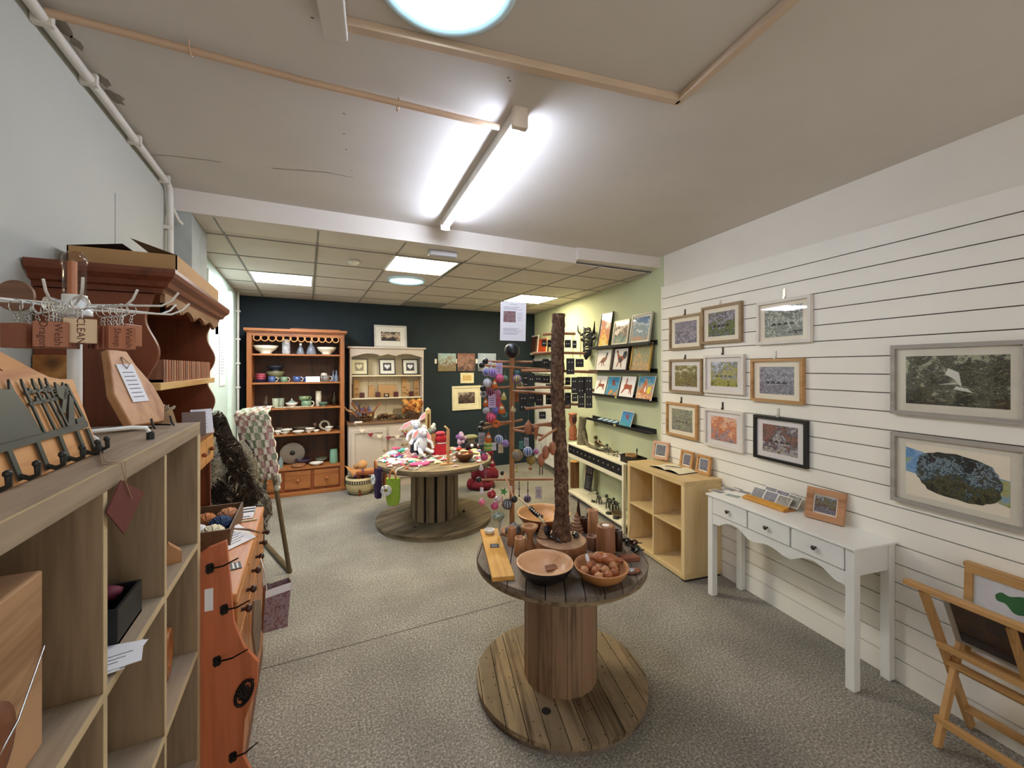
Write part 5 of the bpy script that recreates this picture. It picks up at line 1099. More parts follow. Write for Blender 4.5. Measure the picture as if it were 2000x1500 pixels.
random.seed(77); m = MB(); ms = [KM[n] for n in ('white', 'pale pink', 'cream yellow', 'bright pink', 'orange red', 'purple', 'turquoise', 'grey')]; k = 0
while k < 190:
    a = random.uniform(0, 6.28); r = .58 * sqrt(random.random()); x, y = r * cos(a), r * sin(a); u = x * RT[0] + y * RT[1]; w = x * FW[0] + y * FW[1]
    if u > -.05 and w < -.2 and random.random() < .75: continue
    k += 1; s = random.uniform(.012, .028); i_ = random.choice((0, 0, 0, 1, 1, 2, 2, 3, 4, 5, 6, 7))
    if k % 3: m.ball((x, y, s * .45), s, 8, i_, (random.uniform(1, 1.8), 1, .5), .15)
    else: q = random.uniform(0, 6.28); m.tube([(x, y, .008), (x + .04 * cos(q), y + .04 * sin(q), .012), (x + .07 * cos(q + .6), y + .07 * sin(q + .6), .007)], [.009, .008, .004], 6, i_)
solo('knitted_scraps', m, ms, 'litter of tiny colourful knitted pieces covering the far cable drum', 'knitting', (D2[0], D2[1], D2Z + .0005), kind='stuff')
# ================================================================ RIGHT WALL
FB = wood('#9c8262', '#7d6447', 'X', 10, .5); FO = wood('#c0935e', '#9a6f3f', 'X', 10, .45); FW_ = mat('#dcd6cd', .5, var=.04); FGY = wood('#a9a39b', '#8b857d', 'X', 14, .6)
MM = mat('#efe4cf', .8, var=.03); MW2 = mat('#e6e0de', .8, var=.03)
# (s centre, z bottom, w, h, frame, mount paper, palette, label)
pics = [
 (-.412, 1.815, .41, .305, FB, MM, ['#2a2428', '#8c8296', '#5a5262', '#c6c0cc', '#443c4a', '#b3acba', '#6c6474'], 'brown framed lilac-grey street scene, top left of the nine pictures'),
 (-.005, 1.85, .405, .305, FB, MM, ['#9c9cb8', '#20261f', '#84904c', '#2a3028', '#b9b0c0', '#4a4a50'], 'brown framed river between dark trees, top middle of the nine'),
 (.53, 1.815, .395, .30, FW_, MM, ['#2c302c', '#a4aaa0', '#5c645a', '#d6d8ce', '#363c36', '#8c9488'], 'white framed grey-green bridge under a dark tree, top right of the nine'),
 (-.41, 1.43, .415, .30, FB, MW2, ['#a49c8c', '#2a2718', '#978a48', '#4f4a26', '#b8ae80', '#cfcaba'], 'brown framed olive waterfall scene, middle left of the nine'),
 (.02, 1.45, .40, .305, FW_, MW2, ['#4c5230', '#a8a44c', '#8c8c3c', '#c6bc74', '#6a6a5c', '#a4aec4', '#dfe2ea'], 'white framed sunny green valley under a blue sky, centre of the nine'),
 (.48, 1.415, .395, .30, FO, MM, ['#3a3642', '#a09cac', '#26242c', '#c0bccc', '#56525e', '#a4a6b4'], 'oak framed grey river with branches, middle right of the nine'),
 (-.46, 1.03, .40, .305, FO, MM, ['#6e6472', '#b0ae9c', '#45493c', '#b4b498', '#5c6150', '#a4aa98'], 'oak framed pale green bridge drawing, bottom left of the nine'),
 (.018, 1.015, .39, .305, FW_, MW2, ['#7d6a74', '#b9a4a4', '#c2683c', '#d98c5c', '#e8c0a0', '#cdb9b0'], 'white framed orange autumn trees, bottom middle of the nine'),
 (.505, 1.01, .395, .305, mat('#141316', .35), MW2, ['#6a6044', '#c0b8b0', '#8c8492', '#302a30', '#a0604e', '#43433a'], 'black framed autumn river bridge, bottom right of the nine')]
MET = mat('#4a4642', .35, .7); MEW = mat('#cfcac2', .3, .5)
for i, (s, z, w, h, fm, mm, pal, lab) in enumerate(pics):
    t, o, (pw, z0, z1, y) = frame(lab, w, h, tuple(RW(s, .020, z)), (0, 0, RROT), fm, art(i * 2.3 + 1, pal, 3.2, (1, 1, 1), .55, .28), .02, .038 if i == 2 else .047, .028, mm, .028 if i == 2 else .036)
    # branch/arch strokes drawn in the picture
    m = MB(); random.seed(40 + i); ph = z1 - z0
    dk = mat(('#2f2a33', '#262a26', '#353a34', '#3d3a20', '#4a4e30', '#2a2830', '#4c5042', '#7a4a38', '#2f292c')[i], .6)
    for k in range(9):
        x = random.uniform(-pw * .95, pw * .95); zz = z0 + ph * random.uniform(.02, .5); hh = ph * random.uniform(.1, .4)
        if k < 5: wq = random.uniform(.001, .003); x2 = max(-pw, min(pw - wq, x + random.uniform(-.02, .02))); m.add([(x, y, zz), (x + wq, y, zz), (x2 + wq * .5, y, zz + hh), (x2, y, zz + hh)], [(0, 1, 2, 3)])
    if i in (1, 2, 5, 6, 8, 4):
        for k in range(4):
            cx = -pw * .5 + k * pw * .32; m.add([(cx + pw * .13 * cos(a), y, z0 + ph * .38 + pw * .13 * sin(a)) for a in [pi * q / 6 for q in range(7)]], [(0, 1, 2, 3, 4, 5, 6)])
    m.build('ink_drawing', dk, t)
    # hanging hook above the frame
    zt = z + h; hz = {0: .055, 1: .04, 2: .07, 3: .04, 4: .06, 5: .055, 6: .055, 7: .06, 8: .06}[i]
    hk = MB(); hk.box(-.008, .008, -.022, -.019, zt - z + .0, zt - z + hz + .0); hk.box(-.008, .008, -.030, -.022, zt - z + .0, zt - z + .004); hk.box(-.008, .008, -.030, -.028, zt - z + .004, zt - z + .016)
    hk.build('hanging_hook', MET if i in (0, 4, 3, 6, 7) else MEW, t, loc=(-.02 if i != 2 else .0, .02, 0))
for z, h, pal, lab, sd in ((1.41, .36, ['#16140f', '#3c3a24', '#24201a', '#5f6044', '#1e1c18', '#8c8c74', '#a9a88c'], 'large grey framed dark textured landscape, upper of the two', 5), (.955, .36, ['#ded8ca', '#3f3a24', '#2b2c22', '#6a6a3c', '#2a3640', '#4e6a80', '#5a86ac'], 'large grey framed blue and green rock picture, lower of the two', 8)):
    t, o, (pw, z0, z1, y) = frame(lab, .50, h, tuple(RW(1.41, .020, z)), (0, 0, RROT), FGY, art(sd, pal, 2.4, (1.6, 1, 1), .5 if z > 1 else .9, .3) if z > 1 else MM, .02, .042, .028, mat('#ddd6c6', .8, var=.03), .04 if z > 1 else .028)
    m = MB(); random.seed(sd)
    if z > 1:
        m.add([(-.03, y, z0 + .15), (.0, y, z0 + .13), (.03, y, z0 + .09), (.02, y, z0 + .16), (-.02, y, z0 + .18)], [(0, 1, 2, 3, 4)]); m.add([(-.06, y, z0 + .10), (.02, y, z0 + .105), (.0, y, z0 + .11)], [(0, 1, 2)]); m.add([(.0, y, z0 + .08), (.07, y, z0 + .065), (.05, y, z0 + .085), (.01, y, z0 + .095)], [(0, 1, 2, 3)])
        m.build('white_highlights', mat('#d8d6cc', .6), t)
        m = MB()
        for k in range(150):
            x = random.uniform(-pw * .95, pw * .9); zz = random.uniform(z0 + .01, z1 - .02); a = random.uniform(-.6, .6) + (x * 3); l = random.uniform(.01, .035); wq = random.uniform(.0008, .0022)
            x2 = max(-pw, min(pw, x + l * cos(a))); m.add([(x, y, zz), (x2, y, min(z1, max(z0, zz + l * sin(a)))), (x2, y, min(z1, max(z0, zz + l * sin(a))) + wq), (x, y, zz + wq)], [(0, 1, 2, 3)], k % 2)
        m.build('brush_strokes', [mat('#0f0e0c', .6), mat('#9a9a7c', .6)], t)
    else:
        ht = z1 - z0; e = []
        for q in range(40):
            a = 2 * pi * q / 40; rr = 1 + .022 * sin(q * 2.7) + .02 * cos(q * 5.1); e.append((.01 + pw * .86 * rr * abs(cos(a)) ** .7 * (1 if cos(a) > 0 else -1) * .95, z0 + ht * (.5 - .05 * cos(a)) + ht * .40 * rr * abs(sin(a)) ** .8 * (1 if sin(a) > 0 else -1)))
        e = [(max(-pw * .97, min(pw * .97, a)), b_) for a, b_ in e]
        m.prism(e, y - .0006, y, 'xz'); m.build('rock_painting', art(8, ['#22201a', '#3a3824', '#5c5c34', '#24302f', '#2f4250', '#8ca0aa', '#26333a', '#1f1e1c'], 3.2, (1.5, 1, 1), .9, .3), t)
        m = MB(); m.prism([(-pw, z0 + ht * .45), (-pw * .72, z0 + ht * .42), (-pw * .6, z0 + ht * .86), (-pw, z0 + ht * .92)], y - .0004, y - .0001, 'xz'); m.prism([(pw * .8, z0 + ht * .2), (pw, z0 + ht * .16), (pw, z0 + ht * .6), (pw * .8, z0 + ht * .62)], y - .0004, y - .0001, 'xz')
        m.build('blue_wash', art(2, ['#8c8c44', '#a4a870', '#7ea4c4', '#5a8cc0', '#a9c0d4'], 2, (1, 1, 1), 1, .1), t)
hk = MB(); hk.box(-.012, .012, -.004, 0, 0, .05); hk.box(-.006, .006, -.012, -.004, 0, .03); 
# ---- 2x2 birch cube unit
def Q(s, n, z=0): return RW(s, n, z)
T = thing('cube_shelf', 'pale birch two by two cube shelf against the slat wall', 'shelf unit', tuple(RW(-.40, .02)), (0, 0, RROT))
w, d_, h = .776, .36, .77
B(-w / 2, w / 2, -d_, 0, h - .038, h).build('top_board', BIRCHX, T, bev=.0015); B(-w / 2, w / 2, -d_, 0, .012, .05).build('bottom_board', BIRCHX, T, bev=.0015)
for x in (-w / 2, w / 2 - .038): B(x, x + .038, -d_, 0, .05, h - .038).build('side_panel', BIRCH, T, bev=.0015)
B(-.008, .008, -d_, 0, .05, h - .038).build('divider', BIRCH, T, bev=.001)
for x0, x1 in ((-w / 2 + .038, -.008), (.008, w / 2 - .038)): B(x0, x1, -d_ + .001, 0, .383, .399).build('shelf', BIRCHX, T, bev=.001)
B(-w / 2 + .02, w / 2 - .02, -.012, -.006, .05, h - .038).build('back_panel', wood('#cba873', '#b9935c', 'Z', 8), T)
m = MB(); m.box(-w / 2, -w / 2 + .03, -d_, -.02, 0, .012); m.box(w / 2 - .03, w / 2, -d_, -.02, 0, .012); m.build('glides', BLACK, T)
def onK(px, py, z=.77): return atz(px, py, z)
def small_frame(lab, px, py, w, h, rz, lean, zt, pal, fm=LIGHTW, sd=1, fw=.022, mt=.012):
    p = atz(px, py, zt)
    if lean < 10: s_ = rs(px, py, .05)[0]; p = RW(s_, .062, zt)
    return frame(lab, w, h, (p.x, p.y, zt + .002), (radians(-lean), 0, rz), fm, art(sd, pal, 3, (1, 1, 1), .5, .3), fw, mt, .018, mat('#f0ead8', .7), gl=True)
PINKW = wood('#dcab8c', '#bf8a6a', 'X', 10, .45)
pw1 = ['#3a3840', '#8c8894', '#4c4a50', '#6a6874', '#2c2a30', '#9a98a0']
small_frame('pink-wood framed photo on a wire easel, leftmost on the birch shelf', 1289, 897, .165, .165, RROT + .35, 14, .785, pw1, PINKW, 3)
p = atz(1289, 899, .77); m = MB()
for s in (-.045, .045): m.tube([(s, -.035, .0), (s, -.022, .014), (s, .0, .014), (s * .8, .055, .0)], .002, 6); m.tube([(s, -.024, .012), (s, -.024, .03)], .002, 6)
solo('wire_easel', m, BLACK, 'small dark wire easel under the leftmost photo frame', 'easel', (p.x, p.y, .77), RROT + .35)
small_frame('light wood framed photo, left of the pair on the birch shelf', 1343, 914, .15, .155, RROT + .0, 9, .77, ['#6a6672', '#3c3a44', '#8f8ca0', '#4c4954', '#b0adba'], wood('#cf9c64', '#a97843', 'X', 10), 5)
small_frame('light wood framed photo, right of the pair on the birch shelf', 1376, 925, .155, .155, RROT + .0, 9, .77, ['#4c4a4c', '#7a7c80', '#8c94ac', '#3a3c3c', '#a0a8bc'], wood('#cf9c64', '#a97843', 'X', 10), 7)
# open book
q = atz(1315, 917, .77); T = thing('open_book', 'open cream visitors book with a pen on the birch shelf', 'book', (q.x, q.y, .77), RROT + .12)
m = MB()
for sx in (-1, 1):
    vs = []; n = 8
    for i in range(n + 1):
        x = sx * .165 * i / n; zz = .006 + .014 * sin(pi * min(1, i / n * 1.1)) ** .7 * (1 if i < n else .4); vs += [(x, -.10, zz), (x, .10, zz)]
    m.add(vs, [((2 * i, 2 * i + 2, 2 * i + 3, 2 * i + 1) if sx > 0 else (2 * i, 2 * i + 1, 2 * i + 3, 2 * i + 2)) for i in range(n)], 0, True)
m.build('pages', mat('#ebe2c4', .8, var=.04), T); B(-.172, .172, -.105, .105, 0, .004).build('cover', BLACK, T)
solo('pen', MB().tube([(-.07, 0, .004), (.0, .004, .004), (.07, 0, .004)], [.003, .004, .0025], 8), mat('#5a564c', .4), 'dark pen lying on the open book', 'pen', (q.x + .0, q.y, .79), RROT + .1 + .6)
# ---- white console table
T = thing('console_table', 'white console table with three drawers and scalloped apron', 'table', tuple(RW(.67, .012)), (0, 0, RROT))
w, d_, h = .995, .315, .735; LG = .045
B(-w / 2 - .01, w / 2 + .01, -d_ - .012, 0, h - .014, h).build('top', WHITE, T, bev=.003)
for x in (-w / 2, w / 2 - LG):
    for y in (-d_, -.008 - LG): B(x, x + LG, y, y + LG, 0, h - .014).build('leg', WHITE, T, bev=.003)
for x in (-w / 2 + .008, w / 2 - .026): B(x, x + .018, -d_ + LG, -.053, .585, h - .014).build('side_rail', WHITE, T)
B(-w / 2 + LG, w / 2 - LG, -.03, -.012, .585, h - .014).build('back_rail', WHITE, T)
xa, xb = -w / 2 + LG, w / 2 - LG; m = MB(); e = [(xa, .60), (xa, .52)]
def sc_(t):
    if t < .06 or t > .94: return .528
    u = (t - .06) / .88; u = u if u < .5 else 1 - u; u *= 2
    return .528 + .05 * sin(min(1, u / .62) * pi) ** 1.0 * (1 if u < .62 else 0) + (.022 if u > .74 else 0) * sin(min(1, (u - .74) / .26) * pi / 2) + (0 if u < .62 else .0)
for i in range(1, 80): e.append((xa + (xb - xa) * i / 80, sc_(i / 80)))
e += [(xb, .52), (xb, .60)]; m.prism(e, -d_ + .004, -d_ + .022, 'xz'); m.box(xa, xb, -d_ + .01, -d_ + .022, .60, h - .014); m.build('apron', WHITE, T)
for k in range(3):
    ww = (xb - xa) / 3; x = xa + k * ww; q = B(x + .006, x + ww - .006, -d_ - .003, -d_ + .009, .603, h - .018).build('drawer', WHITE, T, bev=.003)
    MB().at((x + ww / 2, -d_ - .003, .662), (pi / 2, 0, 0)).lathe([(.006, 0), (.005, .010), (.011, .016), (.013, .022), (.006, .028), (0, .029)], 16).build('knob', MET, q)
m = MB(); m.tube([(xa, -d_ + .0035, .600), (xb, -d_ + .0035, .600)], .0012, 4); m.build('shadow_bead', mat('#8f8c86', .6), T)
ct = .735
def flat_cards(lab, px, py, rz, pal, sd, w=.105, h=.075, grp=None):
    p = atz(px, py, ct); t = thing('art_card', lab, 'card', (p.x, p.y, ct + .0008 * (sd % 3)), RROT + rz, grp)
    B(-w / 2, w / 2, -h / 2, h / 2, 0, .0008).build('card', CARD, t); B(-w / 2 + .006, w / 2 - .006, -h / 2 + .006, h / 2 - .006, .0008, .0011).build('print', art(sd, pal, 3, (1, 1, 1), 0, .4), t)
gp = ['#4c4a54', '#8c8a94', '#6a6870', '#a4a4a8', '#3c3b42']
for lab, px, py, rz, sd in (('grey print card lying flat at the far left of the console', 1402, 960, .1, 1), ('grey print card, second along the back of the console', 1425, 956, .1, 2), ('pale print card at the back beside the notice', 1446, 954, -.2, 3), ('green-grey print card at the front left of the console', 1432, 969, .35, 4), ('pale print card between the wooden rack and the back cards', 1455, 962, .2, 6)): flat_cards(lab, px, py, rz, gp if sd != 4 else ['#6d7a74', '#8c9a94', '#a9b4b0', '#5c6a66'], sd)
p = atz(1480, 961, ct); m = MB(); m.box(-.055, .055, 0, .0015, 0, .115, 0)
for q in range(7): m.box(-.04, .02 + .01 * (q * 5 % 3), -.0005, 0, .03 + q * .011, .0318 + q * .011, 1)
solo('notice', m, [mat('#e4dce0', .8), INK], 'small white printed notice standing behind the card rack', 'notice', (p.x, p.y, ct), (radians(-8), 0, RROT + .35))
c0 = rs(1465, 968, .25); T = thing('card_rack', 'wooden rack of small art cards on the white console', 'card rack', tuple(atz(1500, 985, ct)), (0, 0, RROT + .02))
YW = wood('#e0a440', '#b97c28', 'X', 10, .45); B(-.155, .16, -.055, .05, 0, .008).build('base', wood('#b9804a', '#8f5c30', 'X', 10), T, bev=.001)
for k, y in enumerate((-.055, -.037, -.019)): B(-.155, .15, y, y + .014, .008, .020 + k * .004).build('rail', YW, T, bev=.002)
for k, (x, y, z, lab, sd) in enumerate(((-.10, .0, .02, 'left front art card in the wooden rack', 1), (.0, -.005, .02, 'middle front art card in the wooden rack', 4), (.10, -.01, .02, 'right front art card in the wooden rack', 8), (-.045, .045, .035, 'left rear art card in the wooden rack', 2), (.045, .04, .035, 'middle rear art card in the wooden rack', 5), (.135, .035, .03, 'right rear art card in the wooden rack', 9))):
    pp = atz(1500, 985, ct); wp = Vector((pp.x, pp.y, ct)) + RD * x - RN * y + Vector((0, 0, z - .009))
    t = thing('art_card', lab, 'card', wp, (radians(-38), 0, RROT + .05)); B(-.046, .046, -.001, 0, 0, .085).build('card', CARD, t)
    B(-.042, .042, -.0014, -.001, .005, .08).build('print', art(sd + 20, [gp, ['#3c3a3c', '#6a6a74', '#8f8c9c', '#4a4650'], ['#5c4c44', '#a9a49c', '#6c6a62', '#8a8c84']][k % 3], 3, (1, 1, 1), .5, .3), t)
p = atz(1610, 1018, ct); frame('wide pinkish wood framed coastal photo standing on the console', .20, .185, (p.x, p.y, ct + .001), (radians(-14), 0, RROT + .25), wood('#c08c64', '#94643e', 'X', 10), art(31, ['#5a5660', '#8f8c98', '#4a3434', '#6a4a3c', '#7c7c50', '#3c3838', '#a4aac0'], 3, (1, 1, 1), .9, .25), .036, .009, .02, mat('#f0e6d4', .7))
# ---- folding print browser at the right edge
T = thing('print_browser', 'folding wooden print browser with X legs at the right edge', 'display rack', tuple(RW(1.85, .17)), (0, 0, RROT))
BW = wood('#c0935c', '#946a38', 'X', 12, .5); BWZ = wood('#c0935c', '#946a38', 'Z', 12, .5)
def stick(a, b_, w, t_): 
    a = Vector(a); b_ = Vector(b_); d = (b_ - a).normalized(); n = Vector((1, 0, 0)); v = d.cross(n).normalized(); m = MB()
    vs = []
    for p in (a, b_):
        for sx, sy in ((-1, -1), (1, -1), (1, 1), (-1, 1)): vs.append(p + n * sx * t_ / 2 + v * sy * w / 2)
    return m.add(vs, [(3, 2, 1, 0), (4, 5, 6, 7), (0, 1, 5, 4), (1, 2, 6, 5), (2, 3, 7, 6), (3, 0, 4, 7)])
XL, XR = -.375, .40
for x in (XL, XR):
    stick((x, -.205, .69), (x, .13, .012), .036, .020).build('leg', BWZ, T, bev=.002)
    stick((x + .022, .125, .745), (x + .022, -.152, .012), .036, .020).build('leg', BWZ, T, bev=.002)
stick((XL + .26, -.195, .68), (XL + .26, -.075, .43), .034, .016).build('slat', BWZ, T, bev=.002)
stick((XL + .60, -.195, .68), (XL + .60, -.075, .43), .034, .016).build('slat', BWZ, T, bev=.002)
B(XL - .06, XR + .06, -.232, -.197, .69, .712).build('front_rail', BW, T, bev=.003); B(XL - .02, XR + .06, .112, .146, .74, .762).build('back_rail', BW, T, bev=.003)
B(XL - .0, XR, -.118, -.096, .425, .45).build('lower_rail', BW, T, bev=.002); B(XL, XR, -.055, -.03, .335, .36).build('lower_rail', BW, T, bev=.002); B(XL, XR, .0, .02, .30, .325).build('lower_rail', BWZ, T, bev=.002)
B(XL, XR + .02, -.135, -.112, .10, .13).build('stretcher', BW, T, bev=.002); B(XL, XR, .065, .088, .10, .13).build('stretcher', BW, T, bev=.002)
T2 = thing('framed_print', 'dark reddish brown framed print held in the wooden browser', 'framed print', tuple(RW(1.85, .17) + RN * .045 + Vector((0, 0, .455))), (radians(25), 0, RROT))
B(-.345, .38, -.0, .012, 0, .255).build('frame', mat('#a9a39a', .5), T2, bev=.002); B(-.32, .36, -.0015, .0, .02, .24).build('picture', art(12, ['#1a1218', '#241a22', '#3a2018', '#4a3018', '#2a1816', '#5a2420'], 2, (1, 1, 1), .6, .2), T2); MB().quad((-.335, -.0025, .008), (.37, -.0025, .008), (.37, -.0025, .248), (-.335, -.0025, .248)).build('glass', glass(), T2)
T3, o3, (pw, z0, z1, y) = frame('oak framed green oak-leaf print in the back of the browser', .62, .40, tuple(RW(1.80, .125, .37)), (radians(-3), 0, RROT), BW, mat('#dcd8dc', .5), .028, .008, .016, CARD)
LF = mat('#2f6a3a', .6, var=.15, vs=20); m = MB()
for cx, cz, sz, rt in ((-.12, .30, .085, .35), (.12, .29, .085, .3)):
    e = []
    for q in range(48):
        t = q / 48 * 2 * pi; r_ = sz * (.34 + .10 * cos(7 * t)) ; e.append((cx + (sz * 1.15 * cos(t)) * cos(rt) - (r_ * sin(t)) * sin(rt) * -1, cz - sz * 1.15 * cos(t) * sin(rt) * .4 + r_ * sin(t) * 1.1))
    m.prism(e, y - .0005, y, 'xz')
m.build('leaf', LF, T3)
# ================================================================ GREEN WALL
for k, (z, s0, s1) in enumerate(((1.895, -2.07, -.845), (1.61, -2.07, -.845), (1.325, -2.12, -.845), (1.01, -2.15, -.86))):
    T = thing('picture_ledge', 'black picture ledge on the green wall, ' + ('topmost', 'second from the top', 'third from the top', 'lowest, nearly empty')[k], 'shelf', tuple(RW((s0 + s1) / 2, .002, z)), (0, 0, RROT)); w = s1 - s0
    B(-w / 2, w / 2, -.095, 0, -.012, 0).build('board', BLACK, T); B(-w / 2, w / 2, -.105, -.095, -.012, .018).build('lip', BLACK, T, bev=.001); B(-w / 2, w / 2, -.01, 0, 0, .035).build('back_lip', BLACK, T)
def ledge_pic(lab, px0, px1, py, hh, z, fm, pic, fw, mt, lean=10, mm=None, dp=.018, name='framed_picture', n=.075, gl=True):
    s0, _ = rs(px0, py, n); s1, _ = rs(px1, py, n); w = s1 - s0
    return frame(lab, w, hh, tuple(RW((s0 + s1) / 2, n, z + .001)), (radians(-lean), 0, RROT), fm, pic, fw, mt, dp, mm, None, name, gl=gl)
frame_ = ledge_pic
t, o, (pw, z0, z1, y) = frame_('tall black-edged frame with orange hare painting on the top ledge', 1168, 1190, 675, .42, 1.895, mat('#2a2623', .4), art(41, ['#e6d9a0', '#e8c840', '#d88a3c', '#c46a34', '#c46450', '#ece6d4', '#f2efe4'], 2.2, (1, 1, 1), .9, .2), .008, .012, 9, mat('#efead8', .7))
frame_('white framed sea cliff picture on the top ledge', 1196, 1226, 672, .29, 1.895, mat('#d8d0bc', .4), art(42, ['#a8a490', '#5c8c88', '#4a5a50', '#8a4a34', '#e6e2d4', '#f4f2ea'], 2.4, (1, 1, 1), 1, .2), .014, .018, 9, mat('#efe9d4', .7))
frame_('grey framed blue mountain picture at the right of the top ledge', 1230, 1269, 669, .32, 1.895, mat('#b4afa4', .4), art(43, ['#c8906c', '#8ca0a4', '#6c8ca4', '#e6e8e4', '#5c88b4', '#3c6ca4'], 2, (1, 1, 1), 1, .15), .018, .02, 9, mat('#e6e0d0', .7))
def sil(t, poly, col, y, sx, sz, cx=0, cz=0, nm='painted_animal', add=None):
    m = MB(); m.prism([(cx + a * sx, cz + b_ * sz) for a, b_ in poly], y - .0006, y, 'xz', 0); mats = [mat(col, .6, var=.25, vs=40)]
    for pl, c in (add or []): m.prism([(cx + a * sx, cz + b_ * sz) for a, b_ in pl], y - .0010, y - .0005, 'xz', len(mats)); mats.append(mat(c, .6))
    m.build(nm, mats, t)
PHE = [(-1, -.7), (-.55, -.1), (-.2, .25), (.25, .4), (.42, .75), (.45, .98), (.65, .98), (.7, .85), (.62, .5), (.6, .2), (.35, -.15), (.1, -.3), (.25, -.65), (.4, -.72), (.1, -.7), (.0, -.35), (-.15, -.35), (-.2, -.8), (-.3, -.8), (-.28, -.35), (-.5, -.25)]
ROO = [(-.75, .95), (-.55, .95), (-.4, .55), (-.1, .3), (.3, .35), (.45, .75), (.75, .85), (.98, .6), (.9, .2), (.7, -.05), (.65, .2), (.5, -.05), (.2, -.35), (.3, -.9), (.2, -.9), (.05, -.4), (-.2, -.35), (-.5, -.85), (-.6, -.8), (-.3, -.2), (-.5, .15), (-.6, .6), (-.75, .8)]
HARE = [(-.8, -.75), (-.95, -.7), (-.55, -.2), (-.55, .2), (-.35, .4), (-.3, .95), (-.12, .98), (-.15, .5), (-.2, .35), (.3, .25), (.7, .3), (.8, .1), (.75, -.3), (.9, -.8), (.78, -.8), (.6, -.35), (.5, -.7), (.4, -.7), (.45, -.25), (-.1, -.2), (-.35, -.3)]
BIRD = [(-.15, .75), (.1, .8), (.25, .55), (.35, .2), (.75, -.45), (.35, -.1), (.05, -.2), (-.2, .05), (-.3, .4)]
t, o, (pw, z0, z1, y) = frame_('white framed pheasant picture on the second ledge', 1163, 1192, 724, .265, 1.61, mat('#cfc9b4', .5), mat('#e6e2e0', .7, var=.03), .014, .006, 9); sil(t, PHE, '#7c5448', y, pw * .8, (z1 - z0) * .42, 0, (z0 + z1) / 2, add=[([(.42, .6), (.45, .98), (.65, .98), (.68, .6)], '#28343c')])
t, o, (pw, z0, z1, y) = frame_('dark brown framed cockerel picture on the second ledge', 1195, 1226, 725, .28, 1.61, mat('#2a1510', .4), mat('#e9e4e4', .7, var=.03), .022, .002, 9); sil(t, ROO, '#8f4628', y, pw * .9, (z1 - z0) * .46, 0, (z0 + z1) / 2, add=[([(.3, .35), (.45, .75), (.75, .85), (.98, .6), (.9, .2), (.7, -.05), (.5, .1)], '#26343a'), ([(-.3, .1), (.2, .1), (.3, -.2), (0, -.35), (-.25, -.25)], '#2c3438')])
frame_('gold framed abstract teal and orange painting on the second ledge', 1231, 1269, 725, .30, 1.61, mat('#c09c54', .4, .3), art(46, ['#b9783c', '#c8a078', '#d9b48c', '#a88c60', '#5ca08c', '#c8b48c', '#8c6c3c'], 3.4, (1, 1, 1), .5, .35), .018, 0, 9)
def panel(lab, px0, px1, py, hh, z, base, lean=14, n=.08):
    s0, _ = rs(px0, py, n); s1, _ = rs(px1, py, n); w = s1 - s0; t = thing('greeting_card', lab, 'card', tuple(RW((s0 + s1) / 2, n, z + .001)), (radians(-lean), 0, RROT)); B(-w / 2, w / 2, -.004, 0, 0, hh).build('card', CARD, t); B(-w / 2 + .006, w / 2 - .006, -.0045, -.004, .006, hh - .006).build('print', base, t); return t, w, hh
t, w, h = panel('white card with leaping hare, leftmost on the third ledge', 1160, 1180, 775, .235, 1.325, mat('#e6e4e4', .6, var=.03)); sil(t, HARE, '#8c4a34', -.0045, w * .42, h * .3, 0, h * .5)
t, w, h = panel('blue card with a robin-like bird, second on the third ledge', 1182, 1205, 777, .235, 1.325, art(51, ['#c8823c', '#3c8ca0', '#3c84b4', '#4a9cc4', '#2c6ca0'], 3, (1, 1, 1), .9, .2)); sil(t, BIRD, '#7c3c34', -.0045, w * .4, h * .32, 0, h * .6, add=[([(-.5, -1.2), (-.2, -.8), (.1, -.95), (.1, -1.3), (-.4, -1.3)], '#d8903c')])
t, w, h = panel('white card with running brown hare, third on the third ledge', 1208, 1235, 780, .24, 1.325, mat('#ece8ea', .6, var=.03)); sil(t, HARE, '#9c4a2c', -.0045, w * .42, h * .42, 0, h * .5)
t, w, h = panel('colourful card with a fox and yellow flowers, rightmost on the third ledge', 1241, 1272, 784, .25, 1.325, art(53, ['#e0c0a0', '#c8783c', '#d89060', '#8ca4a0', '#4a94b8', '#3c84b0'], 3, (1, 1, 1), .9, .3)); sil(t, [(-.7, -.5), (-.3, .0), (-.2, .6), (.05, .9), (.2, .5), (.25, -.1), (.5, -.6)], '#c0683c', -.0045, w * .42, h * .4, -.01, h * .5, add=[([(.35, -.4), (.5, .1), (.8, .2), (.95, -.1), (.85, -.5), (.6, -.6)], '#e4d040'), ([(-.05, -.2), (.1, .3), (.25, -.3), (.1, -.5)], '#ece6e0')])
t, w, h = panel('small blue bird card standing on the lowest ledge', 1209, 1231, 830, .175, 1.01, art(55, ['#4a9c9c', '#3c8cb0', '#4a94c4', '#3c74a8'], 3, (1, 1, 1), .9, .2), 18); sil(t, BIRD, '#8a3c50', -.0045, w * .35, h * .34, .005, h * .55)
for k in range(4):
    s, _ = rs(1176 + k * 9.5, 815, .05); t = thing('card_pack', 'blue boxed card pack lying on the lowest ledge, ' + ('leftmost', 'second', 'third', 'rightmost')[k] + ' of four', 'card pack', tuple(RW(s, .055, 1.012)), (.25, 0, RROT)); B(-.045, .045, -.035, .035, .012, .028).build('pack', mat('#4a6c94', .5), t, bev=.002); B(-.04, .02, -.03, .03, .028, .0285).build('label_strip', mat('#b4ccd4', .5), t)
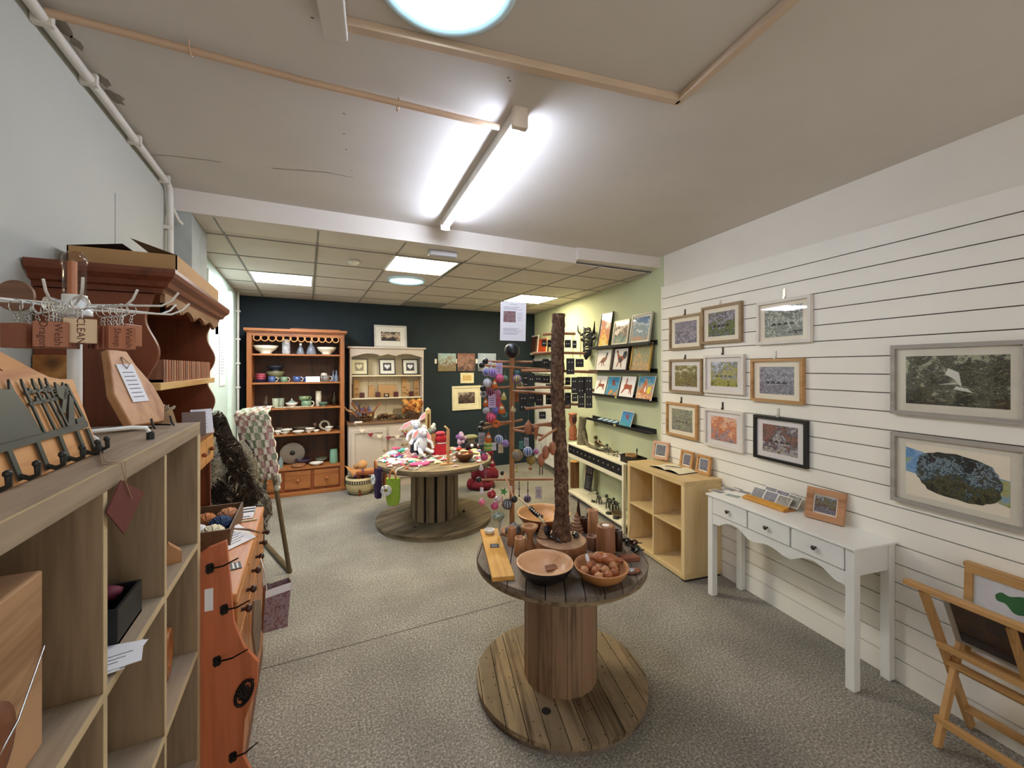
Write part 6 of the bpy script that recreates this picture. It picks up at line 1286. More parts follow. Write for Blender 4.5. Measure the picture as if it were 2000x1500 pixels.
for k, (px, py, z) in enumerate(((1202, 780, 1.325), (1200, 829, 1.01))):
    s, _ = rs(px, py, .11); m = MB(); m.add([(-.03, 0, 0), (.01, -.004, -.014), (.03, 0, .006), (.0, -.002, .014)], [(0, 1, 2, 3)]); m.add([(-.03, -.001, 0), (.0, -.003, .014), (.005, -.02, .0)], [(0, 1, 2)])
    solo('paper_butterfly', m, mat('#d8d890', .7), 'pale yellow paper scrap stuck on the ' + ('third' if k == 0 else 'lowest') + ' black ledge', 'decoration', tuple(RW(s, .1085, z)), RROT)
# ironwork bull head
T = thing('bull_head_sculpture', 'black openwork metal bull head on the green wall', 'sculpture', tuple(RW(-2.20, .03, 1.77)), (0, 0, RROT))
m = MB(); o_ = [(0, 0), (.07, .06), (.09, .14), (.11, .24), (.10, .33), (.05, .39), (-.05, .39), (-.10, .33), (-.11, .24), (-.09, .14), (-.07, .06), (0, 0)]
m.tube([(a, -.02 - .03 * (1 - abs(a) / .12), b_) for a, b_ in o_], .016, 7); random.seed(6)
for k in range(16):
    z = .04 + k * .022; wd = .06 + .04 * sin(pi * z / .42); m.tube([(-wd, -.02, z), (-wd * .3, -.07, z + random.uniform(0, .05)), (wd * .3, -.07, z + random.uniform(-.02, .04)), (wd, -.02, z + random.uniform(-.02, .03))], random.uniform(.008, .014), 6)
m.ball((0, -.05, .05), .045, 10, 0, (1, .7, 1)); m.build('face', IRON, T)
for sx in (-1, 1):
    MB().tube([(sx * .08, -.02, .34), (sx * .17, -.03, .32), (sx * .22, -.05, .37), (sx * .23, -.05, .46)], [.018, .017, .012, .004], 8).build('horn', IRON, T)
    MB().ball((sx * .15, -.02, .26), .035, 10, 0, (1.4, .5, .8)).build('ear', IRON, T)
for k, px in enumerate((1116, 1131)):
    s, _ = rs(px, 640, .03); solo('metal_rod', MB().tube([(0, 0, .0), (.01, 0, .2), (-.008, 0, .38)], .006, 6), mat('#b8ac78', .6), 'pale bent rod hanging on the green wall, ' + ('left' if k == 0 else 'right') + ' of two', 'ornament', tuple(RW(s, .012, 1.80)), RROT)
# slatted white display panel and pictures farther along the green wall
s0 = -4.15; s1, _ = rs(1098, 800, .05)
m = MB()
for k in range(13): m.box(0, s1 - s0, -.03, -.004, .10 + k * .1, .197 + k * .1)
m.box(0, s1 - s0, -.005, 0, .08, 1.42, 1); m.box(0, s1 - s0, -.032, -.0, .04, .10, 1)
solo('slat_panel', m, [SLAT, SLATG], 'low white slatted display panel on the green wall behind the hanging ornaments', 'display panel', tuple(RW(s0, .002, 0)), RROT)
def wallpic(lab, px0, px1, py1, py0, n, fm, pic, fw=.02, mt=.03, lean=6):
    s0, z0 = rs(px0, py1, n); s1, _ = rs(px1, py1, n); _, z1 = rs((px0 + px1) / 2, py0, n); return frame(lab, s1 - s0, z1 - z0, tuple(RW((s0 + s1) / 2, n, z0)), (radians(-lean), 0, RROT), fm, pic, fw, mt, .018)
wallpic('white framed brown print leaning far along the green wall', 1026, 1050, 693, 656, .07, mat('#e4dcc8', .5), mat('#5c2a1c', .6, var=.3, vs=20), .022, .0)
wallpic('orange panel picture beside the white framed brown print', 1047, 1068, 690, 661, .06, mat('#d8b48c', .5), art(61, ['#d8421c', '#f06020', '#c83c18'], 4), .01, 0)
s_, z_ = rs(1020, 694, .0); s2, _ = rs(1100, 694, .0); solo('picture_ledge', MB().box(0, s2 - s_, -.09, 0, -.015, 0), mat('#d6c6a0', .6), 'pale wooden ledge far along the green wall', 'shelf', tuple(RW(s_, .002, z_)), RROT)
wallpic('white framed black print behind the earring cards', 1038, 1078, 729, 700, .03, mat('#d9d9cf', .5), mat('#1d2422', .5, var=.3), .02, .02)
# ---- white shop table with dark drawers beneath the ledges
T = thing('display_table', 'white two-level display table with black patterned rail by the green wall', 'table', tuple(RW(-1.63, .03)), (0, 0, RROT)); w, d_ = 1.31, .275; CRM = mat('#ece6cc', .5, var=.03)
B(-w / 2, w / 2, -d_, 0, .672, .692).build('top', CRM, T, bev=.003); B(-w / 2, w / 2, -d_, 0, .06, .085).build('lower_shelf', CRM, T, bev=.003)
for x in (-w / 2, w / 2 - .03):
    for y in (-d_, -.03): B(x, x + .03, y, y + .03, 0, .672).build('leg', CRM, T, bev=.002)
B(-w / 2 + .03, w / 2 - .03, -d_ + .002, -d_ + .014, .52, .565).build('front_rail', CRM, T)
m = MB(); x = -w / 2 + .032
m.box(x, w / 2 - .032, -d_ + .004, -d_ + .012, .565, .672, 0)
for k in range(12):
    xx = x + .05 + k * .103; m.at((xx, -d_ + .003, .62), (0, radians(45), 0)); m.box(-.007, .007, -.001, .001, -.007, .007, 1)
m.at(); m.build('card_rail', [BLACK, mat('#b5b0a6', .5)], T)
for k, (px, py, lab) in enumerate(((1138, 862, ''),)): pass
def onT(px, py, z=.692): return atz(px, py, z)
sT = lambda px, n, z: tuple(RW(rs(px, 860, n)[0], n, z))
LOGM = mat('#6c6450', .9, var=.35, vs=25, bump=.8, bs=50)
T = thing('log_stand', 'rough upright log with a side branch on the white display table', 'ornament', sT(1138, .18, .692), RROT); MB().tube([(0, 0, 0), (.0, 0, .12), (-.02, 0, .22), (-.01, .01, .34)], [.075, .06, .045, .05], 12).build('trunk', LOGM, T)
MB().tube([(.03, 0, .16), (.08, -.02, .10), (.15, -.02, .04), (.24, -.02, .02), (.42, -.02, .02)], [.03, .022, .02, .018, .015], 8).build('branch', LOGM, T)
CLAY = mat('#a86444', .6, var=.15, vs=20)
T = thing('wire_bird_feeder', 'terracotta pot bird hanging left of the rough log', 'ornament', sT(1119, .16, .93), RROT); m = MB(); m.lathe([(.04, -.02), (.055, .03), (.05, .09), (.06, .1), (.055, .12), (.02, .125)], 16); m.build('pot', CLAY, T); MB().ball((.06, -.01, .05), .05, 10, 0, (.7, .6, 1.3)).build('tail', mat('#3c1a14', .7), T)
MB().lathe([(.05, -.19), (.055, -.1), (.035, -.03)], 12).build('lower_pot', CLAY, T)
solo('clay_base', MB().lathe([(.05, 0), (.06, .02), (.045, .05)], 14), CLAY, 'terracotta foot below the hanging pot bird', 'ornament', sT(1119, .16, .6925), 0)
random.seed(9)
def brass_birds(lab, px, n, z, seed, sc_, kind=0):
    random.seed(seed); p = sT(px, n, z); m = MB(); b_ = .02 * sc_
    m.ball((0, 0, .055 * sc_), .026 * sc_, 10, kind, (1.6, .8, .9)); m.ball((-.035 * sc_, 0, .09 * sc_), .016 * sc_, 8, kind); m.tube([(-.05 * sc_, 0, .09 * sc_), (-.07 * sc_, 0, .085 * sc_)], [.004 * sc_, .001], 5)
    m.tube([(.03 * sc_, 0, .055 * sc_), (.09 * sc_, 0, .045 * sc_)], [.012 * sc_, .006 * sc_], 6); m.tube([(0, 0, .04 * sc_), (0, 0, .0)], .003, 5); m.tube([(-.02 * sc_, -.01, .0), (.02 * sc_, .01, .0)], .003, 5)
    return solo('metal_bird', m, [mat('#5a4a34', .35, .7, var=.3), mat('#4a4c44', .4, .5)], lab, 'sculpture', p, RROT)
brass_birds('metal magpie figure beside the rough log', 1168, .2, .692, 1, 1.6); brass_birds('small metal bird figure in the middle of the white display table', 1189, .2, .692, 2, 1.1, 1)
T = thing('metal_bowl_sculpture', 'low silvery metal leaf dish on the white display table', 'sculpture', sT(1175, .15, .692), RROT); m = MB(); m.lathe([(.02, 0), (.09, .02), (.12, .05), (.11, .05), (.05, .015)], 18, sy=.6); m.build('dish', mat('#8c8c78', .35, .6, var=.3), T)
m = MB(); random.seed(4)
for k in range(30): m.ball((random.uniform(-.16, .16), random.uniform(-.06, .06), random.uniform(.008, .03)), random.uniform(.008, .016), 6, k % 2, (1.5, 1, .7))
solo('metal_leaves', m, [mat('#8c8c7c', .35, .6), mat('#4c4a3c', .5, .4)], 'scatter of small silver metal leaves in the middle of the white table', 'metal leaves', sT(1200, .13, .692), RROT, kind='stuff')
solo('price_card', MB().box(-.035, .035, 0, .002, 0, .07), PAPER, 'small white price card leaning on the dark metal box', 'price card', sT(1212, .22, .692), (radians(-20), 0, RROT))
T = thing('bark_box', 'dark metal tray holding a bark-edged bowl at the right of the white table', 'ornament', sT(1237, .18, .692), RROT); m = MB()
for x0, x1, y0, y1 in ((-.13, .13, -.07, -.064), (-.13, .13, .064, .07), (-.13, -.124, -.064, .064), (.124, .13, -.064, .064)): m.box(x0, x1, y0, y1, 0, .075)
m.box(-.13, .13, -.07, .07, 0, .006); m.build('tray', mat('#2c2824', .5, .4), T); MB().lathe([(.05, .006), (.062, .07), (.056, .09), (.048, .08), (.04, .03), (0, .03)], 18, (-.02, -.01, 0)).build('bowl', mat('#9c7444', .8, var=.3, vs=30, bump=.6), T)
MB().tube([(.06, 0, .05), (.062, 0, .12)], .004, 6).build('stem', BLACK, T); MB().ball((.062, 0, .14), .012, 8, 0, (.7, .7, 2)).build('bud', BLACK, T)
# lower shelf
T = thing('log_stump', 'tall round log with sawn yellow top on the lower shelf', 'log', sT(1122, .17, .0855)); MB().cyl((0, 0, 0), .062, .335, 22).build('bark', wood('#7c5630', '#4a2e16', 'Z', 14, .8), T); MB().cyl((0, 0, .335), .0615, .004, 22).build('cut_face', mat('#d49a44', .7, var=.15, vs=30), T)
T = thing('chalkboard_sign', 'black chalk menu sign with photos on a white foot, lower shelf', 'sign', sT(1147, .13, .0855), (0, 0, RROT + .1)); m = MB(); m.at((0, 0, .03), (radians(-8), 0, 0)); m.box(-.075, .075, 0, .008, 0, .335, 0); random.seed(3)
for q in range(8): m.box(-.055, .03 + random.uniform(-.02, .025), -.0006, 0, .03 + q * .02, .034 + q * .02, 1)
for q in range(9): m.box(-.06 + (q % 3) * .042, -.025 + (q % 3) * .042, -.0007, 0, .21 + (q // 3) * .038, .24 + (q // 3) * .038, 2 + q % 2)
m.build('board', [BLACK, mat('#9a98a4', .7), mat('#7c6458', .7), mat('#5a5c6c', .7)], T); B(-.09, .09, -.05, .08, 0, .028).build('foot', CRM, T, bev=.004)
solo('metal_starfish', MB().tube([(-.05, 0, .02), (0, 0, .012), (.05, 0, .02)], [.003, .012, .003], 6).tube([(0, -.03, .012), (0, .03, .012)], .006, 6), mat('#3a3c34', .4, .5), 'small dark metal bird with spread wings on the lower shelf', 'sculpture', sT(1151 + 8, .24, .086), RROT)
for k, (px, n, sc3, lab) in enumerate(((1170, .2, 1.0, 'dark metal animal figure, left one on the lower shelf'), (1190, .19, 1.3, 'dark metal animal figure, larger one on the lower shelf'), (1203, .14, 1.1, 'dark metal figure at the back of the lower shelf'))): 
    m = MB(); m.ball((0, 0, .07), .025, 10, 0, (1.7, .8, 1)); m.ball((-.045, 0, .10), .017, 8)
    for a_, b2 in ((-.03, -.012), (-.03, .012), (.03, -.012), (.03, .012)): m.tube([(a_, b2, .055), (a_, b2, 0)], .006, 5)
    m.tube([(.04, 0, .075), (.07, 0, .10)], .004, 5); o = solo('metal_animal', m, mat('#54564c', .35, .7, var=.3), lab, 'sculpture', sT(px, n, .0855), RROT); o.scale = (sc3,) * 3
T = thing('metal_platter', 'oval bronze dish with a raised rim on the lower shelf', 'dish', sT(1207, .2, .0855), RROT); MB().lathe([(.05, 0), (.09, .015), (.095, .025), (.085, .022), (0, .008)], 24, sy=.7).build('dish', mat('#8c7458', .35, .6), T)
for k, px in enumerate((1189, 1203)): solo('metal_pad', MB().lathe([(.03, 0), (.034, .014), (.02, .02), (0, .018)], 16), mat('#34362f', .35, .5), 'small dark round metal dish at the shelf front, ' + ('left' if k == 0 else 'right') + ' of two', 'dish', sT(px, .272, .0855), RROT)
# ================================================================ FRONT DRUM: branch tree and turned wood
Z1 = D1Z + .0005
SB = atz(1096, 1053, .762)                                    # centre of the log slice
T = thing('branch_tree', 'rough bark trunk on a log slice with dowel branches, on the front table', 'display stand', (SB.x, SB.y, Z1))
zb = .762 - Z1
MB().lathe([(.125, 0), (.13, zb * .5), (.127, zb)], 40).build('log_slice', wood('#a9724c', '#7a4c30', 'Z', 10, .6), T); MB().lathe([(.127, zb), (0, zb + .001)], 40).build('slice_face', mat('#b08a6c', .6, var=.2, vs=20), T)
tp = atd(1089, 613, SB.x * FW[0] + SB.y * FW[1]); bz = (SB.x, SB.y, Z1); HT = tp.z - Z1; tx, ty = tp.x - SB.x, tp.y - SB.y
random.seed(17); m = MB(); n, K = 26, 90; vs = []; fs = []
for k in range(K + 1):
    t = k / K; z = zb + (HT - zb) * t; cx, cy = tx * t + .008 * sin(t * 7), ty * t; r = (.036 - .003 * t) + (.016 * max(0, 1 - t * 9))
    for j in range(n):
        a = 2 * pi * j / n; rr = r * (1 + random.uniform(-.09, .09) + .04 * sin(a * 5 + t * 30)); vs.append((cx + rr * cos(a), cy + rr * sin(a), z))
for k in range(K):
    for j in range(n): fs.append((k * n + j, k * n + (j + 1) % n, (k + 1) * n + (j + 1) % n, (k + 1) * n + j))
m.add(vs, fs, 0, True); m.add(vs[-n:], [tuple(range(n))], 1); 
def bark():
    mt, nt, b = _new('bark'); v = _coord(nt, 'Object', (1, 1, .7)); f = _noise(nt, v, 55, 5, .7, .6); g = _noise(nt, v, 9, 2)
    t = _math(nt, 'ADD', _math(nt, 'MULTIPLY', f, .75), _math(nt, 'MULTIPLY', g, .25)); nt.links.new(_ramp(nt, t, [(.36, C('#2a1a12')), (.5, C('#6b4a37')), (.64, C('#a08468'))]), b.inputs['Base Color'])
    b.inputs['Roughness'].default_value = .9; _bump(nt, b, f, 1, .02); return mt
m.build('trunk', [bark(), mat('#7c6048', .8, var=.3, vs=60)], T)
DT = SB.x * FW[0] + SB.y * FW[1]
def tz(py, d=None): return CZ + (HY - py) / FPX * (d or DT)
def tl(px, py, dd=0):                                          # a point near the trunk, dd metres behind it
    return atd(px, py, DT + dd) - Vector(bz)
DOW = wood('#b07a52', '#85512f', 'X', 14, .5); BR = []
br = [((1060, 653), (1124, 652), .0, .07), ((1041, 690), (1142, 690), .05, .012), ((1018, 724), (1166, 727), .03, .009), ((1008, 758), (1112, 757), .02, .012), ((1098, 757), (1160, 762), -.03, .011), ((1002, 764), (1080, 770), .12, .008), ((1026, 798), (1112, 794), -.02, .012), ((1000, 838), (1080, 826), .1, .009), ((1004, 840), (1065, 852), .06, .008), ((1053, 860), (1090, 836), -.10, .013), ((1044, 830), (1085, 832), .06, .012), ((1098, 790), (1128, 790), .08, .01)]
for (a, b_, dd, r) in br:
    r = min(r, .0085); A = tl(*a, dd); Bb = tl(*b_, dd * .2); MB().tube([A, A.lerp(Bb, .5) + Vector((0, 0, .003)), Bb], r * .85, 8).build('branch', DOW, T)
# earring cards: (left, top, right, bottom, depth offset)
BK = mat('#15100f', .55); GL = mat('#e8e4dc', .3, .2)
cards = [(1058, 664, 1068, 677, .05), (1069, 664, 1080, 678, .05), (1103, 664, 1115, 679, -.02), (1118, 665, 1126, 680, -.01), (1059, 702, 1072, 714, .05), (1060, 701, 1071, 713, .1),
 (1106, 700, 1122, 731, -.04), (1124, 701, 1140, 717, .0), (1022, 732, 1031, 757, .05), (1032, 734, 1044, 747, .05), (1044, 733, 1058, 747, .04), (1058, 734, 1074, 748, .05), (1104, 737, 1114, 752, .05),
 (1116, 737, 1127, 768, -.06), (1127, 736, 1142, 772, -.05), (1142, 736, 1157, 768, -.06), (1117, 769, 1128, 784, -.055), (1129, 768, 1142, 796, -.045), (1143, 768, 1157, 797, -.05), (1103, 767, 1115, 798, .02),
 (1014, 770, 1030, 803, .08), (1031, 768, 1046, 786, .09), (1046, 770, 1061, 792, .08), (1066, 768, 1078, 790, .06), (1046, 778, 1060, 791, .1), (1053, 804, 1066, 818, .06), (1066, 750, 1078, 754, .05)]
ordn = ['first', 'second', 'third', 'fourth', 'fifth', 'sixth', 'seventh', 'eighth', 'ninth', 'tenth']
cnt = {}
for (l, t_, r, b_, dd) in cards:
    side_ = 'left' if r < 1090 else 'right'; row = 'topmost' if t_ < 670 else ('second' if t_ < 715 else ('third' if t_ < 765 else 'lowest')); key = (side_, row); cnt[key] = cnt.get(key, 0) + 1
    a = atd(l, t_, DT + dd); c = atd(r, b_, DT + dd); w = (c - a).dot(Vector((RT[0], RT[1], 0))); h = a.z - c.z; tp_ = (a + c) / 2; tp_.z = a.z
    tt = thing('earring_card', 'black earring card hanging %s of the bark trunk, %s row, %s from the left' % (side_, row, ordn[cnt[key] - 1]), 'earring card', tp_, -YAW + random.uniform(-.12, .12), 'black earring cards on the branch tree')
    B(-w / 2, w / 2, -.001, .001, -h, 0).build('card', BK, tt); m = MB(); nr = max(1, round(h / .045))
    for q in range(nr):
        for sx in (-1, 1): m.ball((sx * w * .18, -.002, -h * (q + .5) / nr), .0034, 6)
    m.build('earrings', GL, tt); MB().tube([(0, 0, -.001), (0, 0, .022)], .0007, 4).build('thread', mat('#8a8078', .8), tt)
# carved wooden figures hung low on the tree
CV = mat('#a5694a', .5, var=.2, vs=25)
def carved(lab, px, py, d, prof, ex=None):
    p = atd(px, py, DT + d); prof = [(a * .66, b_ * .85) for a, b_ in prof]; m = MB(); m.lathe(prof, 14); t = thing('wooden_ornament', lab, 'ornament', p, random.uniform(0, 1)); m.build('body', CV, t)
    z = prof[-1][1]; MB().tube([(0, 0, z), (0, 0, z + .05)], .0008, 4).build('thread', mat('#8a8078', .8), t)
    if ex: ex(t)
bellp = [(.004, -.04), (.022, -.032), (.032, -.008), (.03, .018), (.022, .03), (.012, .038), (.008, .048)]
conep = [(.002, -.07), (.01, -.045), (.02, .0), (.026, .012), (.024, .018), (.006, .024)]
robin = [(.004, -.045), (.02, -.03), (.03, 0), (.022, .025), (.006, .035)]
carved('carved wooden bell hanging left of the trunk', 1032, 836, .02, bellp); carved('carved wooden cone hanging beside the bell', 1047, 838, -.02, conep)
carved('carved round wooden pot hanging at the trunk, left one', 1066, 882, -.08, robin); carved('carved round wooden pot hanging at the trunk, right one', 1079, 874, -.09, robin)
def legs(t):
    m = MB()
    for s in (-.008, .008): m.tube([(s, 0, -.03), (s, 0, -.08)], .0025, 5)
    m.build('legs', mat('#3c1c14', .6), t)
carved('carved wooden robin with thin legs below the pots', 1057, 897, -.06, robin, legs)
# things on the log slice
sl = lambda px, py, z=.764: atz(px, py, z)
for k, (px, py, s) in enumerate(((1080, 1052, .026), (1093, 1057, .024), (1107, 1053, .026), (1124, 1048, .026))):
    solo('polished_stone', MB().ball((0, 0, s * .45), s, 12, 0, (1.2, .8, .5)), mat('#17181d', .12, coat=1), 'polished black stone on the log slice, ' + ('leftmost', 'second', 'third', 'rightmost')[k] + ' of four', 'stone', sl(px, py), .4 * k)
T2 = thing('wooden_cone_tree', 'stacked wooden cone tree left of the trunk with a black oval tag', 'ornament', sl(1062, 1048)); SP = [(0, 0)]; pr = []
for k in range(6): r = .036 - .005 * k; pr += [(r * .8, k * .013), (r, k * .013 + .006), (r * .8, k * .013 + .012)]
MB().lathe(pr + [(.003, .09)], 22).build('tree', wood('#c09a78', '#8f6648', 'Z', 12), T2); MB().at((-.0, -.036, .045), (pi / 2 - .1, 0, .2)).lathe([(0, 0), (.021, 0), (.021, .004), (0, .004)], 20, sy=1.25).build('oval_tag', BLACK, T2)
T2 = thing('wooden_cone_tree', 'stacked wooden cone tree right of the trunk', 'ornament', atz(1126, 1040, Z1)); MB().lathe([(a * 1.3, b_ * 1.35) for a, b_ in pr] + [(.003, .125)], 22).build('tree', wood('#b08a6c', '#85603f', 'Z', 12), T2)
MB().tube([(0, 0, 0), (0, 0, .01)], .003, 5)
tw = thing('twig', 'thin curled pale twig lying from the trunk over the log slice', 'twig', sl(1110, 1040)); MB().tube([(-.02, .03, .05), (0, 0, .015), (.03, -.03, .006), (.05, -.07, .004)], .0022, 6).build('stem', mat('#9a7c62', .7), tw)
# turned cups and holders:  (px, py of base centre, radius, height, taper, mat, label, kind)
DKC = wood('#4a271b', '#28140d', 'Z', 12, .35); LTC = wood('#c48f66', '#9a6440', 'Z', 12, .4)
def cup(lab, px, py, r, h, mt, top=1.0, z=Z1, hole=.72, name='turned_vase', deep=.03):
    p = atz(px, py, z); return solo(name, MB().lathe([(r * .96, 0), (r, .004), (r * (1 + top) / 2, h * .5), (r * top, h - .002), (r * top * .97, h), (r * top * hole, h), (r * top * hole, h - deep), (0, h - deep)], 28), mt, lab, 'vase', p)
cup('slim turned wooden vase behind the small one, beside the yellow board', 1000, 1064, .027, .098, LTC, .85)
cup('small rounded wooden cup at the left of the large bowl', 1016, 1084, .034, .092, LTC, .82)
cup('tall wooden cylinder vase right of the trunk', 1158, 1048, .030, .155, LTC, .95)
cup('dark wooden cup behind the tall cylinder vase', 1140, 1038, .024, .085, DKC, 1.05)
cup('wooden cup with dark lower half beneath the tall cylinder', 1157, 1072, .031, .070, wood('#8a6248', '#5f3f2c', 'Z', 12), 1.0)
cup('black wooden cylinder behind the big candle holder', 1207, 1074, .024, .105, DARKT, 1.0, name='turned_vase')
T2 = thing('candle_holder', 'thick wooden cylinder candle holder with a white tealight', 'candle holder', atz(1183, 1080, Z1)); MB().lathe([(.050, 0), (.051, .01), (.047, .14), (.046, .145), (.02, .145), (.02, .138), (0, .138)], 32).build('holder', wood('#9c6a4a', '#6c432c', 'Z', 7, .4), T2); MB().cyl((0, 0, .139), .0195, .008, 20).build('tealight', mat('#f2eee8', .4), T2)
T2 = thing('goblet_stand', 'flared turned wooden candlestick beside the trunk', 'candlestick', atz(1035, 1072, Z1)); MB().lathe([(.034, 0), (.034, .01), (.022, .03), (.016, .06), (.017, .075), (.040, .112), (.045, .125), (.041, .126), (.028, .112), (0, .108)], 32).build('candlestick', wood('#c8936a', '#a06c46', 'Z', 10, .38), T2)
solo('dark_spire', MB().lathe([(.016, 0), (.018, .05), (.012, .1), (.005, .16), (.007, .175), (0, .18)], 14), DARKT, 'slim dark wooden spire behind the front table cups', 'ornament', atz(1130, 1036, Z1) + Vector((.02, .03, 0)))
solo('dark_peg', MB().lathe([(.014, 0), (.014, .1), (.008, .105)], 14), DARKT, 'short dark wooden peg left of the tall cylinder vase', 'ornament', atz(1150, 1036, Z1))
# bowls
def bowl(lab, px, py, R, h, outer, inner, rimz, name='wooden_bowl'):
    p = atz(px, py, rimz); z0 = Z1; h = rimz - z0; T = thing(name, lab, 'bowl', (p.x, p.y, z0))
    MB().lathe([(R * .45, 0), (R * .48, .004), (R * .78, h * .35), (R * .97, h * .8), (R * 1.0, h - .003)], 48, cap=False).build('outside', outer, T)
    m = MB(); m.lathe([(R, h - .003), (R * .985, h + .001), (R * .94, h), (R * .9, h * .8), (R * .7, h * .4), (R * .4, h * .16), (0, h * .10)], 48, cap=False); m.build('inside', inner, T); return T, (p.x, p.y), h
T2, bc, h = bowl('turned wooden bowl with black outside at the front of the table', 1064, 1096, .131, .08, mat('#161213', .35, var=.3, vs=30), TURNL, .765)
solo('wooden_ticket', MB().box(-.028, .028, -.017, .017, 0, .002), wood('#94643e', '#6f4628', 'X', 12), 'small wooden ticket lying inside the black-sided bowl', 'price ticket', tuple(atz(1077, 1108, Z1 + .028)), (.25, -.1, -.3))
T3, bc2, h2 = bowl('honey coloured wooden bowl filled with carved baubles at the table edge', 1174, 1103, .124, .07, wood('#b57c46', '#8f5a2c', 'X', 9, .4), TURN, .752)
random.seed(4); BA = mat('#a8643c', .35, var=.2, vs=25, coat=.3); BL = mat('#c08a60', .4, var=.2, vs=25)
pos = [(-.07, .03), (-.035, -.005), (.0, -.03), (.04, -.045), (-.055, -.055), (-.015, -.07), (.0, .02), (-.03, .045), (.06, -.01)]
for k, (x, y) in enumerate(pos):
    T4 = thing('carved_bauble', 'round carved wooden bauble in the honey bowl, ' + ('at the far left', 'left of the middle', 'in the middle', 'at the front right', 'at the front left', 'at the front middle', 'behind the middle', 'behind the left', 'beside the long ones')[k], 'bauble', (bc2[0] + x, bc2[1] + y, Z1 + .046 + .006 * (k % 3)), random.uniform(0, 6), 'carved wooden baubles in the honey bowl')
    MB().ball((0, 0, 0), .021, 16).build('ball', BA if k % 2 else BL, T4); MB().tube([(0, 0, 0), (.03, 0, .004), (.042, 0, .002)], [.006, .004, .002], 7).build('finial', BL, T4)
for k, (x, y, a) in enumerate(((.035, .05, -.35), (.06, .02, -.5))):
    T4 = thing('long_ornament', 'long carved wooden spindle in the honey bowl, ' + ('rear' if k == 0 else 'front') + ' one', 'ornament', (bc2[0] + x, bc2[1] + y, Z1 + .078), (0, pi / 2 + .1, a)); MB().lathe([(0, -.06), (.012, -.05), (.008, -.04), (.024, -.02), (.026, .01), (.016, .035), (.007, .045), (.012, .055), (0, .075)], 16).build('spindle', BA, T4)
m = MB().at((0, 0, 0), (-.5, 0, .2)); m.lathe([(0, 0), (.012, 0), (.012, .001), (0, .001)], 18, sy=2.0); solo('oval_label', MB().at((0, 0, 0), (pi / 2 - .4, 0, .2)).lathe([(0, 0), (.012, 0), (.012, .0012), (0, .0012)], 20, sy=1.8), PAPER, 'white oval label standing among the baubles', 'label', (bc2[0] - .035, bc2[1] + .055, Z1 + .085))
T5, bc3, h3 = bowl('large wide wooden bowl behind the bark trunk', 1062, 1000, .165, .08, wood('#a8693c', '#6f4024', 'X', 8, .4), wood('#d9a469', '#b47e48', 'X', 7, .35), .765)
solo('crescent_spoon', MB().tube([(-.05, 0, .012), (-.03, -.025, .005), (0, -.034, .003), (.03, -.025, .005), (.05, .0, .014)], [.004, .009, .012, .009, .004], 8), wood('#c48a54', '#94602f', 'X'), 'crescent shaped wooden scoop inside the large rear bowl', 'scoop', (bc3[0] - .0, bc3[1] - .02, Z1 + .02), -.3)
# yellow board with dish and slate label
pc = [atz(x, y, .703) for x, y in ((936, 1033), (973, 1030), (1007, 1125), (960, 1128))]; c = sum(pc, Vector()) / 4; ax = (pc[0] + pc[1] - pc[2] - pc[3]); ang = atan2(ax.y, ax.x)
solo('serving_board', B(-.29, .29, -.052, .052, 0, .022), wood('#d9a24c', '#b87e30', 'X', 9, .4), 'long yellow wooden board lying across the left of the front table', 'wooden board', (c.x, c.y, Z1), ang, bev=.003)
q = atz(956, 1041, .7035); T2 = thing('tealight_dish', 'small white ceramic dish on the far end of the yellow board', 'dish', (q.x, q.y, .7032)); MB().lathe([(.022, 0), (.028, .008), (.029, .022), (.026, .022), (.024, .012), (0, .010)], 28).build('dish', WHT, T2)
q = atz(966, 1066, .7035); m = MB(); m.box(-.024, .024, -.022, .022, 0, .0015)
for k in range(4): m.box(-.016, .014, -.014 + k * .008, -.012 + k * .008, .0015, .0018, 1)
solo('slate_label', m, [mat('#3c3c44', .6), mat('#a4a4ac', .6)], 'small slate grey label lying on the yellow board', 'label', (q.x, q.y, .7032), -.35)
# right side: iron roses, leather block, oval dish
def rose(lab, px, py, s, col='#2c302f'):
    T = thing('iron_rose', lab, 'ornament', atz(px, py, Z1)); m = MB(); random.seed(px)
    for k in range(9):
        a = k * 2.4; r = s * (.25 + .09 * k); m.at((r * .5 * cos(a), r * .5 * sin(a), .012), (.5, 0, a)); m.lathe([(0, 0), (s * .32, .004), (s * .4, .012)], 10)
    m.at(); m.build('petals', mat(col, .3, .6, var=.4), T); MB().tube([(0, 0, .0), (s, s * .3, .006), (s * 1.8, .0, .004)], .003, 5).build('stem', IRON, T)
rose('dark iron rose nearest the big candle holder', 1222, 1062, .032); rose('dark iron rose with a red centre at the right rim', 1237, 1066, .034, '#4a2c2a'); rose('dark iron rose at the front right rim', 1240, 1080, .036)
solo('incense_stick', MB().tube([(0, 0, .0), (.015, .005, .09)], .0015, 5), mat('#4a3a2c', .8), 'thin dark stick standing by the iron roses', 'stick', atz(1228, 1058, Z1))
solo('leather_block', MB().prism([(-.045, -.02), (.05, -.025), (.045, .025), (-.04, .03)], 0, .022, 'xy'), wood('#8a4f34', '#6a3722', 'X', 10, .5), 'reddish brown wooden block behind the honey bowl', 'wooden block', atz(1228, 1094, Z1), -.3, bev=.003)
T2 = thing('brooch_dish', 'small brown oval dish holding a clear glass stone at the right rim', 'dish', atz(1236, 1118, Z1)); MB().lathe([(.02, 0), (.045, .008), (.042, .010), (0, .004)], 24, sy=.6).build('dish', wood('#8a5234', '#5f341e', 'X'), T2); MB().ball((-.008, 0, .012), .018, 14, 0, (1.1, .7, .6)).build('stone', mat('#b9b4b8', .1, .3, coat=1), T2)
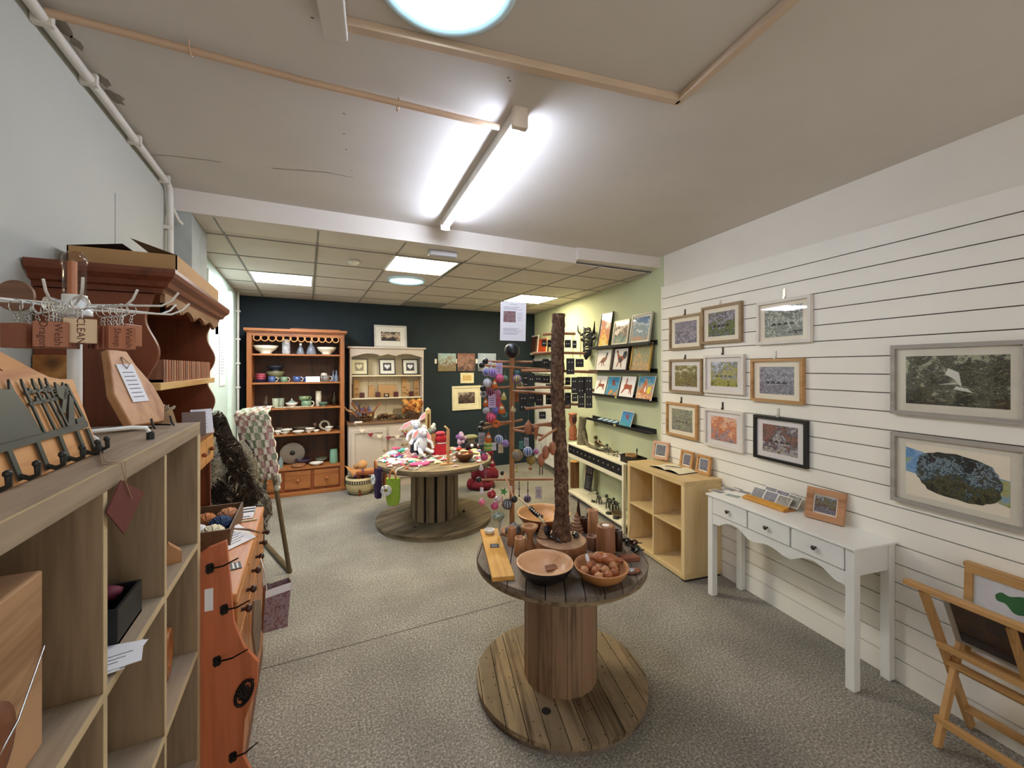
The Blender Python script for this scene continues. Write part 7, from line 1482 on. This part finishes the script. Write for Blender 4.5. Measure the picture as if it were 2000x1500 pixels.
# foil parcel, green glass, card and wand on the left
random.seed(12)
m = MB(); m.ball((0, 0, .035), .036, 10, 0, (1.2, 1, 1), .3); o = solo('foil_parcel', m, mat('#a9acbc', .2, .6, var=.3, vs=40), 'crumpled silver blue parcel behind the slim vase', 'parcel', atz(1002, 1045, Z1))
T2 = thing('glass_ornament', 'grey-green glass leaf ornament on a tall pale stem at the rear left', 'ornament', atz(977, 1050, Z1)); MB().tube([(0, 0, 0), (-.002, 0, .06), (-.006, 0, .11)], .008, 7).build('stem', mat('#9fa89a', .3, coat=.5), T2); MB().ball((-.01, 0, .12), .034, 12, 0, (1.1, .5, .8), .2).build('leaf', mat('#90a498', .15, .2, coat=1, var=.3), T2); MB().tube([(.012, -.01, .10), (-.012, -.014, .02)], .0035, 5).build('label_stick', PAPER, T2)
a, b_ = atd(1008, 968, 2.38), atd(1062, 1019, 2.16)
T2 = thing('pale_wand', 'pale smooth stick leaning across the large rear bowl', 'stick', a); MB().tube([Vector(), (b_ - a) * .5 + Vector((0, 0, .004)), b_ - a], [.004, .006, .007], 8).build('stick', wood('#e0cfa8', '#c4ac80', 'X'), T2)
T2 = thing('bracelet_card', 'curved black strip of clear beads lying on the rear bowl', 'bracelet', atd(1046, 1000, 2.2)); m = MB(); m.tube([(-.032, 0, .028), (-.01, 0, .0), (.02, -.005, -.024), (.036, -.005, -.032)], .012, 8); m.build('strap', BLACK, T2); m = MB()
for k in range(6): m.ball((-.028 + k * .012, -.012, .022 - k * .010), .005, 8)
m.build('beads', GL, T2)
# ================================================================ ball-topped ornament stand
SX, SY = 1.085, 2.225; DS = SX * FW[0] + SY * FW[1]
T = thing('ornament_stand', 'wooden pole with a large black ball top, hung with felt ornaments', 'display stand', (SX, SY, Z1)); o0 = Vector((SX, SY, Z1))
ztop = CZ + (HY - 699) / FPX * DS
m = MB(); m.tube([(0, 0, 0), (0, 0, ztop - Z1)], [.0155, .0145], 12); m.build('pole', wood('#b5804f', '#8a5830', 'Z', 10, .4), T)
MB().lathe([(.07, 0), (.07, .014), (.03, .022)], 28).build('foot', wood('#a87444', '#7c4e28', 'X'), T)
MB().ball((0, 0, CZ + (HY - 685) / FPX * DS - Z1), .046, 24).build('ball_top', BLACKG, T)
arms = [((948, 706), (1040, 707)), ((941, 713), (1066, 722)), ((943, 759), (1000, 756)), ((942, 828), (1000, 824)), ((938, 838), (1020, 820)), ((935, 937), (1080, 936)), ((1004, 764), (1060, 770))]
RTV = Vector((RT[0], RT[1], 0)); FWV = Vector((FW[0], FW[1], 0))
for k, ((ax_, ay), (bx, by)) in enumerate(arms):
    dd = (.05, -.06, -.03, .05, -.06, -.04, .06)[k]
    A = atd(ax_, ay, DS + dd) - o0; Bb = atd(bx, by, DS - dd * .6) - o0; q = MB().tube([A, Bb], .0068, 8).build('arm', DOW, T)
    if k < 6: MB().ball(A, .0175 if k else .02, 14).build('knob', BLACKG, q)
A = atd(1004, 975, DS - .22) - o0; MB().tube([A, atd(985, 925, DS) - o0], .006, 8).build('arm', DOW, T); MB().ball(A, .019, 14).build('knob', BLACKG, T)
A = atd(981, 924, DS + .1) - o0; MB().ball(A, .014, 12).build('knob', BLACKG, T)
FC = {'purple': '#8468b8', 'pink': '#d8708c', 'red': '#b83048', 'orange': '#cc6424', 'white': '#e2e0ea', 'lilac': '#c4b0d4', 'grey': '#7c8088', 'blue': '#5a78b0', 'yellow': '#c8bc64', 'green': '#5a9a5c', 'teal': '#5a8c84', 'dark': '#2c2a34', 'brown': '#a8704c', 'cream': '#d8ccb0', 'magenta': '#c04878', 'crimson': '#a01c30', 'clear': '#c8c0c4', 'silver': '#a8acb4', 'olive': '#8c8c5c', 'gold': '#b89450'}
FM = {k: mat(v, .9, var=.2, vs=60) for k, v in FC.items()}; FMS = {k: mat(v, .25, var=.3, vs=40, coat=.7) for k, v in FC.items()}
orn = [ # px, py, d, kind, size, colour, second colour, label
 (950, 727, .02, 'pom', .022, 'blue', 'lilac', 'blue-lilac felt bauble at the top left of the stand'), (962, 728, -.04, 'pom', .026, 'purple', 'lilac', 'purple felt bauble at the top left of the stand'), (957, 714, -.05, 'tag', .022, 'white', '', 'white tag above the purple bauble'),
 (975, 720, -.05, 'tag', .034, 'lilac', '', 'tall lilac printed tag left of the pole'), (976, 739, -.05, 'pom', .024, 'pink', 'magenta', 'pink felt flower below the lilac tag'), (952, 748, -.03, 'pom', .026, 'white', 'silver', 'white fluffy bauble at the left edge'),
 (966, 749, -.06, 'gnome', .026, 'orange', '', 'orange felt ornament below the purple bauble'), (986, 740, .04, 'pom', .02, 'grey', 'green', 'grey-green felt bauble beside the pole'), (1010, 729, -.03, 'pom', .02, 'teal', 'dark', 'grey and teal bauble right of the pole, top'),
 (1010, 740, -.05, 'pom', .024, 'yellow', 'purple', 'yellow and purple wool bauble right of the pole'), (1015, 752, .02, 'pom', .02, 'olive', 'cream', 'olive felt bauble right of the pole'), (958, 766, -.02, 'pom', .022, 'dark', 'pink', 'dark felt animal below the black knob'),
 (944, 770, .02, 'ring', .02, 'silver', '', 'grey wool ring at the left edge'), (984, 773, -.05, 'gnome', .024, 'yellow', '', 'yellow felt chick left of the pole'), (972, 768, 0, 'pom', .02, 'pink', 'lilac', 'pale pink felt piece left of the yellow chick'),
 (949, 785, 0, 'gnome', .026, 'orange', '', 'orange and white felt ornament at the left edge'), (961, 783, -.03, 'tag', .04, 'lilac', '', 'long lilac felt strip in the middle left'), (971, 785, .03, 'tag', .04, 'pink', '', 'long pink felt strip beside the lilac one'),
 (950, 802, 0, 'pom', .02, 'silver', 'white', 'silver felt bauble above the pink bird'), (968, 803, -.02, 'pom', .024, 'purple', 'blue', 'purple wool bauble above the pink bird'), (980, 797, -.04, 'gnome', .032, 'orange', '', 'orange tasselled felt ornament left of the pole'),
 (959, 816, -.05, 'pom', .028, 'pink', 'red', 'large pink felt bird in the middle left'), (985, 810, .02, 'ring', .018, 'teal', '', 'teal felt ring left of the pole'), (1001, 798, -.05, 'gnome', .016, 'cream', '', 'tiny cream felt chick on the pole, upper'), (1002, 801, .03, 'pom', .016, 'yellow', 'cream', 'tiny yellow felt chick behind the upper chick'), (969, 828, -.07, 'ring', .022, 'orange', '', 'orange red ribbon loop on the lower arms'),
 (1008, 775, .06, 'tag', .03, 'brown', '', 'long pinkish brown ornament right of the pole'), (941, 857, .0, 'tag', .036, 'silver', '', 'large pale tag at the left edge below the double knobs'), (954, 853, -.04, 'gnome', .03, 'orange', '', 'orange felt carrot ornament at the left'),
 (974, 858, -.03, 'pom', .024, 'blue', 'white', 'blue and white wool bauble left of the pole'), (987, 866, .0, 'pom', .02, 'purple', 'lilac', 'purple felt bauble left of the pole, lower'), (978, 876, .02, 'tag', .026, 'cream', '', 'beige felt strip hanging under the blue bauble'),
 (953, 872, -.04, 'drum', .024, 'green', 'yellow', 'green and yellow wound wool reel ornament'), (965, 872, -.02, 'tag', .022, 'white', '', 'white price tag right of the wool reel'), (944, 887, .02, 'pom', .018, 'grey', 'dark', 'grey felt mouse above the hot pink bauble'), (946, 893, -.04, 'pom', .02, 'magenta', 'pink', 'hot pink felt bauble at the lower left'),
 (962, 903, -.03, 'gnome', .024, 'crimson', '', 'crimson felt bell at the lower left'), (940, 912, 0, 'gnome', .02, 'white', '', 'grey and white felt tassel at the lower left'), (949, 922, .0, 'stick', .03, 'grey', '', 'thin grey stick hanging under the pink bauble'),
 (1018, 869, .02, 'tag', .024, 'teal', '', 'teal and white tag right of the pole'), (1028, 863, .0, 'tag', .026, 'silver', '', 'pale blue square tag right of the pole'), (1031, 882, -.06, 'pom', .026, 'blue', 'white', 'blue and white striped bauble right of the pole'), (1047, 882, -.04, 'pom', .016, 'magenta', 'lilac', 'small pink striped bauble right of the blue one'),
 (1010, 889, -.06, 'pom', .031, 'grey', 'gold', 'large grey glass bauble right of the pole'), (1037, 898, -.05, 'pom', .026, 'gold', 'olive', 'gold speckled bauble below the blue striped one'), (1036, 912, -.03, 'gnome', .016, 'brown', '', 'small orange carved drop under the gold bauble'), (1009, 915, -.02, 'stick', .02, 'yellow', '', 'small yellow glass drop below the large grey bauble'),
 (941, 958, -.03, 'tag', .018, 'white', '', 'small white square tag on the lowest arm'), (960, 965, -.04, 'glass', .026, 'crimson', '', 'shiny crimson glass bauble on the lowest arm'), (941, 981, -.05, 'glass', .02, 'pink', '', 'pale pink glass bauble at the lower left end'), (966, 988, -.05, 'glass', .023, 'magenta', '', 'bright pink glass bauble below the crimson one'), (984, 960, -.02, 'star', .024, 'green', '', 'green glass leaf on the lowest arm'),
 (972, 976, .04, 'glass', .022, 'clear', '', 'clear glass bauble on the lowest arm'), (991, 985, -.02, 'pom', .028, 'silver', 'dark', 'silver grey crumpled ornament near the pole foot'), (981, 978, .0, 'stick', .026, 'pink', '', 'pink bead strand on the lowest arm'), (1014, 955, -.03, 'stick', .045, 'dark', '', 'dark metal chain drop on the lowest arm, left'),
 (1031, 958, -.03, 'stick', .05, 'dark', '', 'dark metal chain drop on the lowest arm, right'), (1052, 962, -.02, 'tag', .035, 'clear', '', 'pale pink organza bag beside the trunk'), (998, 954, -.07, 'tag', .014, 'white', '', 'round white tag low on the pole'), (1030, 974, .04, 'pom', .022, 'dark', 'lilac', 'dark jewelled brooch above the rear bowl')]
for (px, py, dd, kd, s, c1, c2, lab) in orn:
    p = atd(px, py, DS + dd); t = thing('hanging_' + {'pom': 'bauble', 'tag': 'tag', 'gnome': 'ornament', 'ring': 'ring', 'drum': 'ornament', 'stick': 'drop', 'glass': 'bauble', 'star': 'ornament'}[kd], lab, {'tag': 'tag'}.get(kd, 'hanging ornament'), p, -YAW + random.uniform(-.3, .3), 'small ornaments on the ball-topped stand')
    m = MB(); top = s
    if kd == 'pom':
        m.ball((0, 0, 0), s, 14, 0, (1, 1, 1), .05)
        for q in range(5): a = q * pi / 5; m.tube([(s * 1.0 * cos(w) * cos(a), s * 1.0 * cos(w) * sin(a), s * 1.0 * sin(w)) for w in [i * pi / 8 for i in range(16)]], s * .10, 4, 1, closed=True)
        m.build('ball', [FM[c1], FM[c2]], t)
    elif kd == 'glass': m.ball((0, 0, 0), s, 20); m.cyl((0, 0, s * .95), s * .25, s * .3, 10, 1); m.build('ball', [FMS[c1], GL], t); top = s * 1.2
    elif kd == 'tag':
        m.box(-s * .55, s * .55, -.0008, .0008, -s, s, 0)
        if s > .02:
            for q in range(4): m.box(-s * .35, s * .2 + .002 * q, -.0012, -.0008, -s * .6 + q * s * .3, -s * .52 + q * s * .3, 1)
        m.build('card', [FM[c1], INK], t)
    elif kd == 'gnome': m.lathe([(s * .55, -s), (s * .7, -s * .6), (s * .5, 0), (s * .25, s * .6), (0, s)], 12); m.build('body', FM[c1], t); MB().ball((0, -s * .35, 0), s * .38, 8).build('face', FM['cream' if c1 != 'cream' else 'yellow'], t)
    elif kd == 'ring': m.tube([(s * .75 * cos(w), 0, s * .75 * sin(w)) for w in [i * pi / 8 for i in range(16)]], s * .3, 7, closed=True); m.build('ring', FM[c1], t)
    elif kd == 'drum':
        for q in range(4): m.lathe([(s * .9, -s + q * s * .5), (s, -s + q * s * .5 + s * .12), (s, -s + q * s * .5 + s * .38), (s * .9, -s + q * s * .5 + s * .5)], 16, m=q % 2)
        m.build('reel', [FM[c1], FM[c2]], t)
    elif kd == 'star': m.prism([(s * (1 if q % 2 == 0 else .5) * cos(q * pi / 5), s * (1 if q % 2 == 0 else .5) * sin(q * pi / 5)) for q in range(10)], -.004, .004, 'xz'); m.build('leaf', FMS[c1], t)
    else:
        m.tube([(0, 0, s), (0, 0, -s)], .0022, 5); m.ball((0, 0, -s * .9), .006, 8); m.ball((0, 0, 0), .005, 8); m.build('drop', FM[c1], t)
    MB().tube([(0, 0, top * .9), (0, 0, top + .03)], .0007, 4).build('thread', mat('#a89888', .8), t)
# notice hanging from the beam
c0 = atd(1003, 590, 3.42); T = thing('hanging_notice', 'white printed notice with a photo hung above the black ball', 'notice', (c0.x, c0.y, c0.z), (0, radians(1.2), -YAW + .12)); m = MB(); m.box(-.105, .105, 0, .0015, -.315, 0, 0)
random.seed(2)
for q, z in enumerate((-.018, -.04, -.05, -.06, -.215, -.225, -.235, -.25, -.26)): m.box(-.08 if q else -.03, (.07 - .02 * (q % 3)) if q else .03, -.0006, 0, z - .003, z, 1)
for q in range(6): m.box(.035, .075, -.0006, 0, -.09 - q * .012, -.0875 - q * .012, 1)
m.build('sheet', [PAPER, mat('#8a8794', .8)], T); B(-.08, .02, -.001, -.0, -.165, -.075).build('photo', art(71, ['#3c2a2a', '#8c4a4c', '#5a4a4c', '#b09a9c', '#4a3438'], 6, (1, 1, 1), .1, .5), T)
for x in (-.09, .09): MB().tube([(x, 0, 0), (x, 0, H1 - c0.z if c0.y < 3.16 else H2 - c0.z)], .0006, 4).build('thread', mat('#b8b4ac', .8), T)
